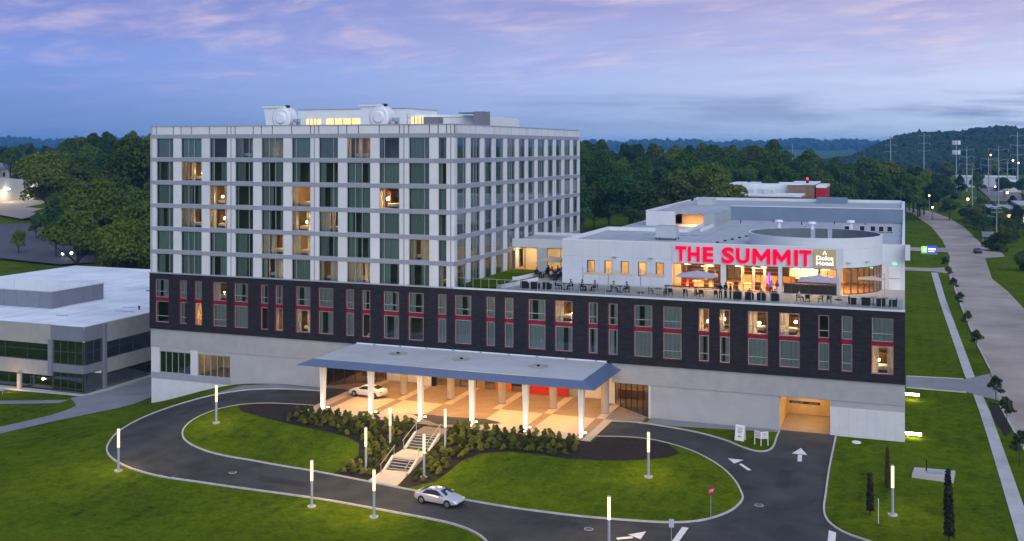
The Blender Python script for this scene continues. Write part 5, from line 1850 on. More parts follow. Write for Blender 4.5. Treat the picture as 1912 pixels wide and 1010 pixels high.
def trunk_mesh(seed, hh, r0, reach, ztop):
    r = random.Random(seed)
    k = MB()
    k.tube((0, 0, -1.0), (0, 0, hh), r0, r0 * 0.7, 'bark', 7)
    k.tube((0, 0, hh), (r.uniform(-.4, .4), r.uniform(-.4, .4), ztop), r0 * 0.7, r0 * 0.15, 'bark', 6)
    for i in range(6):
        a = i * 1.05 + r.uniform(-.3, .3)
        z = hh * r.uniform(0.8, 1.25)
        k.tube((0, 0, z), (reach * 0.75 * math.cos(a), reach * 0.75 * math.sin(a), z + (ztop - hh) * r.uniform(0.3, 0.7)), r0 * 0.4, r0 * 0.1, 'bark', 5)
    return k.mesh('trunk')


TREES = []
for i in range(7):
    R, Hc = 5.6 + 0.5 * (i % 3), 10.5 + 0.9 * (i % 4)
    TREES.append((leaf_cloud('crown', crown_lobes(100 + i, R * (1.0, .82, 1.12, .9, 1.05, .74, 1.0)[i], Hc * (1.0, 1.15, .9, 1.05, .95, 1.2, 1.0)[i], 9 + i % 4), 6200, (0.36, .32, .42, .38, .34, .30, .40)[i], ('leaf_wood', 'leaf_deep', 'leaf_warm', 'leaf_wood', 'leaf_deep', 'leaf_wood', 'leaf_warm')[i], inner=0.3, seed=i + 3), trunk_mesh(i, 4.5, 0.38, R, 4.5 + Hc * 0.8)))
BIG = []
for i in range(3):
    R, Hc = 8.0 + i * 0.6, 13.0 + i
    BIG.append((leaf_cloud('crown', crown_lobes(200 + i, R, Hc, 14), 11000, 0.38, 'leaf_big', seed=i + 30), trunk_mesh(20 + i, 5.0, 0.55, R, 5 + Hc * 0.8)))


def tree(kind, x, y, s, label, group, base_z=None, sz=1.0, name='broadleaf_tree'):
    cm, tm = kind
    z = h(x, y) if base_z is None else base_z
    t = thing(name, label, 'tree', (x, y, z), random.random() * 6.28, group)
    t.scale = (s, s, s * sz)
    link('trunk', tm, t)
    link('crown', cm, t, (0, 0, 4.0))
    return t


def at(u, rho):
    """plan point from a bearing (degrees right of +Y as seen from the viewer) and a distance"""
    return rho * math.sin(RAD(u)), -115 + rho * math.cos(RAD(u))


random.seed(5)
# wood behind the hotel, right of the tower
spots = []
for ring in range(9):
    rho = 322 + ring * 26
    n = int((16.5 * RAD(1) * rho) / 7.2)
    for i in range(n):
        th = -17.6 + 15.8 * (i + random.uniform(0.1, 0.9)) / n
        lim = -2.2 - ring * 0.28
        if th > lim:
            continue
        spots.append((th, rho + random.uniform(-9, 9)))
spots = [s for s in spots if not (s[0] > -8.2 and s[1] < 352)]
for th, rho in spots[:170]:
    x, y = at(th, rho)
    tree(random.choice(TREES), x, y, random.uniform(0.72, 1.28), 'dark green broadleaf tree in the dense wood behind the hotel roofs', 'trees of the wood behind the hotel')
# trees close behind the tower (only crowns over the roof line and beside it)
for th, rho, s, lab in ((-34.2, 330, 1.75, 'round tree crown just over the tower roof edge left of the first fan'),):
    x, y = at(th, rho)
    tree(BIG[0], x, y, s, lab, 'trees behind the tower')
# left side: big spreading trees in front, a wooded rise behind
for th, rho, s, kk, lab in ((-43.2, 268, 0.98, 0, 'big spreading tree beside the lit yard, its trunk showing at the left'),
                            (-41.0, 246, 1.0, 1, 'big dark tree filling the gap just left of the tower'),
                            (-42.3, 290, 1.12, 2, 'tall olive-green tree at the middle of the left wood'),
                            (-40.0, 275, 1.1, 0, 'tall tree touching the left edge of the tower')):
    x, y = at(th, rho)
    tree(BIG[kk], x, y, s, lab, 'large trees left of the tower')
for ring in range(9):
    rho = 300 + ring * 24
    for i in range(9):
        th = -49.0 + 10.2 * (i + random.uniform(0.15, 0.85)) / 9
        if th < -44.3 and rho < 452:
            continue
        x, y = at(th, rho + random.uniform(-8, 8))
        tree(random.choice(TREES), x, y, random.uniform(0.72, 1.06), 'dark broadleaf tree on the wooded rise at the left', 'trees of the wood at the left')
x, y = at(-40.6, 330)
tree(BIG[1], x, y, 1.42, 'tallest round tree standing above the left wood against the sky', 'trees of the wood at the left', sz=1.1)
x, y = at(-44.6, 372)
tree(BIG[2], x, y, 1.2, 'wide tree crown on the left skyline above the wood', 'trees of the wood at the left')
# right: clumps along the street and towards the hill
for th, rho, s in ((-3.6, 470, 1.1), (-2.6, 500, 1.2), (-1.9, 470, 1.15), (-1.2, 520, 1.35), (-0.5, 500, 1.2), (0.2, 540, 1.25), (0.9, 505, 1.1), (1.3, 470, 0.9), (-3.0, 560, 1.0), (1.6, 560, 0.9),
                   (-1.6, 600, 1.3), (-0.2, 610, 1.3), (-4.2, 600, 1.0), (0.6, 470, 1.0), (-0.9, 455, 1.0), (-2.2, 440, 0.9)):
    x, y = at(th, rho)
    tree(random.choice(TREES), x, y, s, 'dark tree in the clump beyond the end of the street', 'trees beyond the street')
for th, rho, s, lab in ((3.35, 430, 0.62, 'dark bushy tree right of the far bend of the street'), (3.95, 400, 0.6, 'low dark tree behind the utility poles on the right'),
                        (3.65, 385, 0.62, 'small dark tree among the utility poles'), (4.4, 440, 0.62, 'olive round tree before the lit lots on the right'),
                        (5.2, 420, 0.6, 'round tree at the right picture edge behind the brick shop'), (5.5, 285, 0.45, 'dark shrubby tree at the right picture edge beside the brick shop'),
                        (4.7, 335, 0.5, 'small tree left of the lit brick shop'), (4.25, 338, 0.45, 'low dark tree behind the street signal light')):
    x, y = at(th, rho)
    tree(random.choice(TREES), x, y, s * 1.15, lab, 'trees on the right side', base_z=h(x, y) - 2.6)

# far woods on the hills: one mass
def canopy_mass(name, pts, r_lo, r_hi, label, seed):
    rr = np.random.default_rng(seed)
    me0 = bpy.data.meshes.new('tmp')
    bm = bmesh.new()
    bmesh.ops.create_icosphere(bm, subdivisions=2, radius=1.0)
    base = np.array([v.co[:] for v in bm.verts])
    faces = np.array([[v.index for v in f.verts] for f in bm.faces])
    bm.free()
    bpy.data.meshes.remove(me0)
    n = len(pts)
    R = rr.uniform(r_lo, r_hi, n)
    V = base[None] * (1 + rr.normal(0, 0.2, (n, len(base), 1))) * R[:, None, None] * np.array([1.0, 1.0, 1.05])
    V = V + pts[:, None, :] + np.array([0, 0, 1])[None, None] * (R * 0.7)[:, None, None]
    Fc = faces[None] + (np.arange(n) * len(base))[:, None, None]
    me = bpy.data.meshes.new(name)
    me.from_pydata(V.reshape(-1, 3).tolist(), [], Fc.reshape(-1, 3).tolist())
    me.materials.append(MATS['leaf_hill'])
    o = link(name, me)
    tag(o, label, 'woods', kind='stuff')
    return o


def sector(n, t0, t1, r0, r1, seed):
    rr = np.random.default_rng(seed)
    t = rr.uniform(t0, t1, n)
    q = np.sqrt(rr.uniform(r0 * r0, r1 * r1, n))
    x = q * np.sin(np.radians(t))
    y = -115 + q * np.cos(np.radians(t))
    return np.stack([x, y, H_np(x, y)], 1)


canopy_mass('hill_forest', sector(5200, -8.5, 7.0, 1050, 1900, 1), 4.5, 8.0, 'dark wooded hill rising on the right behind the pylons', 5)
canopy_mass('mid_forest', sector(4200, -50.0, 0.5, 600, 1050, 2), 4.0, 7.5, 'band of woodland beyond the nearer trees', 6)
canopy_mass('ridge_forest', sector(1500, -50.0, 7.5, 4150, 4700, 3), 11.0, 19.0, 'blue wooded ridge along the horizon', 7)

# shrubs in the mulch beds
SHR = []
for i in range(5):
    L = [(random.uniform(-.18, .18), random.uniform(-.18, .18), 0.35 + 0.18 * j, 0.34 - 0.045 * j, 0.34 - 0.045 * j, 0.26) for j in range(4)]
    SHR.append(leaf_cloud('shrub', L, 330, 0.085, 'leaf_shrub', inner=0.5, seed=60 + i))
sp = []


def in_bed(x, y, bed):
    return bool(inside_poly(np.array([x]), np.array([y]), bed)[0])


random.seed(21)
for side, x0, x1 in (('left', -64.6, -49.7), ('right', -45.2, -31.0)):
    bed = BED_L if side == 'left' else BED_R
    y = -12.25
    row = 0
    while y > -24.0:
        x = x0 + (0.5 if row % 2 else 0)
        while x < x1:
            if row == 0 or (in_bed(x, y - 0.25, bed) and in_bed(x + 0.5, y, bed) and in_bed(x - 0.5, y, bed)):
                sp.append((side, row, x + random.uniform(-.25, .25), y + random.uniform(-.25, .25)))
            x += 0.84
        y -= 0.84
        row += 1
for side, row, x, y in sp:
    lab = {'left': 'leafy green shrub in the mulch bed left of the steps', 'right': 'leafy green shrub in the mulch bed right of the steps'}[side]
    if row == 0:
        lab = {'left': 'upright shrub in the row along the forecourt edge left of the steps', 'right': 'upright shrub in the row along the forecourt edge right of the steps'}[side]
    s = random.uniform(0.68, 1.0) * (1.1 if row == 0 else 1.0)
    o = link('shrub', SHR[random.randrange(5)], None, (x, y, h(x, y) + 0.12), (0, 0, random.random() * 6.28), (s, s, s * (1.0 if row == 0 else 0.78)))
    tag(o, lab, 'shrub', 'shrubs in the bed %s of the steps' % side)

# columnar evergreens on the right lawn
CYP = leaf_cloud('crown', [(0, 0, 0.6 + 0.42 * j, 0.36 - 0.02 * j + (0.06 if j % 2 else 0), 0.36 - 0.02 * j, 0.45) for j in range(8)], 1500, 0.11, 'leaf_cypress', inner=0.5, seed=81)
for x, y, s, lab in ((-2.8, -20.4, 0.92, 'dark columnar evergreen on the right lawn left of the lamp post'), (-1.5, -14.9, 1.05, 'slim bare columnar tree just behind the lamp post on the right lawn'),
                     (3.4, -18.9, 1.0, 'dark columnar evergreen before the concrete slab on the right lawn'), (3.3, -24.6, 1.12, 'dark columnar evergreen cut by the bottom edge at the right')):
    t = thing('columnar_evergreen', lab, 'tree', (x, y, h(x, y)), random.random() * 6, 'columnar evergreens on the right lawn')
    t.scale = (s * (0.6 if 'slim' in lab else 1), s * (0.6 if 'slim' in lab else 1), s)
    k = MB()
    k.tube((0, 0, -0.1), (0, 0, 2.2), 0.07, 0.03, 'bark', 6)
    k.build('trunk', t)
    link('crown', CYP, t)
# young street trees between walk and street
STR = leaf_cloud('crown', crown_lobes(300, 1.05, 2.2, 7), 700, 0.14, 'leaf_street', inner=0.6, seed=91)
for i, (x, y) in enumerate(((10.0, 20.3), (10.3, 9.6), (9.9, 53.5), (9.6, 72.7), (9.5, 96.8), (9.4, 119.5), (9.3, 142.3), (9.2, 163.7), (10.3, -4.0))):
    lab = ('young street tree on the verge just before the side drive', 'bushy young street tree on the verge, second before the side drive', 'first young street tree beyond the side drive',
           'second young street tree beyond the side drive', 'third young street tree beyond the side drive', 'fourth young street tree beyond the side drive',
           'fifth young street tree beyond the side drive', 'young street tree at the far end of the walk', 'young street tree at the right edge, nearest the bottom')[i]
    t = thing('street_tree', lab, 'tree', (x, y, h(x, y)), i * 1.3, 'young trees along the street')
    k = MB()
    k.tube((0, 0, -0.1), (0, 0, 1.9), 0.06, 0.035, 'bark', 6)
    for j in range(4):
        k.tube((0, 0, 1.3 + 0.1 * j), (0.6 * math.cos(j * 1.6), 0.6 * math.sin(j * 1.6), 2.4), 0.025, 0.01, 'bark', 5)
    k.build('trunk', t)
    link('crown', STR, t, (0, 0, 1.15))
drape('mulch_bed', [(9.4, 22.0), (10.2, 20.5), (10.6, 8.0), (9.9, 6.0), (9.3, 14.0)], 0.06, 'mulch', 1.5)

# ------------------------------------------------------------------ lamp posts
def lamp_post_proto():
    t = thing('lamp_post', 'x', 'lamp post', (0, 0, 0))
    k = MB()
    k.tube((0, 0, -0.3), (0, 0, 0.1), 0.42, 0.40, 'kerb', 16)
    k.build('footing', t)
    k = MB()
    k.tube((0, 0, 0.1), (0, 0, 0.16), 0.2, 0.2, 'pole_grey', 14)
    k.tube((0, 0, 0.16), (0, 0, 2.38), 0.12, 0.12, 'pole_grey', 14)
    k.build('pole', t)
    k = MB()
    k.tube((0, 0, 2.381), (0, 0, 4.22), 0.125, 0.125, 'lamp_post_glow', 14)
    lt = k.build('light_tube', t)
    k = MB()
    k.tube((0, 0, 4.221), (0, 0, 4.28), 0.13, 0.13, 'pole_grey', 14)
    k.build('cap', t)
    return t


LP = [(-1.0, -19.8, 'lamp post on the right lawn beside the dark evergreens'), (-22.6, -18.5, 'lamp post on the right half of the oval lawn island'),
      (-50.7, -32.2, 'lamp post at the front kerb left of the one nearest the steps'), (-44.2, -32.4, 'lamp post at the front kerb directly before the foot of the steps'),
      (-73.9, -30.8, 'lamp post at the far left bend of the loop drive'), (-71.9, -17.6, 'lamp post on the left half of the oval lawn island'),
      (-50.8, -21.8, 'lower lamp post in the shrub bed left of the steps'), (-50.6, -16.9, 'upper lamp post in the shrub bed left of the steps'),
      (-44.1, -22.3, 'lower lamp post in the shrub bed right of the steps'), (-44.4, -16.6, 'upper lamp post in the shrub bed right of the steps'),
      (-22.3, -33.6, 'lamp post at the bottom edge below the lawn island')]
_tube = MATS['lamp_post_glow'].node_tree          # frosted tube: glows and lets the lamp inside shine through
_tr = NN(_tube, 'ShaderNodeBsdfTransparent')
_mx = NN(_tube, 'ShaderNodeMixShader')
_mx.inputs[0].default_value = 0.62
_em = [n for n in _tube.nodes if n.type == 'EMISSION'][0]
_em.inputs[1].default_value = 2.0
_tube.links.new(_tr.outputs[0], _mx.inputs[1])
_tube.links.new(_em.outputs[0], _mx.inputs[2])
_tube.links.new(_mx.outputs[0], [n for n in _tube.nodes if n.type == 'OUTPUT_MATERIAL'][0].inputs[0])
_pl = bpy.data.lights.new('tube_lamp', 'POINT')
_pl.energy = 560.0
_pl.color = (1.0, 0.62, 0.22)
_pl.shadow_soft_size = 0.1
lp0 = lamp_post_proto()
for i, (x, y, lab) in enumerate(LP):
    o = lp0 if i == 0 else copy_tree(lp0)
    o.location = (x, y, h(x, y) + (0.12 if i in (1, 5, 6, 7, 8, 9) else 0.0))
    tag(o, lab, 'lamp post', 'tube lamp posts round the drive')
    po = bpy.data.objects.new('tube_lamp', _pl)
    COL.objects.link(po)
    po.parent = o
    po.location = (0, 0, 3.5)

# wall lights on the east side: glowing bars standing out from the wall
for y, z, lab in ((1.9, 0.35, 'glowing light bar low on the east wall, nearer the corner'), (19.2, 0.6, 'glowing light bar low on the east wall, farther back')):
    k = MB()
    k.box(0, 1.6, -0.2, 0.2, 0, 0.2, 'bar_glow')
    k.box(-0.02, 0.06, -0.22, 0.22, -0.05, 0.2, 'steel')
    k.box(0.2, 0.26, -0.05, 0.05, -0.6, 0, 'steel')
    k.box(1.3, 1.36, -0.05, 0.05, -0.6, 0, 'steel')
    tag(k.build('light_bar', None, (0.0, y, z + h(0.5, y))), lab, 'light', 'light bars on the east wall')

# ------------------------------------------------------------------ cars
def make_car(label, paint, loc, rotz, name='parked_car', tail='tail_red'):
    t = thing(name, label, 'car', loc, rotz, None)
    # stations along x (front = +x): x, sill z, deck z, half width, roof z (or None), roof half width
    S = [(-2.42, 0.46, 0.80, 0.70, 0.88, 0.60), (-2.30, 0.30, 0.94, 0.82, 0.99, 0.66), (-1.95, 0.22, 0.97, 0.90, 1.05, 0.66), (-1.45, 0.20, 0.97, 0.92, 1.22, 0.60), (-0.95, 0.20, 0.96, 0.92, 1.40, 0.58),
         (-0.35, 0.20, 0.94, 0.92, 1.47, 0.58), (0.25, 0.20, 0.92, 0.92, 1.44, 0.57), (0.75, 0.20, 0.91, 0.92, 1.26, 0.58), (1.25, 0.20, 0.89, 0.91, 0.99, 0.66), (1.70, 0.21, 0.84, 0.90, 0.93, 0.66),
         (2.10, 0.24, 0.74, 0.86, 0.82, 0.62), (2.34, 0.30, 0.62, 0.76, 0.68, 0.55), (2.44, 0.42, 0.54, 0.62, 0.57, 0.45)]
    rows = []
    for x, zs, zd, w, zr, wr in S:
        half = [(w * 0.86, zs), (w * 0.985, zs + 0.12), (w, (zs + zd) / 2), (w * 0.965, zd - 0.06), (w * 0.90, zd), (wr + (w * 0.88 - wr) * 0.12, zr - 0.06 * min(1, (zr - zd) / 0.2 + 0.1)), (wr * 0.6, zr - 0.005), (0.0, zr + 0.015)]
        rows.append([(x, y, z) for y, z in half] + [(x, -y, z) for y, z in half[-2::-1]])
    m = len(rows[0])
    v = [p for r in rows for p in r]
    f = []
    for i in range(len(rows) - 1):
        for j in range(m - 1):
            f.append((i * m + j, i * m + j + 1, (i + 1) * m + j + 1, (i + 1) * m + j))
        f.append((i * m + m - 1, i * m, (i + 1) * m, (i + 1) * m + m - 1))
    f.append(tuple(range(m)))
    f.append(tuple(range((len(rows) - 1) * m, len(rows) * m))[::-1])
    k = MB()
    k.add(v, f, paint)
    bo = k.build('body', t, smooth=True)
    sub = bo.modifiers.new('round', 'SUBSURF')
    sub.levels = 1
    sub.render_levels = 2

    def skin(name, quads, m_, off=0.012):
        kk = MB()
        for q in quads:
            kk.add(q, [tuple(range(len(q)))], m_)
        me = bpy.data.meshes.new(name)
        me.from_pydata(kk.v, [], kk.f)
        me.materials.append(MATS[m_])
        return link(name, me, t)

    def lerp(a, b, s):
        return tuple(a[i] + (b[i] - a[i]) * s for i in range(3))
    # windscreen / rear window / side glass lie just over the body
    def up(p, d=0.018):
        return (p[0], p[1], p[2] + d)
    skin('windscreen', [[up((1.20, -0.66, 1.015)), up((1.20, 0.66, 1.015)), up((0.50, 0.52, 1.355)), up((0.50, -0.52, 1.355))]], 'car_glass')
    skin('rear_window', [[up((-1.78, 0.62, 1.10)), up((-1.78, -0.62, 1.10)), up((-1.08, -0.50, 1.355)), up((-1.08, 0.50, 1.355))]], 'car_glass')
    for s in (-1, 1):
        q = [(1.0, s * 0.845, 0.965), (-1.35, s * 0.85, 1.0), (-1.0, s * 0.672, 1.29), (-0.35, s * 0.645, 1.375), (0.2, s * 0.65, 1.34)]
        skin('side_window', [q if s < 0 else q[::-1]], 'car_glass')
        k = MB()
        k.box(-0.08, 0.0, -0.01, 0.01, 0.0, 0.40, paint)
        k.build('door_pillar', t, (-0.30, s * 0.755, 0.975), (s * 0.52, 0, 0))
        k = MB()
        k.box(-0.10, 0.10, -0.07, 0.07, -0.06, 0.07, paint)
        k.build('mirror', t, (0.78, s * 0.99, 0.98))
        k = MB()
        k.box(-0.16, 0.10, -0.13, 0.13, -0.055, 0.055, 'head_clear')
        k.build('headlight', t, (2.21, s * 0.62, 0.66), (0, 0, s * -0.35))
        k = MB()
        k.box(-0.08, 0.14, -0.16, 0.16, -0.06, 0.06, tail)
        k.build('tail_light', t, (-2.31, s * 0.66, 0.86), (0, 0, s * 0.3))
    k = MB()
    k.box(-0.01, 0.02, -0.45, 0.45, -0.07, 0.05, 'black')
    k.build('grille', t, (2.43, 0, 0.42))
    for x in (-1.42, 1.45):
        for s in (-1, 1):
            k = MB()
            k.tube((0, s * 0.60, 0), (0, s * 0.925, 0), 0.385, 0.385, 'rubber', 20)
            k.build('wheel_arch', t, (x, 0, 0.36))
            k = MB()
            k.tube((0, s * 0.70, 0), (0, s * 0.945, 0), 0.33, 0.33, 'rubber', 20)
            wo = k.build('wheel', t, (x, 0, 0.33))
            k = MB()
            k.tube((0, s * 0.94, 0), (0, s * 0.955, 0), 0.225, 0.21, 'rim', 12)
            for a in range(5):
                q = a * 2 * PI / 5
                k.box(0.09 * math.cos(q) - 0.03, 0.09 * math.cos(q) + 0.03, s * 0.956 - 0.004, s * 0.956 + 0.004, 0.14 * math.sin(q) - 0.03, 0.14 * math.sin(q) + 0.03, 'rubber')
            k.build('rim', wo)
    return t


def rest_on_slope(t, L=1.4):
    x, y, _ = t.location
    a = t.rotation_euler.z
    zf, zr_ = h(x + L * math.cos(a), y + L * math.sin(a)), h(x - L * math.cos(a), y - L * math.sin(a))
    t.location.z = (zf + zr_) / 2 + 0.045
    t.rotation_euler = (0, -math.atan2(zf - zr_, 2 * L), a)


c1 = make_car('silver sedan standing on the drive at the foot of the steps', 'car_silver', (-40.0, -27.6, -2.3), RAD(-11.0), 'parked_car')
rest_on_slope(c1)
make_car('white sedan standing under the left end of the entrance canopy', 'car_white', (-61.2, -2.1, 0.10), RAD(174.0), 'parked_car')
make_car('dark vehicle with lights on at the bend of the street', 'car_dark', (19.5, 213.0, h(19.5, 213.0) + 0.06), RAD(95.0), 'moving_car')

# ------------------------------------------------------------------ small signs and lawn furniture
def text_part(parent, body, w, hh, m, loc, rot, off=0.0):
    link('lettering', fit_text(text_mesh(body, 0.4, 0.003, m, off), w, hh), parent, loc, rot)


t = thing('stop_sign', 'red octagonal stop sign on a thin pole at the tip of the lawn island', 'sign', (-15.5, -25.7, h(-15.5, -25.7) + 0.12), RAD(62))
k = MB()
k.tube((0, 0, 0), (0, 0, 2.1), 0.035, 0.035, 'galv', 8)
k.build('pole', t)
k = MB()
oc = [(0.42 * math.cos(RAD(22.5 + 45 * i)), 0.42 * math.sin(RAD(22.5 + 45 * i))) for i in range(8)]
k.prism(oc, -0.008, 0.008, 'stop_red')
pl = k.build('plate', t, (0, -0.045, 2.35), (PI / 2, 0, 0))
text_part(t, 'STOP', 0.6, 0.24, 'sign_white', (-0.3, -0.062, 2.23), (PI / 2, 0, 0), 0.01)
t = thing('road_sign', 'grey back of a road sign on a thin post at the bottom edge', 'sign', (-17.4, -32.8, h(-17.4, -32.8)), RAD(20))
k = MB()
k.tube((0, 0, 0), (0, 0, 2.0), 0.035, 0.035, 'galv', 8)
k.build('pole', t)
k = MB()
k.box(-0.2, 0.2, -0.012, 0.012, 0, 0.66, 'hvac')
k.build('plate', t, (0, -0.05, 1.95))
t = thing('sandwich_board', 'white folding sandwich board on the grass wedge', 'sign', (-16.0, -5.2, h(-16, -5.2) + 0.12), RAD(-12))
for s in (-1, 1):
    k = MB()
    k.box(-0.5, 0.5, -0.02, 0.02, 0.0, 1.6, 'sign_white')
    p = k.build('panel', t, (0, s * 0.32, 0), (s * 0.2, 0, 0))
    if s < 0:
        for j, (w, z) in enumerate(((0.6, 1.25), (0.45, 1.08), (0.5, 0.92), (0.36, 0.78), (0.3, 0.45), (0.42, 0.38))):
            kk = MB()
            kk.box(-w / 2, w / 2, -0.026, -0.021, z, z + 0.06, 'sign_ink')
            kk.build('print_line', p)
t = thing('information_board', 'two-winged white board on three posts on the grass wedge', 'sign', (-13.75, -6.2, h(-13.75, -6.2) + 0.12), RAD(2))
for s in (-1, 1):
    k = MB()
    k.box(0, 0.78, -0.02, 0.02, 0.0, 0.72, 'sign_white')
    p = k.build('wing', t, (0, -0.25, 0.72), (0, 0, RAD(28) if s > 0 else RAD(152)))
    for j in range(4):
        kk = MB()
        kk.box(0.1, 0.68, 0.021 if s < 0 else -0.026, 0.026 if s < 0 else -0.021, 0.12 + j * 0.14, 0.17 + j * 0.14, 'cushion')
        kk.build('print_line', p)
for x, y in ((-0.66, 0.08), (0, -0.25), (0.66, 0.08)):
    k = MB()
    k.box(-0.04, 0.04, -0.04, 0.04, 0, 1.0, 'sign_white')
    k.build('post', t, (x, y + 0.05, 0))
k = MB()
k.tube((0, 0, -0.1), (0, 0, 0.06), 0.5, 0.45, 'sign_white', 20)
tag(k.build('manhole', None, (-4.7, -1.7, h(-4.7, -1.7) + 0.02)), 'round pale lid in the grass below the white base wall', 'manhole')
t = thing('concrete_slab', 'low pale concrete block with a grate and a short dark post on the right lawn', 'slab', (2.5, -9.5, h(2.5, -9.5)), RAD(-6))
k = MB()
k.add([(-1.8, -1.2, -0.5), (1.8, -1.3, -0.5), (1.8, 1.2, -0.5), (-1.8, 1.2, -0.5), (-1.8, -1.2, 0.25), (1.8, -1.3, 0.42), (1.8, 1.2, 0.42), (-1.8, 1.2, 0.25)],
      [(0, 3, 2, 1), (4, 5, 6, 7), (0, 1, 5, 4), (1, 2, 6, 5), (2, 3, 7, 6), (3, 0, 4, 7)], 'sidewalk')
k.build('block', t)
k = MB()
k.box(-0.75, 0.75, -0.35, 0.35, 0, 0.03, 'band_grey')
k.build('grate', t, (0.1, -0.1, 0.36), (0, -0.045, 0))
k = MB()
k.tube((0, 0, 0.2), (0, 0, 1.25), 0.07, 0.06, 'black', 8)
k.build('post', t, (-0.65, 0.25, 0.1))
k = MB()
k.tube((0, 0, 0), (0, 0, 2.1), 0.03, 0.03, 'sign_white', 8)
tag(k.build('marker_post', None, (-2.1, -22.0, h(-2.1, -22.0))), 'thin white marker post in the right lawn near the bottom', 'post')

# ------------------------------------------------------------------ terrace furniture
def dining_chair():
    t = thing('dining_chair', 'x', 'chair')
    k = MB()
    k.box(-0.24, 0.24, -0.24, 0.24, 0.42, 0.47, 'furniture')
    k.build('seat', t)
    k = MB()
    k.box(-0.24, 0.24, 0.20, 0.25, 0.50, 0.88, 'furniture')
    k.build('backrest', t)
    for sx in (-1, 1):
        for sy in (-1, 1):
            k = MB()
            k.box(sx * 0.2 - 0.022, sx * 0.2 + 0.022, sy * 0.2 - 0.022, sy * 0.2 + 0.022, 0, 0.42 if sy < 0 else 0.52, 'furniture')
            k.build('leg', t)
        k = MB()
        k.box(sx * 0.25 - 0.02, sx * 0.25 + 0.02, -0.2, 0.22, 0.62, 0.66, 'furniture')
        k.build('armrest', t)
    return t


def lounge_chair():
    t = thing('lounge_chair', 'x', 'armchair')
    k = MB()
    k.box(-0.45, 0.45, -0.4, 0.4, 0.06, 0.36, 'furniture')
    k.build('base', t)
    k = MB()
    k.box(-0.33, 0.33, -0.38, 0.26, 0.36, 0.46, 'cushion')
    k.build('cushion', t)
    k = MB()
    k.box(-0.45, 0.45, 0.28, 0.42, 0.36, 0.86, 'furniture')
    k.build('backrest', t)
    for s in (-1, 1):
        k = MB()
        k.box(s * 0.40 - 0.06, s * 0.40 + 0.06, -0.4, 0.28, 0.36, 0.64, 'furniture')
        k.build('armrest', t)
    return t


def round_table(hh=0.74, r=0.42):
    t = thing('bistro_table', 'x', 'table')
    k = MB()
    k.tube((0, 0, hh - 0.03), (0, 0, hh), r, r, 'furniture', 18)
    k.build('tabletop', t)
    k = MB()
    k.tube((0, 0, 0.03), (0, 0, hh - 0.03), 0.04, 0.04, 'furniture', 8)
    k.build('pedestal', t)
    k = MB()
    k.tube((0, 0, 0), (0, 0, 0.03), 0.26, 0.24, 'furniture', 14)
    k.build('foot', t)
    return t


def long_table(L=3.6, hh=1.02):
    t = thing('long_table', 'x', 'table')
    k = MB()
    k.box(-L / 2, L / 2, -0.4, 0.4, hh - 0.06, hh, 'furniture')
    k.build('tabletop', t)
    for sx in (-1, 1):
        for sy in (-1, 1):
            k = MB()
            k.box(sx * (L / 2 - 0.12) - 0.04, sx * (L / 2 - 0.12) + 0.04, sy * 0.3 - 0.04, sy * 0.3 + 0.04, 0, hh - 0.06, 'furniture')
            k.build('leg', t)
    return t


def parasol(label, x, y, w, d, zc, m, pole_xy, group):
    t = thing('parasol', label, 'parasol', (x, y, Z_T), 0, group)
    k = MB()
    z0, z1 = zc, zc + 0.55
    k.add([(-w / 2, -d / 2, z0), (w / 2, -d / 2, z0), (w / 2, d / 2, z0), (-w / 2, d / 2, z0), (0, 0, z1), (-w / 2, -d / 2, z0 - 0.12), (w / 2, -d / 2, z0 - 0.12), (w / 2, d / 2, z0 - 0.12), (-w / 2, d / 2, z0 - 0.12)],
          [(0, 1, 4), (1, 2, 4), (2, 3, 4), (3, 0, 4), (0, 5, 6, 1), (1, 6, 7, 2), (2, 7, 8, 3), (3, 8, 5, 0)], m)
    k.build('canopy', t)
    for sx in (-1, 1):
        for sy in (-1, 1):
            k = MB()
            k.tube((0, 0, z1 - 0.08), (sx * w / 2, sy * d / 2, z0 - 0.05), 0.015, 0.012, 'steel', 5)
            k.build('rib', t)
    px, py = pole_xy
    k = MB()
    k.tube((px, py, 0), (px, py, z1 - 0.05 if (px == 0 and py == 0) else z1 + 0.25), 0.045, 0.04, 'steel', 8)
    if px or py:
        k.tube((px, py, z1 + 0.2), (0, 0, z1), 0.03, 0.03, 'steel', 6)
    k.build('pole', t)
    k = MB()
    k.tube((px, py, 0), (px, py, 0.1), 0.4, 0.36, 'black', 14)
    k.build('base', t)
    return t


def shade_sail(label, x, y, w, d, zc, px):
    t = thing('shade_parasol', label, 'parasol', (x, y, Z_T), 0, 'flat beige parasols on the terrace')
    k = MB()
    k.add([(-w / 2, -d / 2, zc), (w / 2, -d / 2, zc - 0.05), (w / 2, d / 2, zc), (-w / 2, d / 2, zc + 0.05), (0, 0, zc + 0.32)], [(0, 1, 4), (1, 2, 4), (2, 3, 4), (3, 0, 4)], 'sail_beige')
    k.build('canopy', t)
    k = MB()
    k.tube((px, 0, 0), (px, 0, zc + 0.75), 0.05, 0.045, 'pole_grey', 8)
    k.tube((px, 0, zc + 0.6), (0, 0, zc + 0.33), 0.025, 0.025, 'pole_grey', 6)
    k.build('mast', t)
    k = MB()
    k.box(px - 0.35, px + 0.35, -0.35, 0.35, 0, 0.08, 'black')
    k.build('base', t)
    return t


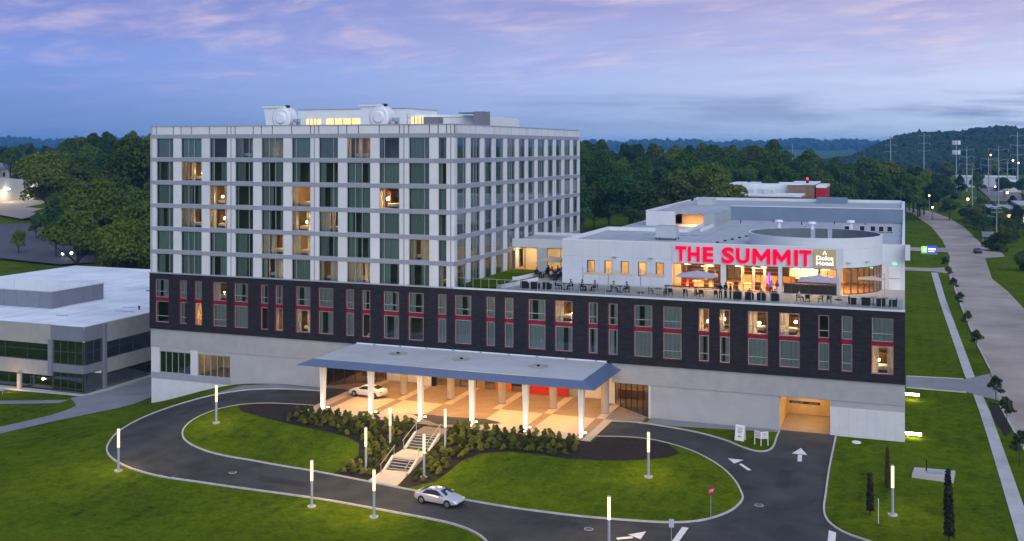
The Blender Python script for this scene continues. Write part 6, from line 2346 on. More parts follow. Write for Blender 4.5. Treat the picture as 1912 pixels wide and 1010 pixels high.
parasol('wide lilac parasol before the left glazed bay of the restaurant', -22.4, 4.9, 4.3, 3.2, 2.15, 'umbrella_lilac', (0, 0), 'lilac parasols on the terrace')
parasol('wide lilac parasol before the right glazed bay, hung from a side mast', -9.0, 5.4, 4.2, 3.2, 2.15, 'umbrella_lilac', (2.1, 0.1), 'lilac parasols on the terrace')
parasol('beige parasol over the crowded tables before the lit link', -43.0, 14.0, 3.0, 3.0, 2.2, 'sail_beige', (0, 0), None)
shade_sail('flat beige parasol below the first small window of the white wing', -34.0, 3.0, 2.8, 1.8, 2.0, -1.5)
shade_sail('flat beige parasol below the middle windows of the white wing', -31.0, 3.2, 2.8, 1.8, 2.0, -1.45)
shade_sail('flat beige parasol below the last two windows of the white wing', -27.2, 3.3, 2.7, 1.8, 2.0, -1.45)
shade_sail('flat beige parasol near the service door at the right end of the terrace', -3.5, 8.6, 2.9, 1.8, 2.1, 1.35)

ch0, lo0, ta0, lt0 = dining_chair(), lounge_chair(), round_table(), long_table()
_used = set()


def put(proto, x, y, rz, label, group, z=Z_T + 0.004):
    o = proto if proto.name not in _used else copy_tree(proto)
    _used.add(proto.name)
    o.location = (x, y, z)
    o.rotation_euler = (0, 0, rz)
    tag(o, label, proto.get('category'), group)
    return o


SETS = [(-37.8, 2.9, 'at the far left of the terrace rail'), (-34.8, 2.9, 'before the first small window of the white wing'), (-31.0, 3.0, 'before the third small window of the white wing'),
        (-26.4, 2.6, 'before the end of the white wing')]
for x, y, w in SETS:
    put(ta0, x, y, 0, 'small dark round table ' + w, 'bistro tables on the terrace')
    put(ch0, x - 0.85, y, RAD(90), 'dark chair left of the table ' + w, 'chairs at the bistro tables')
    put(ch0, x + 0.85, y, RAD(-90), 'dark chair right of the table ' + w, 'chairs at the bistro tables')
put(ta0, -9.8, 3.4, 0, 'small dark round table below the right lilac parasol', 'bistro tables on the terrace')
for i, (x, y, a) in enumerate(((-10.9, 2.9, 100), (-9.9, 2.5, 180), (-8.6, 3.0, -100), (-7.7, 2.7, -170))):
    put(ch0, x, y, RAD(a), 'dark chair below the right lilac parasol, %s from the left' % ('first', 'second', 'third', 'fourth')[i], 'chairs below the right parasol')
for x, lab in ((-24.0, 'left'), (-20.5, 'right')):
    put(lt0, x, 3.3, 0, 'long dark high table at the rail below the left lilac parasol, the %s one' % lab, 'long tables on the terrace')
for i, x in enumerate((-24.9, -23.2, -21.4, -19.8)):
    put(ch0, x, 2.2, RAD(180), 'dark stool-height chair at the long tables, %s from the left' % ('first', 'second', 'third', 'fourth')[i], 'chairs at the long tables')
for i, (x, y, a, w) in enumerate(((-17.4, 2.4, 180, 'first of the dark lounge chairs right of the standing guests'), (-16.1, 2.3, 180, 'second dark lounge chair right of the standing guests'),
                                  (-14.8, 2.3, 180, 'third dark lounge chair right of the standing guests'), (-13.4, 2.5, 180, 'fourth dark lounge chair, before the middle pier'),
                                  (-5.3, 2.9, 90, 'dark lounge chair right of the right parasol mast'), (-3.9, 2.6, 180, 'dark lounge chair before the curved glass'),
                                  (-2.4, 2.5, 180, 'dark lounge chair second from the right end of the terrace'), (-1.2, 2.8, -90, 'dark lounge chair at the right end of the terrace'),
                                  (-42.6, 2.6, 180, 'dark lounge chair beside the white planter bench'), (-41.2, 2.4, 180, 'dark lounge chair second from the planter bench'),
                                  (-39.8, 2.6, 180, 'dark lounge chair left of the first bistro table'))):
    put(lo0, x, y, RAD(a), w, 'lounge chairs along the terrace rail')
put(ta0, -3.2, 3.6, 0, 'small dark round table between the lounge chairs at the right end', 'bistro tables on the terrace')
for i, (x, y) in enumerate(((-44.0, 12.6), (-42.2, 13.4), (-43.4, 15.6), (-41.6, 11.2), (-41.4, 15.8))):
    put(ta0, x, y, 0, 'dark round table in the crowd before the lit link', 'tables before the lit link')
    for a in (40, 160, 280):
        put(ch0, x + 0.7 * math.cos(RAD(a)), y + 0.7 * math.sin(RAD(a)), RAD(a - 90), 'dark chair in the crowd of chairs before the lit link', 'chairs before the lit link')
# white planter benches and the roof lawn
for x0, y0, x1, y1, lab in ((-45.3, 0.9, -43.5, 9.3, 'long low white planter bench at the terrace rail'), (-46.2, 8.6, -45.2, 15.4, 'second low white planter bench farther back')):
    k = MB()
    d = Vector((x1 - x0, y1 - y0, 0))
    L = d.length
    k.box(-0.28, 0.28, 0, L, 0, 0.5, 'fan_white')
    k.box(-0.2, 0.2, 0.08, L - 0.08, 0.5, 0.52, 'mulch')
    tag(k.build('planter_bench', None, (x0, y0, Z_T + 0.004), (0, 0, math.atan2(d.y, d.x) - PI / 2)), lab, 'bench', 'white planter benches')
rl = MB()
rl.add([(-50.5, 0.6, 0), (-45.7, 0.6, 0), (-46.6, 8.0, 0), (-46.6, 19.2, 0), (-50.5, 19.2, 0), (-50.5, 0.6, 0.18), (-45.7, 0.6, 0.18), (-46.6, 8.0, 0.18), (-46.6, 19.2, 0.18), (-50.5, 19.2, 0.18)],
       [(0, 1, 6, 5), (1, 2, 7, 6), (2, 3, 8, 7), (3, 4, 9, 8), (4, 0, 5, 9), (5, 6, 7, 8, 9)], 'grass')
tag(rl.build('roof_lawn', None, (0, 0, Z_T + 0.002)), 'patch of roof lawn between the tower and the terrace benches', 'lawn', kind='stuff')

# ------------------------------------------------------------------ people
def person(label, loc, rotz, top, legs, pose='stand', group=None, arms=(0.25, 0.3), hair='wood_dark', sc=1.0):
    """one continuous skinned body; clothing colours by height"""
    t = thing('person', label, 'person', loc, rotz, group)
    J = {}
    if pose == 'stand':
        J = dict(pel=(0, 0, 0.95), wa=(0, 0, 1.12), ch=(0, -0.01, 1.33), nk=(0, 0, 1.48), hd=(0, -0.02, 1.60), ht=(0, -0.01, 1.72))
        for s, n in ((-1, 'l'), (1, 'r')):
            f = arms[0] if s < 0 else arms[1]
            J.update({n + 'hip': (s * 0.09, 0, 0.90), n + 'kn': (s * 0.10, -0.02, 0.50), n + 'an': (s * 0.11, 0.02, 0.09), n + 'to': (s * 0.12, -0.15, 0.04),
                      n + 'sh': (s * 0.18, 0, 1.40), n + 'el': (s * 0.25, 0.02, 1.13), n + 'ha': (s * 0.20, -f, 1.0 + f * 0.4)})
    else:
        J = dict(pel=(0, 0.05, 0.56), wa=(0, 0.08, 0.74), ch=(0, 0.06, 0.95), nk=(0, 0.03, 1.10), hd=(0, 0.0, 1.22), ht=(0, 0.0, 1.34))
        for s, n in ((-1, 'l'), (1, 'r')):
            J.update({n + 'hip': (s * 0.09, 0.02, 0.54), n + 'kn': (s * 0.12, -0.40, 0.54), n + 'an': (s * 0.12, -0.40, 0.10), n + 'to': (s * 0.12, -0.55, 0.05),
                      n + 'sh': (s * 0.18, 0.06, 1.02), n + 'el': (s * 0.24, -0.05, 0.80), n + 'ha': (s * 0.16, -0.32, 0.80)})
    Rr = dict(pel=.155, wa=.14, ch=.165, nk=.06, hd=.10, ht=.075, hip=.10, kn=.07, an=.05, to=.045, sh=.075, el=.05, ha=.04)
    names = list(J)
    E = [('pel', 'wa'), ('wa', 'ch'), ('ch', 'nk'), ('nk', 'hd'), ('hd', 'ht')]
    for n in 'lr':
        E += [('pel', n + 'hip'), (n + 'hip', n + 'kn'), (n + 'kn', n + 'an'), (n + 'an', n + 'to'), ('ch', n + 'sh'), (n + 'sh', n + 'el'), (n + 'el', n + 'ha')]
    me = bpy.data.meshes.new('body')
    me.from_pydata([Vector(J[n]) * sc for n in names], [(names.index(a), names.index(b)) for a, b in E], [])
    o = link('body', me, t)
    sk = o.modifiers.new('skin', 'SKIN')
    for i, n in enumerate(names):
        r = Rr.get(n, Rr.get(n[1:], 0.06)) * sc
        d = me.skin_vertices[0].data[i]
        d.radius = (r, r * (0.8 if n in ('ch', 'wa', 'pel') else 1))
        d.use_root = (n == 'pel')
    sk.use_smooth_shade = True
    o.modifiers.new('smooth', 'SUBSURF').levels = 1
    dg = bpy.context.evaluated_depsgraph_get()
    m2 = bpy.data.meshes.new_from_object(o.evaluated_get(dg))
    o.modifiers.clear()
    o.data = m2
    m2.materials.clear()
    for q in (top, legs, 'skin'):
        m2.materials.append(MATS[q])
    zw = J['pel'][2] * sc + 0.06
    zn = J['nk'][2] * sc + 0.01
    ha = [Vector(J['lha']) * sc, Vector(J['rha']) * sc]
    for p in m2.polygons:
        c = p.center
        if c.z > zn or min((c - q).length for q in ha) < 0.085:
            p.material_index = 2
        elif pose == 'stand':
            p.material_index = 1 if c.z < zw else 0
        else:
            p.material_index = 1 if (c.z < 0.66 * sc and (c.y < -0.1 or c.z < 0.6 * sc)) else 0
        p.use_smooth = True
    hd = Vector(J['hd']) * sc
    k = MB()
    n = 10
    v, f = [], []
    for i in range(5):
        a = i * 0.42
        for j in range(n):
            b = 2 * PI * j / n
            v.append((0.115 * math.sin(a) * math.cos(b), 0.03 + 0.125 * math.sin(a) * math.sin(b), 0.015 + 0.135 * math.cos(a)))
    for i in range(4):
        for j in range(n):
            f.append((i * n + j, i * n + (j + 1) % n, (i + 1) * n + (j + 1) % n, (i + 1) * n + j))
    k.add(v, f, hair)
    k.build('hair', t, hd)
    for s in (-1, 1):
        k = MB()
        k.tube((s * 0.035, -0.098, 0.0), (s * 0.035, -0.108, 0.0), 0.013, 0.01, 'black', 6)
        k.build('eye', t, hd)
    k = MB()
    k.tube((0, -0.10, -0.02), (0, -0.125, -0.035), 0.012, 0.018, 'skin', 6)
    k.build('nose', t, hd)
    k = MB()
    k.box(-0.03, 0.03, -0.105, -0.095, -0.062, -0.05, 'tail_red')
    k.build('mouth', t, hd)
    return t


mat('cloth_black', (0.012, 0.012, 0.016), 0.9, 0.2, 6.0)
mat('cloth_navy', (0.02, 0.025, 0.06), 0.9, 0.2, 6.0)
mat('cloth_blue', (0.16, 0.24, 0.42), 0.9, 0.1, 6.0)
mat('cloth_red', (0.42, 0.03, 0.05), 0.9, 0.1, 6.0)
mat('cloth_green', (0.10, 0.42, 0.08), 0.9, 0.1, 6.0)
mat('cloth_white', (0.55, 0.56, 0.60), 0.9, 0.1, 6.0)
ZF = Z_T + 0.006
person('standing person in black, left of the three guests together at the rail', (-19.25, 2.0, ZF), RAD(20), 'cloth_black', 'cloth_black', group='three standing guests')
person('standing person in navy between two others at the rail', (-18.75, 2.5, ZF), RAD(-30), 'cloth_navy', 'cloth_black', group='three standing guests', sc=1.03)
person('standing person in black, right of the three guests together at the rail', (-18.15, 2.1, ZF), RAD(-60), 'cloth_black', 'cloth_navy', group='three standing guests')
person('seated person in blue at the leftmost bistro table', (-38.5, 2.95, ZF - 0.06), RAD(90), 'cloth_blue', 'cloth_navy', 'sit')
person('seated person in dark clothes at the leftmost bistro table', (-37.0, 2.95, ZF - 0.06), RAD(-90), 'cloth_black', 'cloth_navy', 'sit')
person('seated person in black at the second bistro table', (-35.55, 2.95, ZF - 0.06), RAD(90), 'cloth_black', 'cloth_black', 'sit')
person('seated person in red at the second bistro table', (-34.05, 2.95, ZF - 0.06), RAD(-90), 'cloth_red', 'cloth_black', 'sit')
person('seated person in green at the third bistro table', (-31.75, 3.05, ZF - 0.06), RAD(90), 'cloth_green', 'cloth_navy', 'sit')
person('seated person in dark clothes at the third bistro table', (-30.25, 3.05, ZF - 0.06), RAD(-90), 'cloth_navy', 'cloth_black', 'sit')
person('seated person in black in the first lounge chair right of the standing guests', (-17.4, 2.45, ZF - 0.05), RAD(180), 'cloth_black', 'cloth_navy', 'sit')
person('seated person in dark blue in the second lounge chair right of the standing guests', (-16.1, 2.35, ZF - 0.05), RAD(180), 'cloth_navy', 'cloth_navy', 'sit')
person('seated person in black in the third lounge chair right of the standing guests', (-14.8, 2.35, ZF - 0.05), RAD(180), 'cloth_black', 'cloth_blue', 'sit')
person('seated person in white below the right lilac parasol', (-10.8, 2.9, ZF - 0.06), RAD(100), 'cloth_white', 'cloth_navy', 'sit')
person('standing person in blue by the middle pier of the restaurant', (-14.2, 6.2, ZF), RAD(10), 'cloth_blue', 'cloth_navy')
person('standing person in red and white by the middle pier of the restaurant', (-13.6, 6.6, ZF), RAD(-40), 'cloth_red', 'cloth_white')

TOPS = ['cloth_black', 'cloth_navy', 'cloth_white', 'cloth_red', 'cloth_blue', 'cloth_black', 'cloth_navy', 'cloth_white']
for i, (x, y) in enumerate(((-44.0, 12.6), (-42.2, 13.4), (-43.4, 15.6), (-41.6, 11.2))):
    for j, a in enumerate((40, 160)):
        person('seated guest in %s in the crowd before the lit link' % TOPS[i * 2 + j].replace('cloth_', ''), (x + 0.7 * math.cos(RAD(a)), y + 0.7 * math.sin(RAD(a)), ZF - 0.06),
               RAD(a - 90), TOPS[i * 2 + j], 'cloth_navy', 'sit', 'seated guests before the lit link')
person('seated person in black in the dark lounge chair before the middle pier', (-13.4, 2.55, ZF - 0.05), RAD(180), 'cloth_black', 'cloth_black', 'sit')
person('standing person in dark clothes inside the middle glazed bay', (-17.0, 12.6, ZF + 0.01), RAD(0), 'cloth_black', 'cloth_black')
person('standing person in white inside the left glazed bay', (-21.6, 12.4, ZF + 0.01), RAD(30), 'cloth_white', 'cloth_black')

# worn spots in the drive
for x0, y0, w, d, a in ((-60.0, -27.6, 5.5, 1.1, 0.02), (-30.5, -30.2, 4.2, 1.4, -0.05), (-11.2, -17.0, 1.2, 4.5, 0.0), (-79.5, -15.0, 1.3, 4.0, 0.1)):
    ca, sa = math.cos(a), math.sin(a)
    drape('road_patch', [(x0 + ca * px - sa * py, y0 + sa * px + ca * py) for px, py in ((0, 0), (w, 0), (w, d), (0, d))], 0.042, 'asphalt_patch', 1.0, parent=road)
for i, (x, y, lab) in enumerate(((-12.0, -21.5, 'round iron manhole cover in the drive before the garage'), (-63.0, -27.0, 'round iron manhole cover in the front drive on the left'), (-25.0, -30.2, 'round iron manhole cover in the drive below the lawn island'))):
    k = MB()
    k.tube((0, 0, 0), (0, 0, 0.03), 0.4, 0.4, 'pole_grey', 18)
    k.tube((0, 0, 0.03), (0, 0, 0.036), 0.3, 0.3, 'frame_dark', 18)
    tag(k.build('manhole_cover', None, (x, y, h(x, y) + 0.03)), lab, 'manhole', 'manhole covers in the drive')

# ------------------------------------------------------------------ far buildings
def shed(name, label, x0, x1, y0, y1, z0, z1, wall_m, roof_m, cat='building', bays=0, lights=(), roof_over=0.3):
    t = thing(name, label, cat, ((x0 + x1) / 2, (y0 + y1) / 2, z0))
    B('wall', t, x0, x1, y0, y1, z0 - 3, z1, wall_m)
    B('roof', t, x0 - roof_over, x1 + roof_over, y0 - roof_over, y1 + roof_over, z1, z1 + 0.35, roof_m)
    for i in range(bays):
        a = x0 + (x1 - x0) * (i + 0.2) / bays
        b = x0 + (x1 - x0) * (i + 0.8) / bays
        B('window', t, a, b, y0 - 0.12, y0 - 0.02, z0 + (z1 - z0) * 0.25, z0 + (z1 - z0) * 0.75, 'plant_glow' if i in lights else 'car_glass')
    return t


t = thing('brick_building', 'low brick building with white flat roofs beyond the hotel roof', 'building', (-38.0, 225.0, 0.0))
B('wall', t, -53.0, -27.0, 205.0, 240.0, -2, 15.6, 'brick')
B('roof', t, -53.3, -29.0, 204.6, 221.6, 15.6, 16.1, 'membrane_white')
B('upper_wall', t, -53.0, -49.5, 222.0, 240.0, 15.6, 18.5, 'brick_tan')
B('upper_wall', t, -49.4, -34.5, 225.0, 250.0, 15.6, 18.6, 'membrane_white')
B('upper_wall', t, -34.4, -26.8, 222.0, 250.0, 11.0, 18.6, 'brick_tan')
B('upper_roof', t, -34.6, -26.5, 221.7, 250.3, 18.6, 19.0, 'membrane_white')
B('upper_wall', t, -26.4, -23.5, 228.0, 246.0, 8.0, 17.6, 'stop_red')
B('upper_roof', t, -26.4, -23.3, 227.8, 246.2, 17.6, 18.4, 'membrane_white')
B('upper_roof', t, -53.2, -49.4, 221.8, 240.2, 18.5, 18.9, 'membrane_white')
for i, x in enumerate((-46.0, -43.0, -40.0, -37.5)):
    B('roof_unit', t, x, x + 1.8, 212.0 + (i % 2) * 3, 215.0 + (i % 2) * 3, 16.1, 17.3, 'hvac')

t = thing('warehouse', 'long pale warehouse with lit wall lamps at the left edge', 'building', (-335.0, 185.0, -4.0))
wz = h(-311, 180)
WP = [(-306.0, 145.0, 10.5), (-311.0, 177.0, 9.8), (-314.0, 192.0, 8.6), (-316.0, 203.0, 6.2)]
kk = MB()
for (xa, ya, ha), (xb, yb, hb) in zip(WP[:-1], WP[1:]):
    kk.add([(xa, ya, wz - 3), (xb, yb, wz - 3), (xb - 60, yb + 8, wz - 3), (xa - 60, ya + 8, wz - 3), (xa, ya, wz + ha), (xb, yb, wz + hb), (xb - 60, yb + 8, wz + hb), (xa - 60, ya + 8, wz + ha)],
           [(0, 1, 5, 4), (1, 2, 6, 5), (2, 3, 7, 6), (3, 0, 4, 7), (4, 5, 6, 7)], 'warehouse')
kk.build('wall', t, world_loc=True)
for px_, py_ in ((-309.0, 166.0), (-311.2, 181.0), (-314.3, 197.0)):
    kk = MB()
    kk.box(-0.3, 0.5, -0.5, 0.5, 0, 0.5, 'white_far')
    kk.build('wall_lamp', t, (px_ + 0.5, py_, wz + 5.2), world_loc=True)
    area_light('wall_lamp_light', t, (px_ + 1.6, py_ - 0.5, wz + 5.6), 1.0, 1.0, 420, (1.0, 0.72, 0.40))
z_ = h(*at(-46.4, 505))
x, y = at(-46.4, 505)
t = thing('gable_house', 'small white gabled house among the trees at the left edge', 'house', (x, y, z_))
k = MB()
k.box(-5, 5, -4, 4, -2, 5, 'warehouse')
t.scale = (0.9, 0.9, 0.9)
k.build('wall', t)
k = MB()
k.add([(-5.4, -4.5, 5), (5.4, -4.5, 5), (5.4, 4.5, 5), (-5.4, 4.5, 5), (-5.4, 0, 8), (5.4, 0, 8)], [(0, 1, 5, 4), (2, 3, 4, 5), (1, 2, 5), (3, 0, 4)], 'band_grey')
k.build('roof', t)
for x_ in (-2.5, 1.2):
    k = MB()
    k.box(x_, x_ + 1.4, -4.1, -4.01, 1.5, 3.5, 'car_glass')
    k.build('window', t)

# brick shop with lit windows on the right
t = thing('brick_shop', 'brick shop with lit arched windows at the right edge beyond the street', 'building', (50.0, 335.0, 0.0))
B('wall', t, 40.5, 75.0, 325.0, 355.0, -1, 8.2, 'brick')
B('roof', t, 40.2, 75.3, 324.7, 355.3, 8.2, 8.7, 'joint_grey')
B('wall', t, 30.5, 40.4, 328.0, 355.0, -1, 6.6, 'wood_dark')
B('roof', t, 30.2, 40.4, 327.6, 355.3, 6.6, 7.0, 'band_grey')
for i, x in enumerate((42.0, 45.5, 49.0, 53.0, 57.0)):
    B('window', t, x, x + 2.3, 324.85, 324.99, 1.2, 5.2, 'plant_glow')
    B('window_bar', t, x + 1.1, x + 1.2, 324.75, 324.849, 1.2, 5.2, 'frame_dark')
for x in (32.5, 36.5):
    B('window', t, x, x + 1.7, 327.85, 327.99, 1.4, 4.6, 'plant_glow')
shed('store_shed', 'small grey shed with two pale doors beside the street on the right', 43.0, 58.0, 262.0, 274.0, 0.0, 4.2, 'wood_dark', 'hvac')
for i, (x, y, w, d, hh, m, lab) in enumerate(((58, 640, 60, 30, 8, 'warehouse', 'long pale depot roof in the lit lots on the right'), (70, 560, 45, 20, 7, 'warehouse', 'pale low depot before the pylons on the right'),
                                              (35, 720, 40, 20, 9, 'hvac', 'grey shed at the foot of the wooded hill'), (95, 800, 50, 30, 9, 'warehouse', 'pale hall at the right edge below the hill'))):
    shed('depot', lab, x, x + w, y, y + d, 0.0, hh, m, 'membrane_white')
drape('lot', [(45, 520), (110, 520), (130, 760), (50, 760)], 0.5, 'lot_yard', 25.0)

# ------------------------------------------------------------------ poles, pylons and lights on the right
def utility_pole(x, y, hh, label, arms=1, m='wood_pole', lamp=None):
    t = thing('utility_pole', label, 'utility pole', (x, y, h(x, y)), RAD(8), 'utility poles on the right')
    k = MB()
    k.tube((0, 0, -0.5), (0, 0, hh), 0.2, 0.13, m, 8)
    k.build('pole', t)
    for i in range(arms):
        k = MB()
        k.box(-1.6, 1.6, -0.07, 0.07, hh - 0.9 - i * 1.1, hh - 0.75 - i * 1.1, m)
        for q in (-1.4, -0.7, 0.7, 1.4):
            k.tube((q, 0, hh - 0.75 - i * 1.1), (q, 0, hh - 0.5 - i * 1.1), 0.05, 0.04, 'hvac', 6)
        k.build('crossarm', t)
    if lamp:
        k = MB()
        k.tube((0, 0, lamp), (-2.2, -0.2, lamp + 0.5), 0.05, 0.04, 'galv', 6)
        k.build('lamp_arm', t)
        k = MB()
        k.box(-2.7, -2.0, -0.35, 0.0, lamp + 0.38, lamp + 0.5, 'galv')
        k.build('lamp_head', t)
    return t


utility_pole(26.2, 236.0, 12.5, 'pale utility pole at the right side of the street signal', 2, 'galv', 9.0)
utility_pole(24.0, 318.0, 12.0, 'pale utility pole on the grass beside the far bend', 1, 'galv', 7.0)
utility_pole(31.0, 200.0, 10.5, 'dark utility pole with a cable box on the right verge', 1)
utility_pole(25.5, 276.0, 11.5, 'brown utility pole between the two pale ones', 1)
utility_pole(12.5, 452.0, 20.0, 'utility pole with a transformer at the end of the street', 2)
utility_pole(41.0, 300.0, 10.0, 'dark utility pole before the brick shop', 1)


def pylon(th, rho, hh, label, arms=3, antenna=False):
    x, y = at(th, rho)
    t = thing('steel_pylon', label, 'pylon', (x, y, h(x, y)), RAD(20), 'pylons on the right skyline')
    s = rho / 700.0
    k = MB()
    k.tube((0, 0, -1), (0, 0, hh), 0.45 * s, 0.2 * s, 'galv', 10)
    k.build('mast', t)
    for i in range(arms):
        z = hh * (0.93 - i * 0.16)
        k = MB()
        for sg in (-1, 1):
            k.tube((0, 0, z), (sg * 5.0, 0, z + 0.9), 0.11 * s, 0.06 * s, 'galv', 6)
            k.tube((sg * 4.8, 0, z + 0.8), (sg * 4.8, 0, z - 1.2), 0.06 * s, 0.06 * s, 'hvac', 6)
        k.build('crossarm', t)
    if antenna:
        for z in (hh - 1, hh - 7):
            k = MB()
            for a in range(9):
                q = a * 2 * PI / 9
                k.box(2 * math.cos(q) - 0.35, 2 * math.cos(q) + 0.35, 2 * math.sin(q) - 0.35, 2 * math.sin(q) + 0.35, z - 1.3, z + 1.3, 'fan_white')
            k.build('antenna_ring', t)


for th, rho, hh, lab, ar, an in ((2.42, 700, 34, 'cellular mast with white antenna rings on the right', 0, True), (2.9, 760, 30, 'slim pylon just right of the cellular mast', 3, False),
                                 (4.35, 560, 31, 'tall thick steel pylon before the lit lots', 2, False), (3.9, 720, 24, 'pylon left of the tall thick pylon', 2, False),
                                 (5.2, 780, 40, 'pylon at the right skyline before the hill crest', 3, False), (0.9, 950, 40, 'pylon standing before the middle of the hill', 3, False),
                                 (-0.7, 1000, 38, 'pylon standing before the left slope of the hill', 3, False), (-5.6, 1000, 36, 'lone distant pylon before the blue ridge', 0, False),
                                 (4.75, 690, 22, 'short pylon right of the tall thick pylon', 2, False), (3.15, 600, 20, 'short pylon near the depot', 1, False)):
    pylon(th, rho, hh, lab, ar, an)


def glow_lamp(th, rho, z, m, r, label, name='street_light', group='distant lights on the right'):
    x, y = at(th, rho)
    g0 = h(x, y)
    t = thing(name, label, 'street light', (x, y, g0), 0, group)
    k = MB()
    k.tube((0, 0, -0.5), (0, 0, z), 0.12, 0.08, 'galv', 6)
    k.build('pole', t)
    k = MB()
    n = 8
    v = [(r * math.cos(2 * PI * j / n) * math.sin(a), r * math.sin(2 * PI * j / n) * math.sin(a), z + r * math.cos(a)) for a in (0.4, 1.2, 1.95, 2.75) for j in range(n)]
    f = [(i * n + j, i * n + (j + 1) % n, (i + 1) * n + (j + 1) % n, (i + 1) * n + j) for i in range(3) for j in range(n)] + [tuple(range(n)), tuple(range(3 * n, 4 * n))[::-1]]
    k.add(v, f, m)
    k.build('lamp_globe', t)


GL = [(2.95, 470, 9.0, 'sodium', 0.75, 'orange street light left of the tall pylon'), (4.2, 620, 9, 'white_far', 0.6, 'pale street light beside the tall pylon'), (4.0, 640, 26, 'sodium', 0.6, 'high orange light on the hillside right of the tall pylon'),
      (4.75, 520, 10, 'sodium', 0.75, 'orange street light right of the tall pylon'), (5.45, 480, 7, 'white_far', 0.6, 'white light at the right edge of the lots'),
      (1.3, 420, 8, 'white_far', 0.5, 'white light beside the transformer pole'), (1.15, 440, 11.5, 'sodium', 0.45, 'orange light on the street end'),
      (-5.0, 900, 14, 'sodium', 0.9, 'left of the twin orange lights below the ridge'), (-4.75, 900, 14, 'sodium', 0.9, 'right of the twin orange lights below the ridge'),
      (-4.1, 920, 15, 'sodium', 0.8, 'single orange light below the ridge'), (-5.55, 800, 9, 'white_far', 0.8, 'pale light at the foot of the lone pylon'), (-3.9, 700, 12, 'white_far', 0.6, 'pale light above the dark clump'),
      (5.0, 830, 20, 'white_far', 0.9, 'white hillside lamp at the right'), (5.25, 840, 18, 'white_far', 0.8, 'second white hillside lamp at the right'), (-6.2, 610, 16, 'white_far', 0.45, 'small light at the edge of the wood')]
for th, rho, z, m, r, lab in GL:
    glow_lamp(th, rho, z, m, r * 0.65, lab)
x, y = at(-4.83, 345)
t = thing('traffic_light', 'red traffic signal glowing before the wood', 'traffic light', (x, y, h(x, y)))
zl = 20.4 - h(x, y)
k = MB()
k.tube((0, 0, -0.5), (0, 0, zl - 1.6), 0.12, 0.09, 'galv', 8)
k.build('pole', t)
k = MB()
k.box(-0.4, 0.4, -0.25, 0.25, zl - 1.6, zl + 0.6, 'black')
k.build('housing', t)
k = MB()
k.tube((0, -0.26, zl), (0, -0.36, zl), 0.36, 0.32, 'red_signal', 12)
k.build('red_lens', t)
# orange-lit road sign board and works lamp by the street bend
t = thing('street_board', 'pale board with an orange lamp at the bend of the street', 'sign', (23.5, 232.0, h(23.5, 232.0)))
B('panel', t, 21.8, 25.2, 231.9, 232.1, 3.2, 4.9, 'cushion')
for x in (22.2, 24.8):
    B('post', t, x - 0.06, x + 0.06, 232.11, 232.25, 0, 4.6, 'galv')
B('orange_lamp', t, 24.9, 25.8, 231.6, 231.89, 3.3, 3.9, 'sodium')
# lit kerbside sign of the next property
t = thing('monument_sign', 'low lit sign with a green half and a blue half on the far lawn', 'sign', (6.3, 205.0, h(6.3, 205.0)))
B('plinth', t, 4.222, 8.578, 204.6, 205.4, -0.3, 0.4, 'stone_tan')
B('green_panel', t, 4.354, 5.806, 204.5, 205.3, 0.41, 2.2, 'led_green')
B('blue_panel', t, 5.819, 8.446, 204.5, 205.3, 0.41, 2.4, 'led_blue')
k = MB()
k.add([(4.651, 204.45, 0.792), (4.882, 204.45, 0.792), (5.113, 204.45, 1.848), (4.882, 204.45, 1.848)], [(0, 1, 2, 3)], 'led_white')
k.add([(5.179, 204.45, 0.792), (5.41, 204.45, 0.792), (5.641, 204.45, 1.848), (5.41, 204.45, 1.848)], [(0, 1, 2, 3)], 'led_white')
k.add([(4.882, 204.44, 1.221), (5.443, 204.44, 1.32), (5.476, 204.44, 1.485), (4.915, 204.44, 1.386)], [(0, 1, 2, 3)], 'led_white')
k.build('emblem', t, world_loc=True)
B('white_stripe', t, 6.136, 8.116, 204.44, 204.49, 1.25, 1.72, 'led_white')
B('white_stripe', t, 6.136, 7.786, 204.44, 204.49, 0.73, 0.96, 'led_white')
for x0, y0, x1, y1, lab in ((31.0, 200.0, 26.2, 236.0, 'overhead cable from the dark pole to the pale pole on the right'), (26.2, 236.0, 24.0, 318.0, 'overhead cable along the right side of the street'),
                            (26.2, 236.0, 70.0, 262.0, 'overhead cable crossing to the right edge')):
    k = MB()
    pts = []
    for i in range(13):
        s = i / 12
        pts.append((x0 + (x1 - x0) * s, y0 + (y1 - y0) * s, h(x0, y0) + 11.0 - 1.2 * 4 * s * (1 - s) + (h(x1, y1) - h(x0, y0)) * s))
    for a, b in zip(pts[:-1], pts[1:]):
        k.tube(a, b, 0.035, 0.035, 'black', 5, cap=False)
    tag(k.build('overhead_cable', None), lab, 'cable', 'overhead cables')
# headlights in the yards on the left
for i, (th, rho, lab) in enumerate(((-43.9, 296, 'left of two low lamps under the trees beside the yard'), (-43.5, 296, 'right of two low lamps under the trees beside the yard'), (-44.5, 350, 'orange yard lamp before the warehouse'))):
    glow_lamp(th, rho, 2.0 if i < 2 else 5.0, 'white_far' if i < 2 else 'sodium', 0.35 if i < 2 else 0.6, lab, 'yard_light', 'yard lamps at the left')
for i, (x, y, lab) in enumerate(((-222, 100, 'small dark conifer beyond the office roof'), (-238, 122, 'small olive tree at the dark car park'))):
    tree(TREES[i], x, y, 0.42, lab, None, sz=1.1)

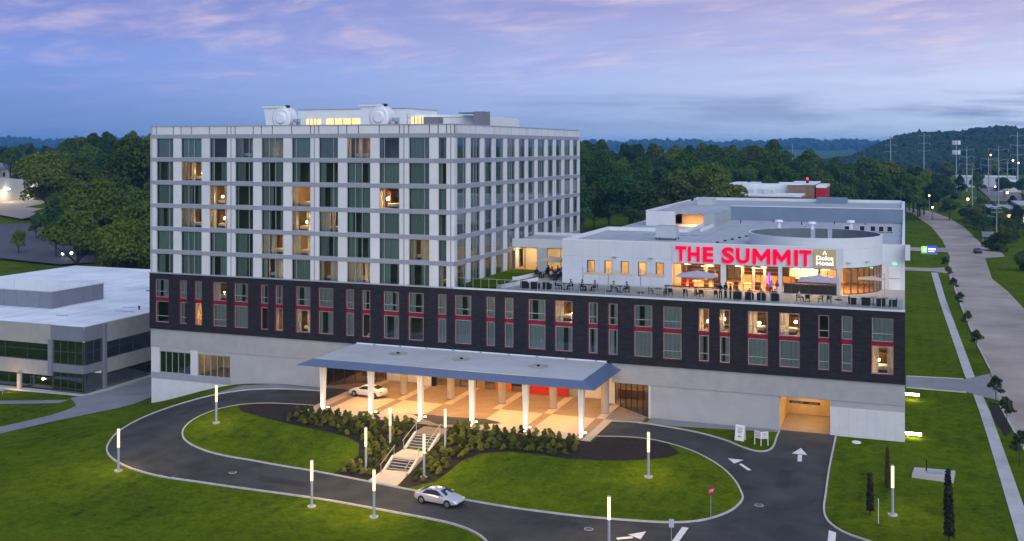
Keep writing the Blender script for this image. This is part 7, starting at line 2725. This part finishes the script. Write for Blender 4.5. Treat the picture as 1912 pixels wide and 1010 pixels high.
# more trees round the lots on the right
random.seed(77)
for th, rho, s in ((1.9, 640, 0.9), (2.6, 660, 0.8), (3.4, 690, 0.9), (4.6, 680, 0.8), (5.4, 650, 0.9), (2.2, 560, 0.75), (5.7, 560, 0.7), (1.4, 700, 1.0), (3.0, 860, 1.1), (4.2, 880, 1.1), (5.0, 900, 1.1), (2.0, 840, 1.1),
                   (5.9, 860, 1.1), (3.6, 520, 0.6), (2.1, 470, 0.6), (5.0, 500, 0.55), (4.0, 480, 0.5)):
    x, y = at(th, rho)
    tree(random.choice(TREES), x, y, s, 'dark tree scattered round the lit lots on the right', 'trees round the lots')

for x, y, sc_ in ((25.5, 300, .42), (28.5, 292, .36), (31.5, 300, .45), (34.5, 290, .4), (29.0, 312, .5), (33.5, 315, .5), (26.5, 330, .5), (37.5, 300, .38), (30.5, 276, .3), (34.0, 270, .33),
                  (37.0, 262, .28), (40.0, 285, .36), (24.5, 352, .55), (29.0, 348, .6), (34.0, 345, .55), (33.0, 252, .26), (29.5, 258, .26)):
    tree(random.choice(TREES), x, y, sc_, 'dark bushy tree in the thicket between the street and the brick shop', 'thicket right of the street', base_z=h(x, y) - 3.2 * sc_)
for th, rho, s_ in ((-2.9, 455, 1.25), (-1.5, 462, 1.4), (-0.8, 478, 1.45), (0.0, 470, 1.3), (0.7, 490, 1.2), (-2.1, 500, 1.4), (0.4, 520, 1.35), (-3.5, 520, 1.2)):
    x, y = at(th, rho)
    tree(random.choice(TREES), x, y, s_, 'tall dark tree in the clump beyond the end of the street', 'tall trees beyond the street')

# ------------------------------------------------------------------ air
hz = bpy.data.materials.new('haze_air')
hz.use_nodes = True
nt = hz.node_tree
nt.nodes.clear()
pv = NN(nt, 'ShaderNodeVolumePrincipled')
pv.inputs['Color'].default_value = (0.14, 0.48, 1.0, 1.0)
pv.inputs['Density'].default_value = 0.00013
pv.inputs['Anisotropy'].default_value = 0.0
ho = NN(nt, 'ShaderNodeOutputMaterial')
nt.links.new(pv.outputs[0], ho.inputs['Volume'])
me = bpy.data.meshes.new('haze')
_x0, _x1, _y0, _y1, _z0, _z1 = -7000, 7000, -1700, 9800, -12, 84
me.from_pydata([(x, y, z) for z in (_z0, _z1) for y in (_y0, _y1) for x in (_x0, _x1)], [],
               [(0, 2, 3, 1), (4, 5, 7, 6), (0, 1, 5, 4), (2, 6, 7, 3), (0, 4, 6, 2), (1, 3, 7, 5)])
me.materials.append(hz)
tag(link('haze', me), 'thin bluish evening haze over the valley', 'haze', kind='stuff')
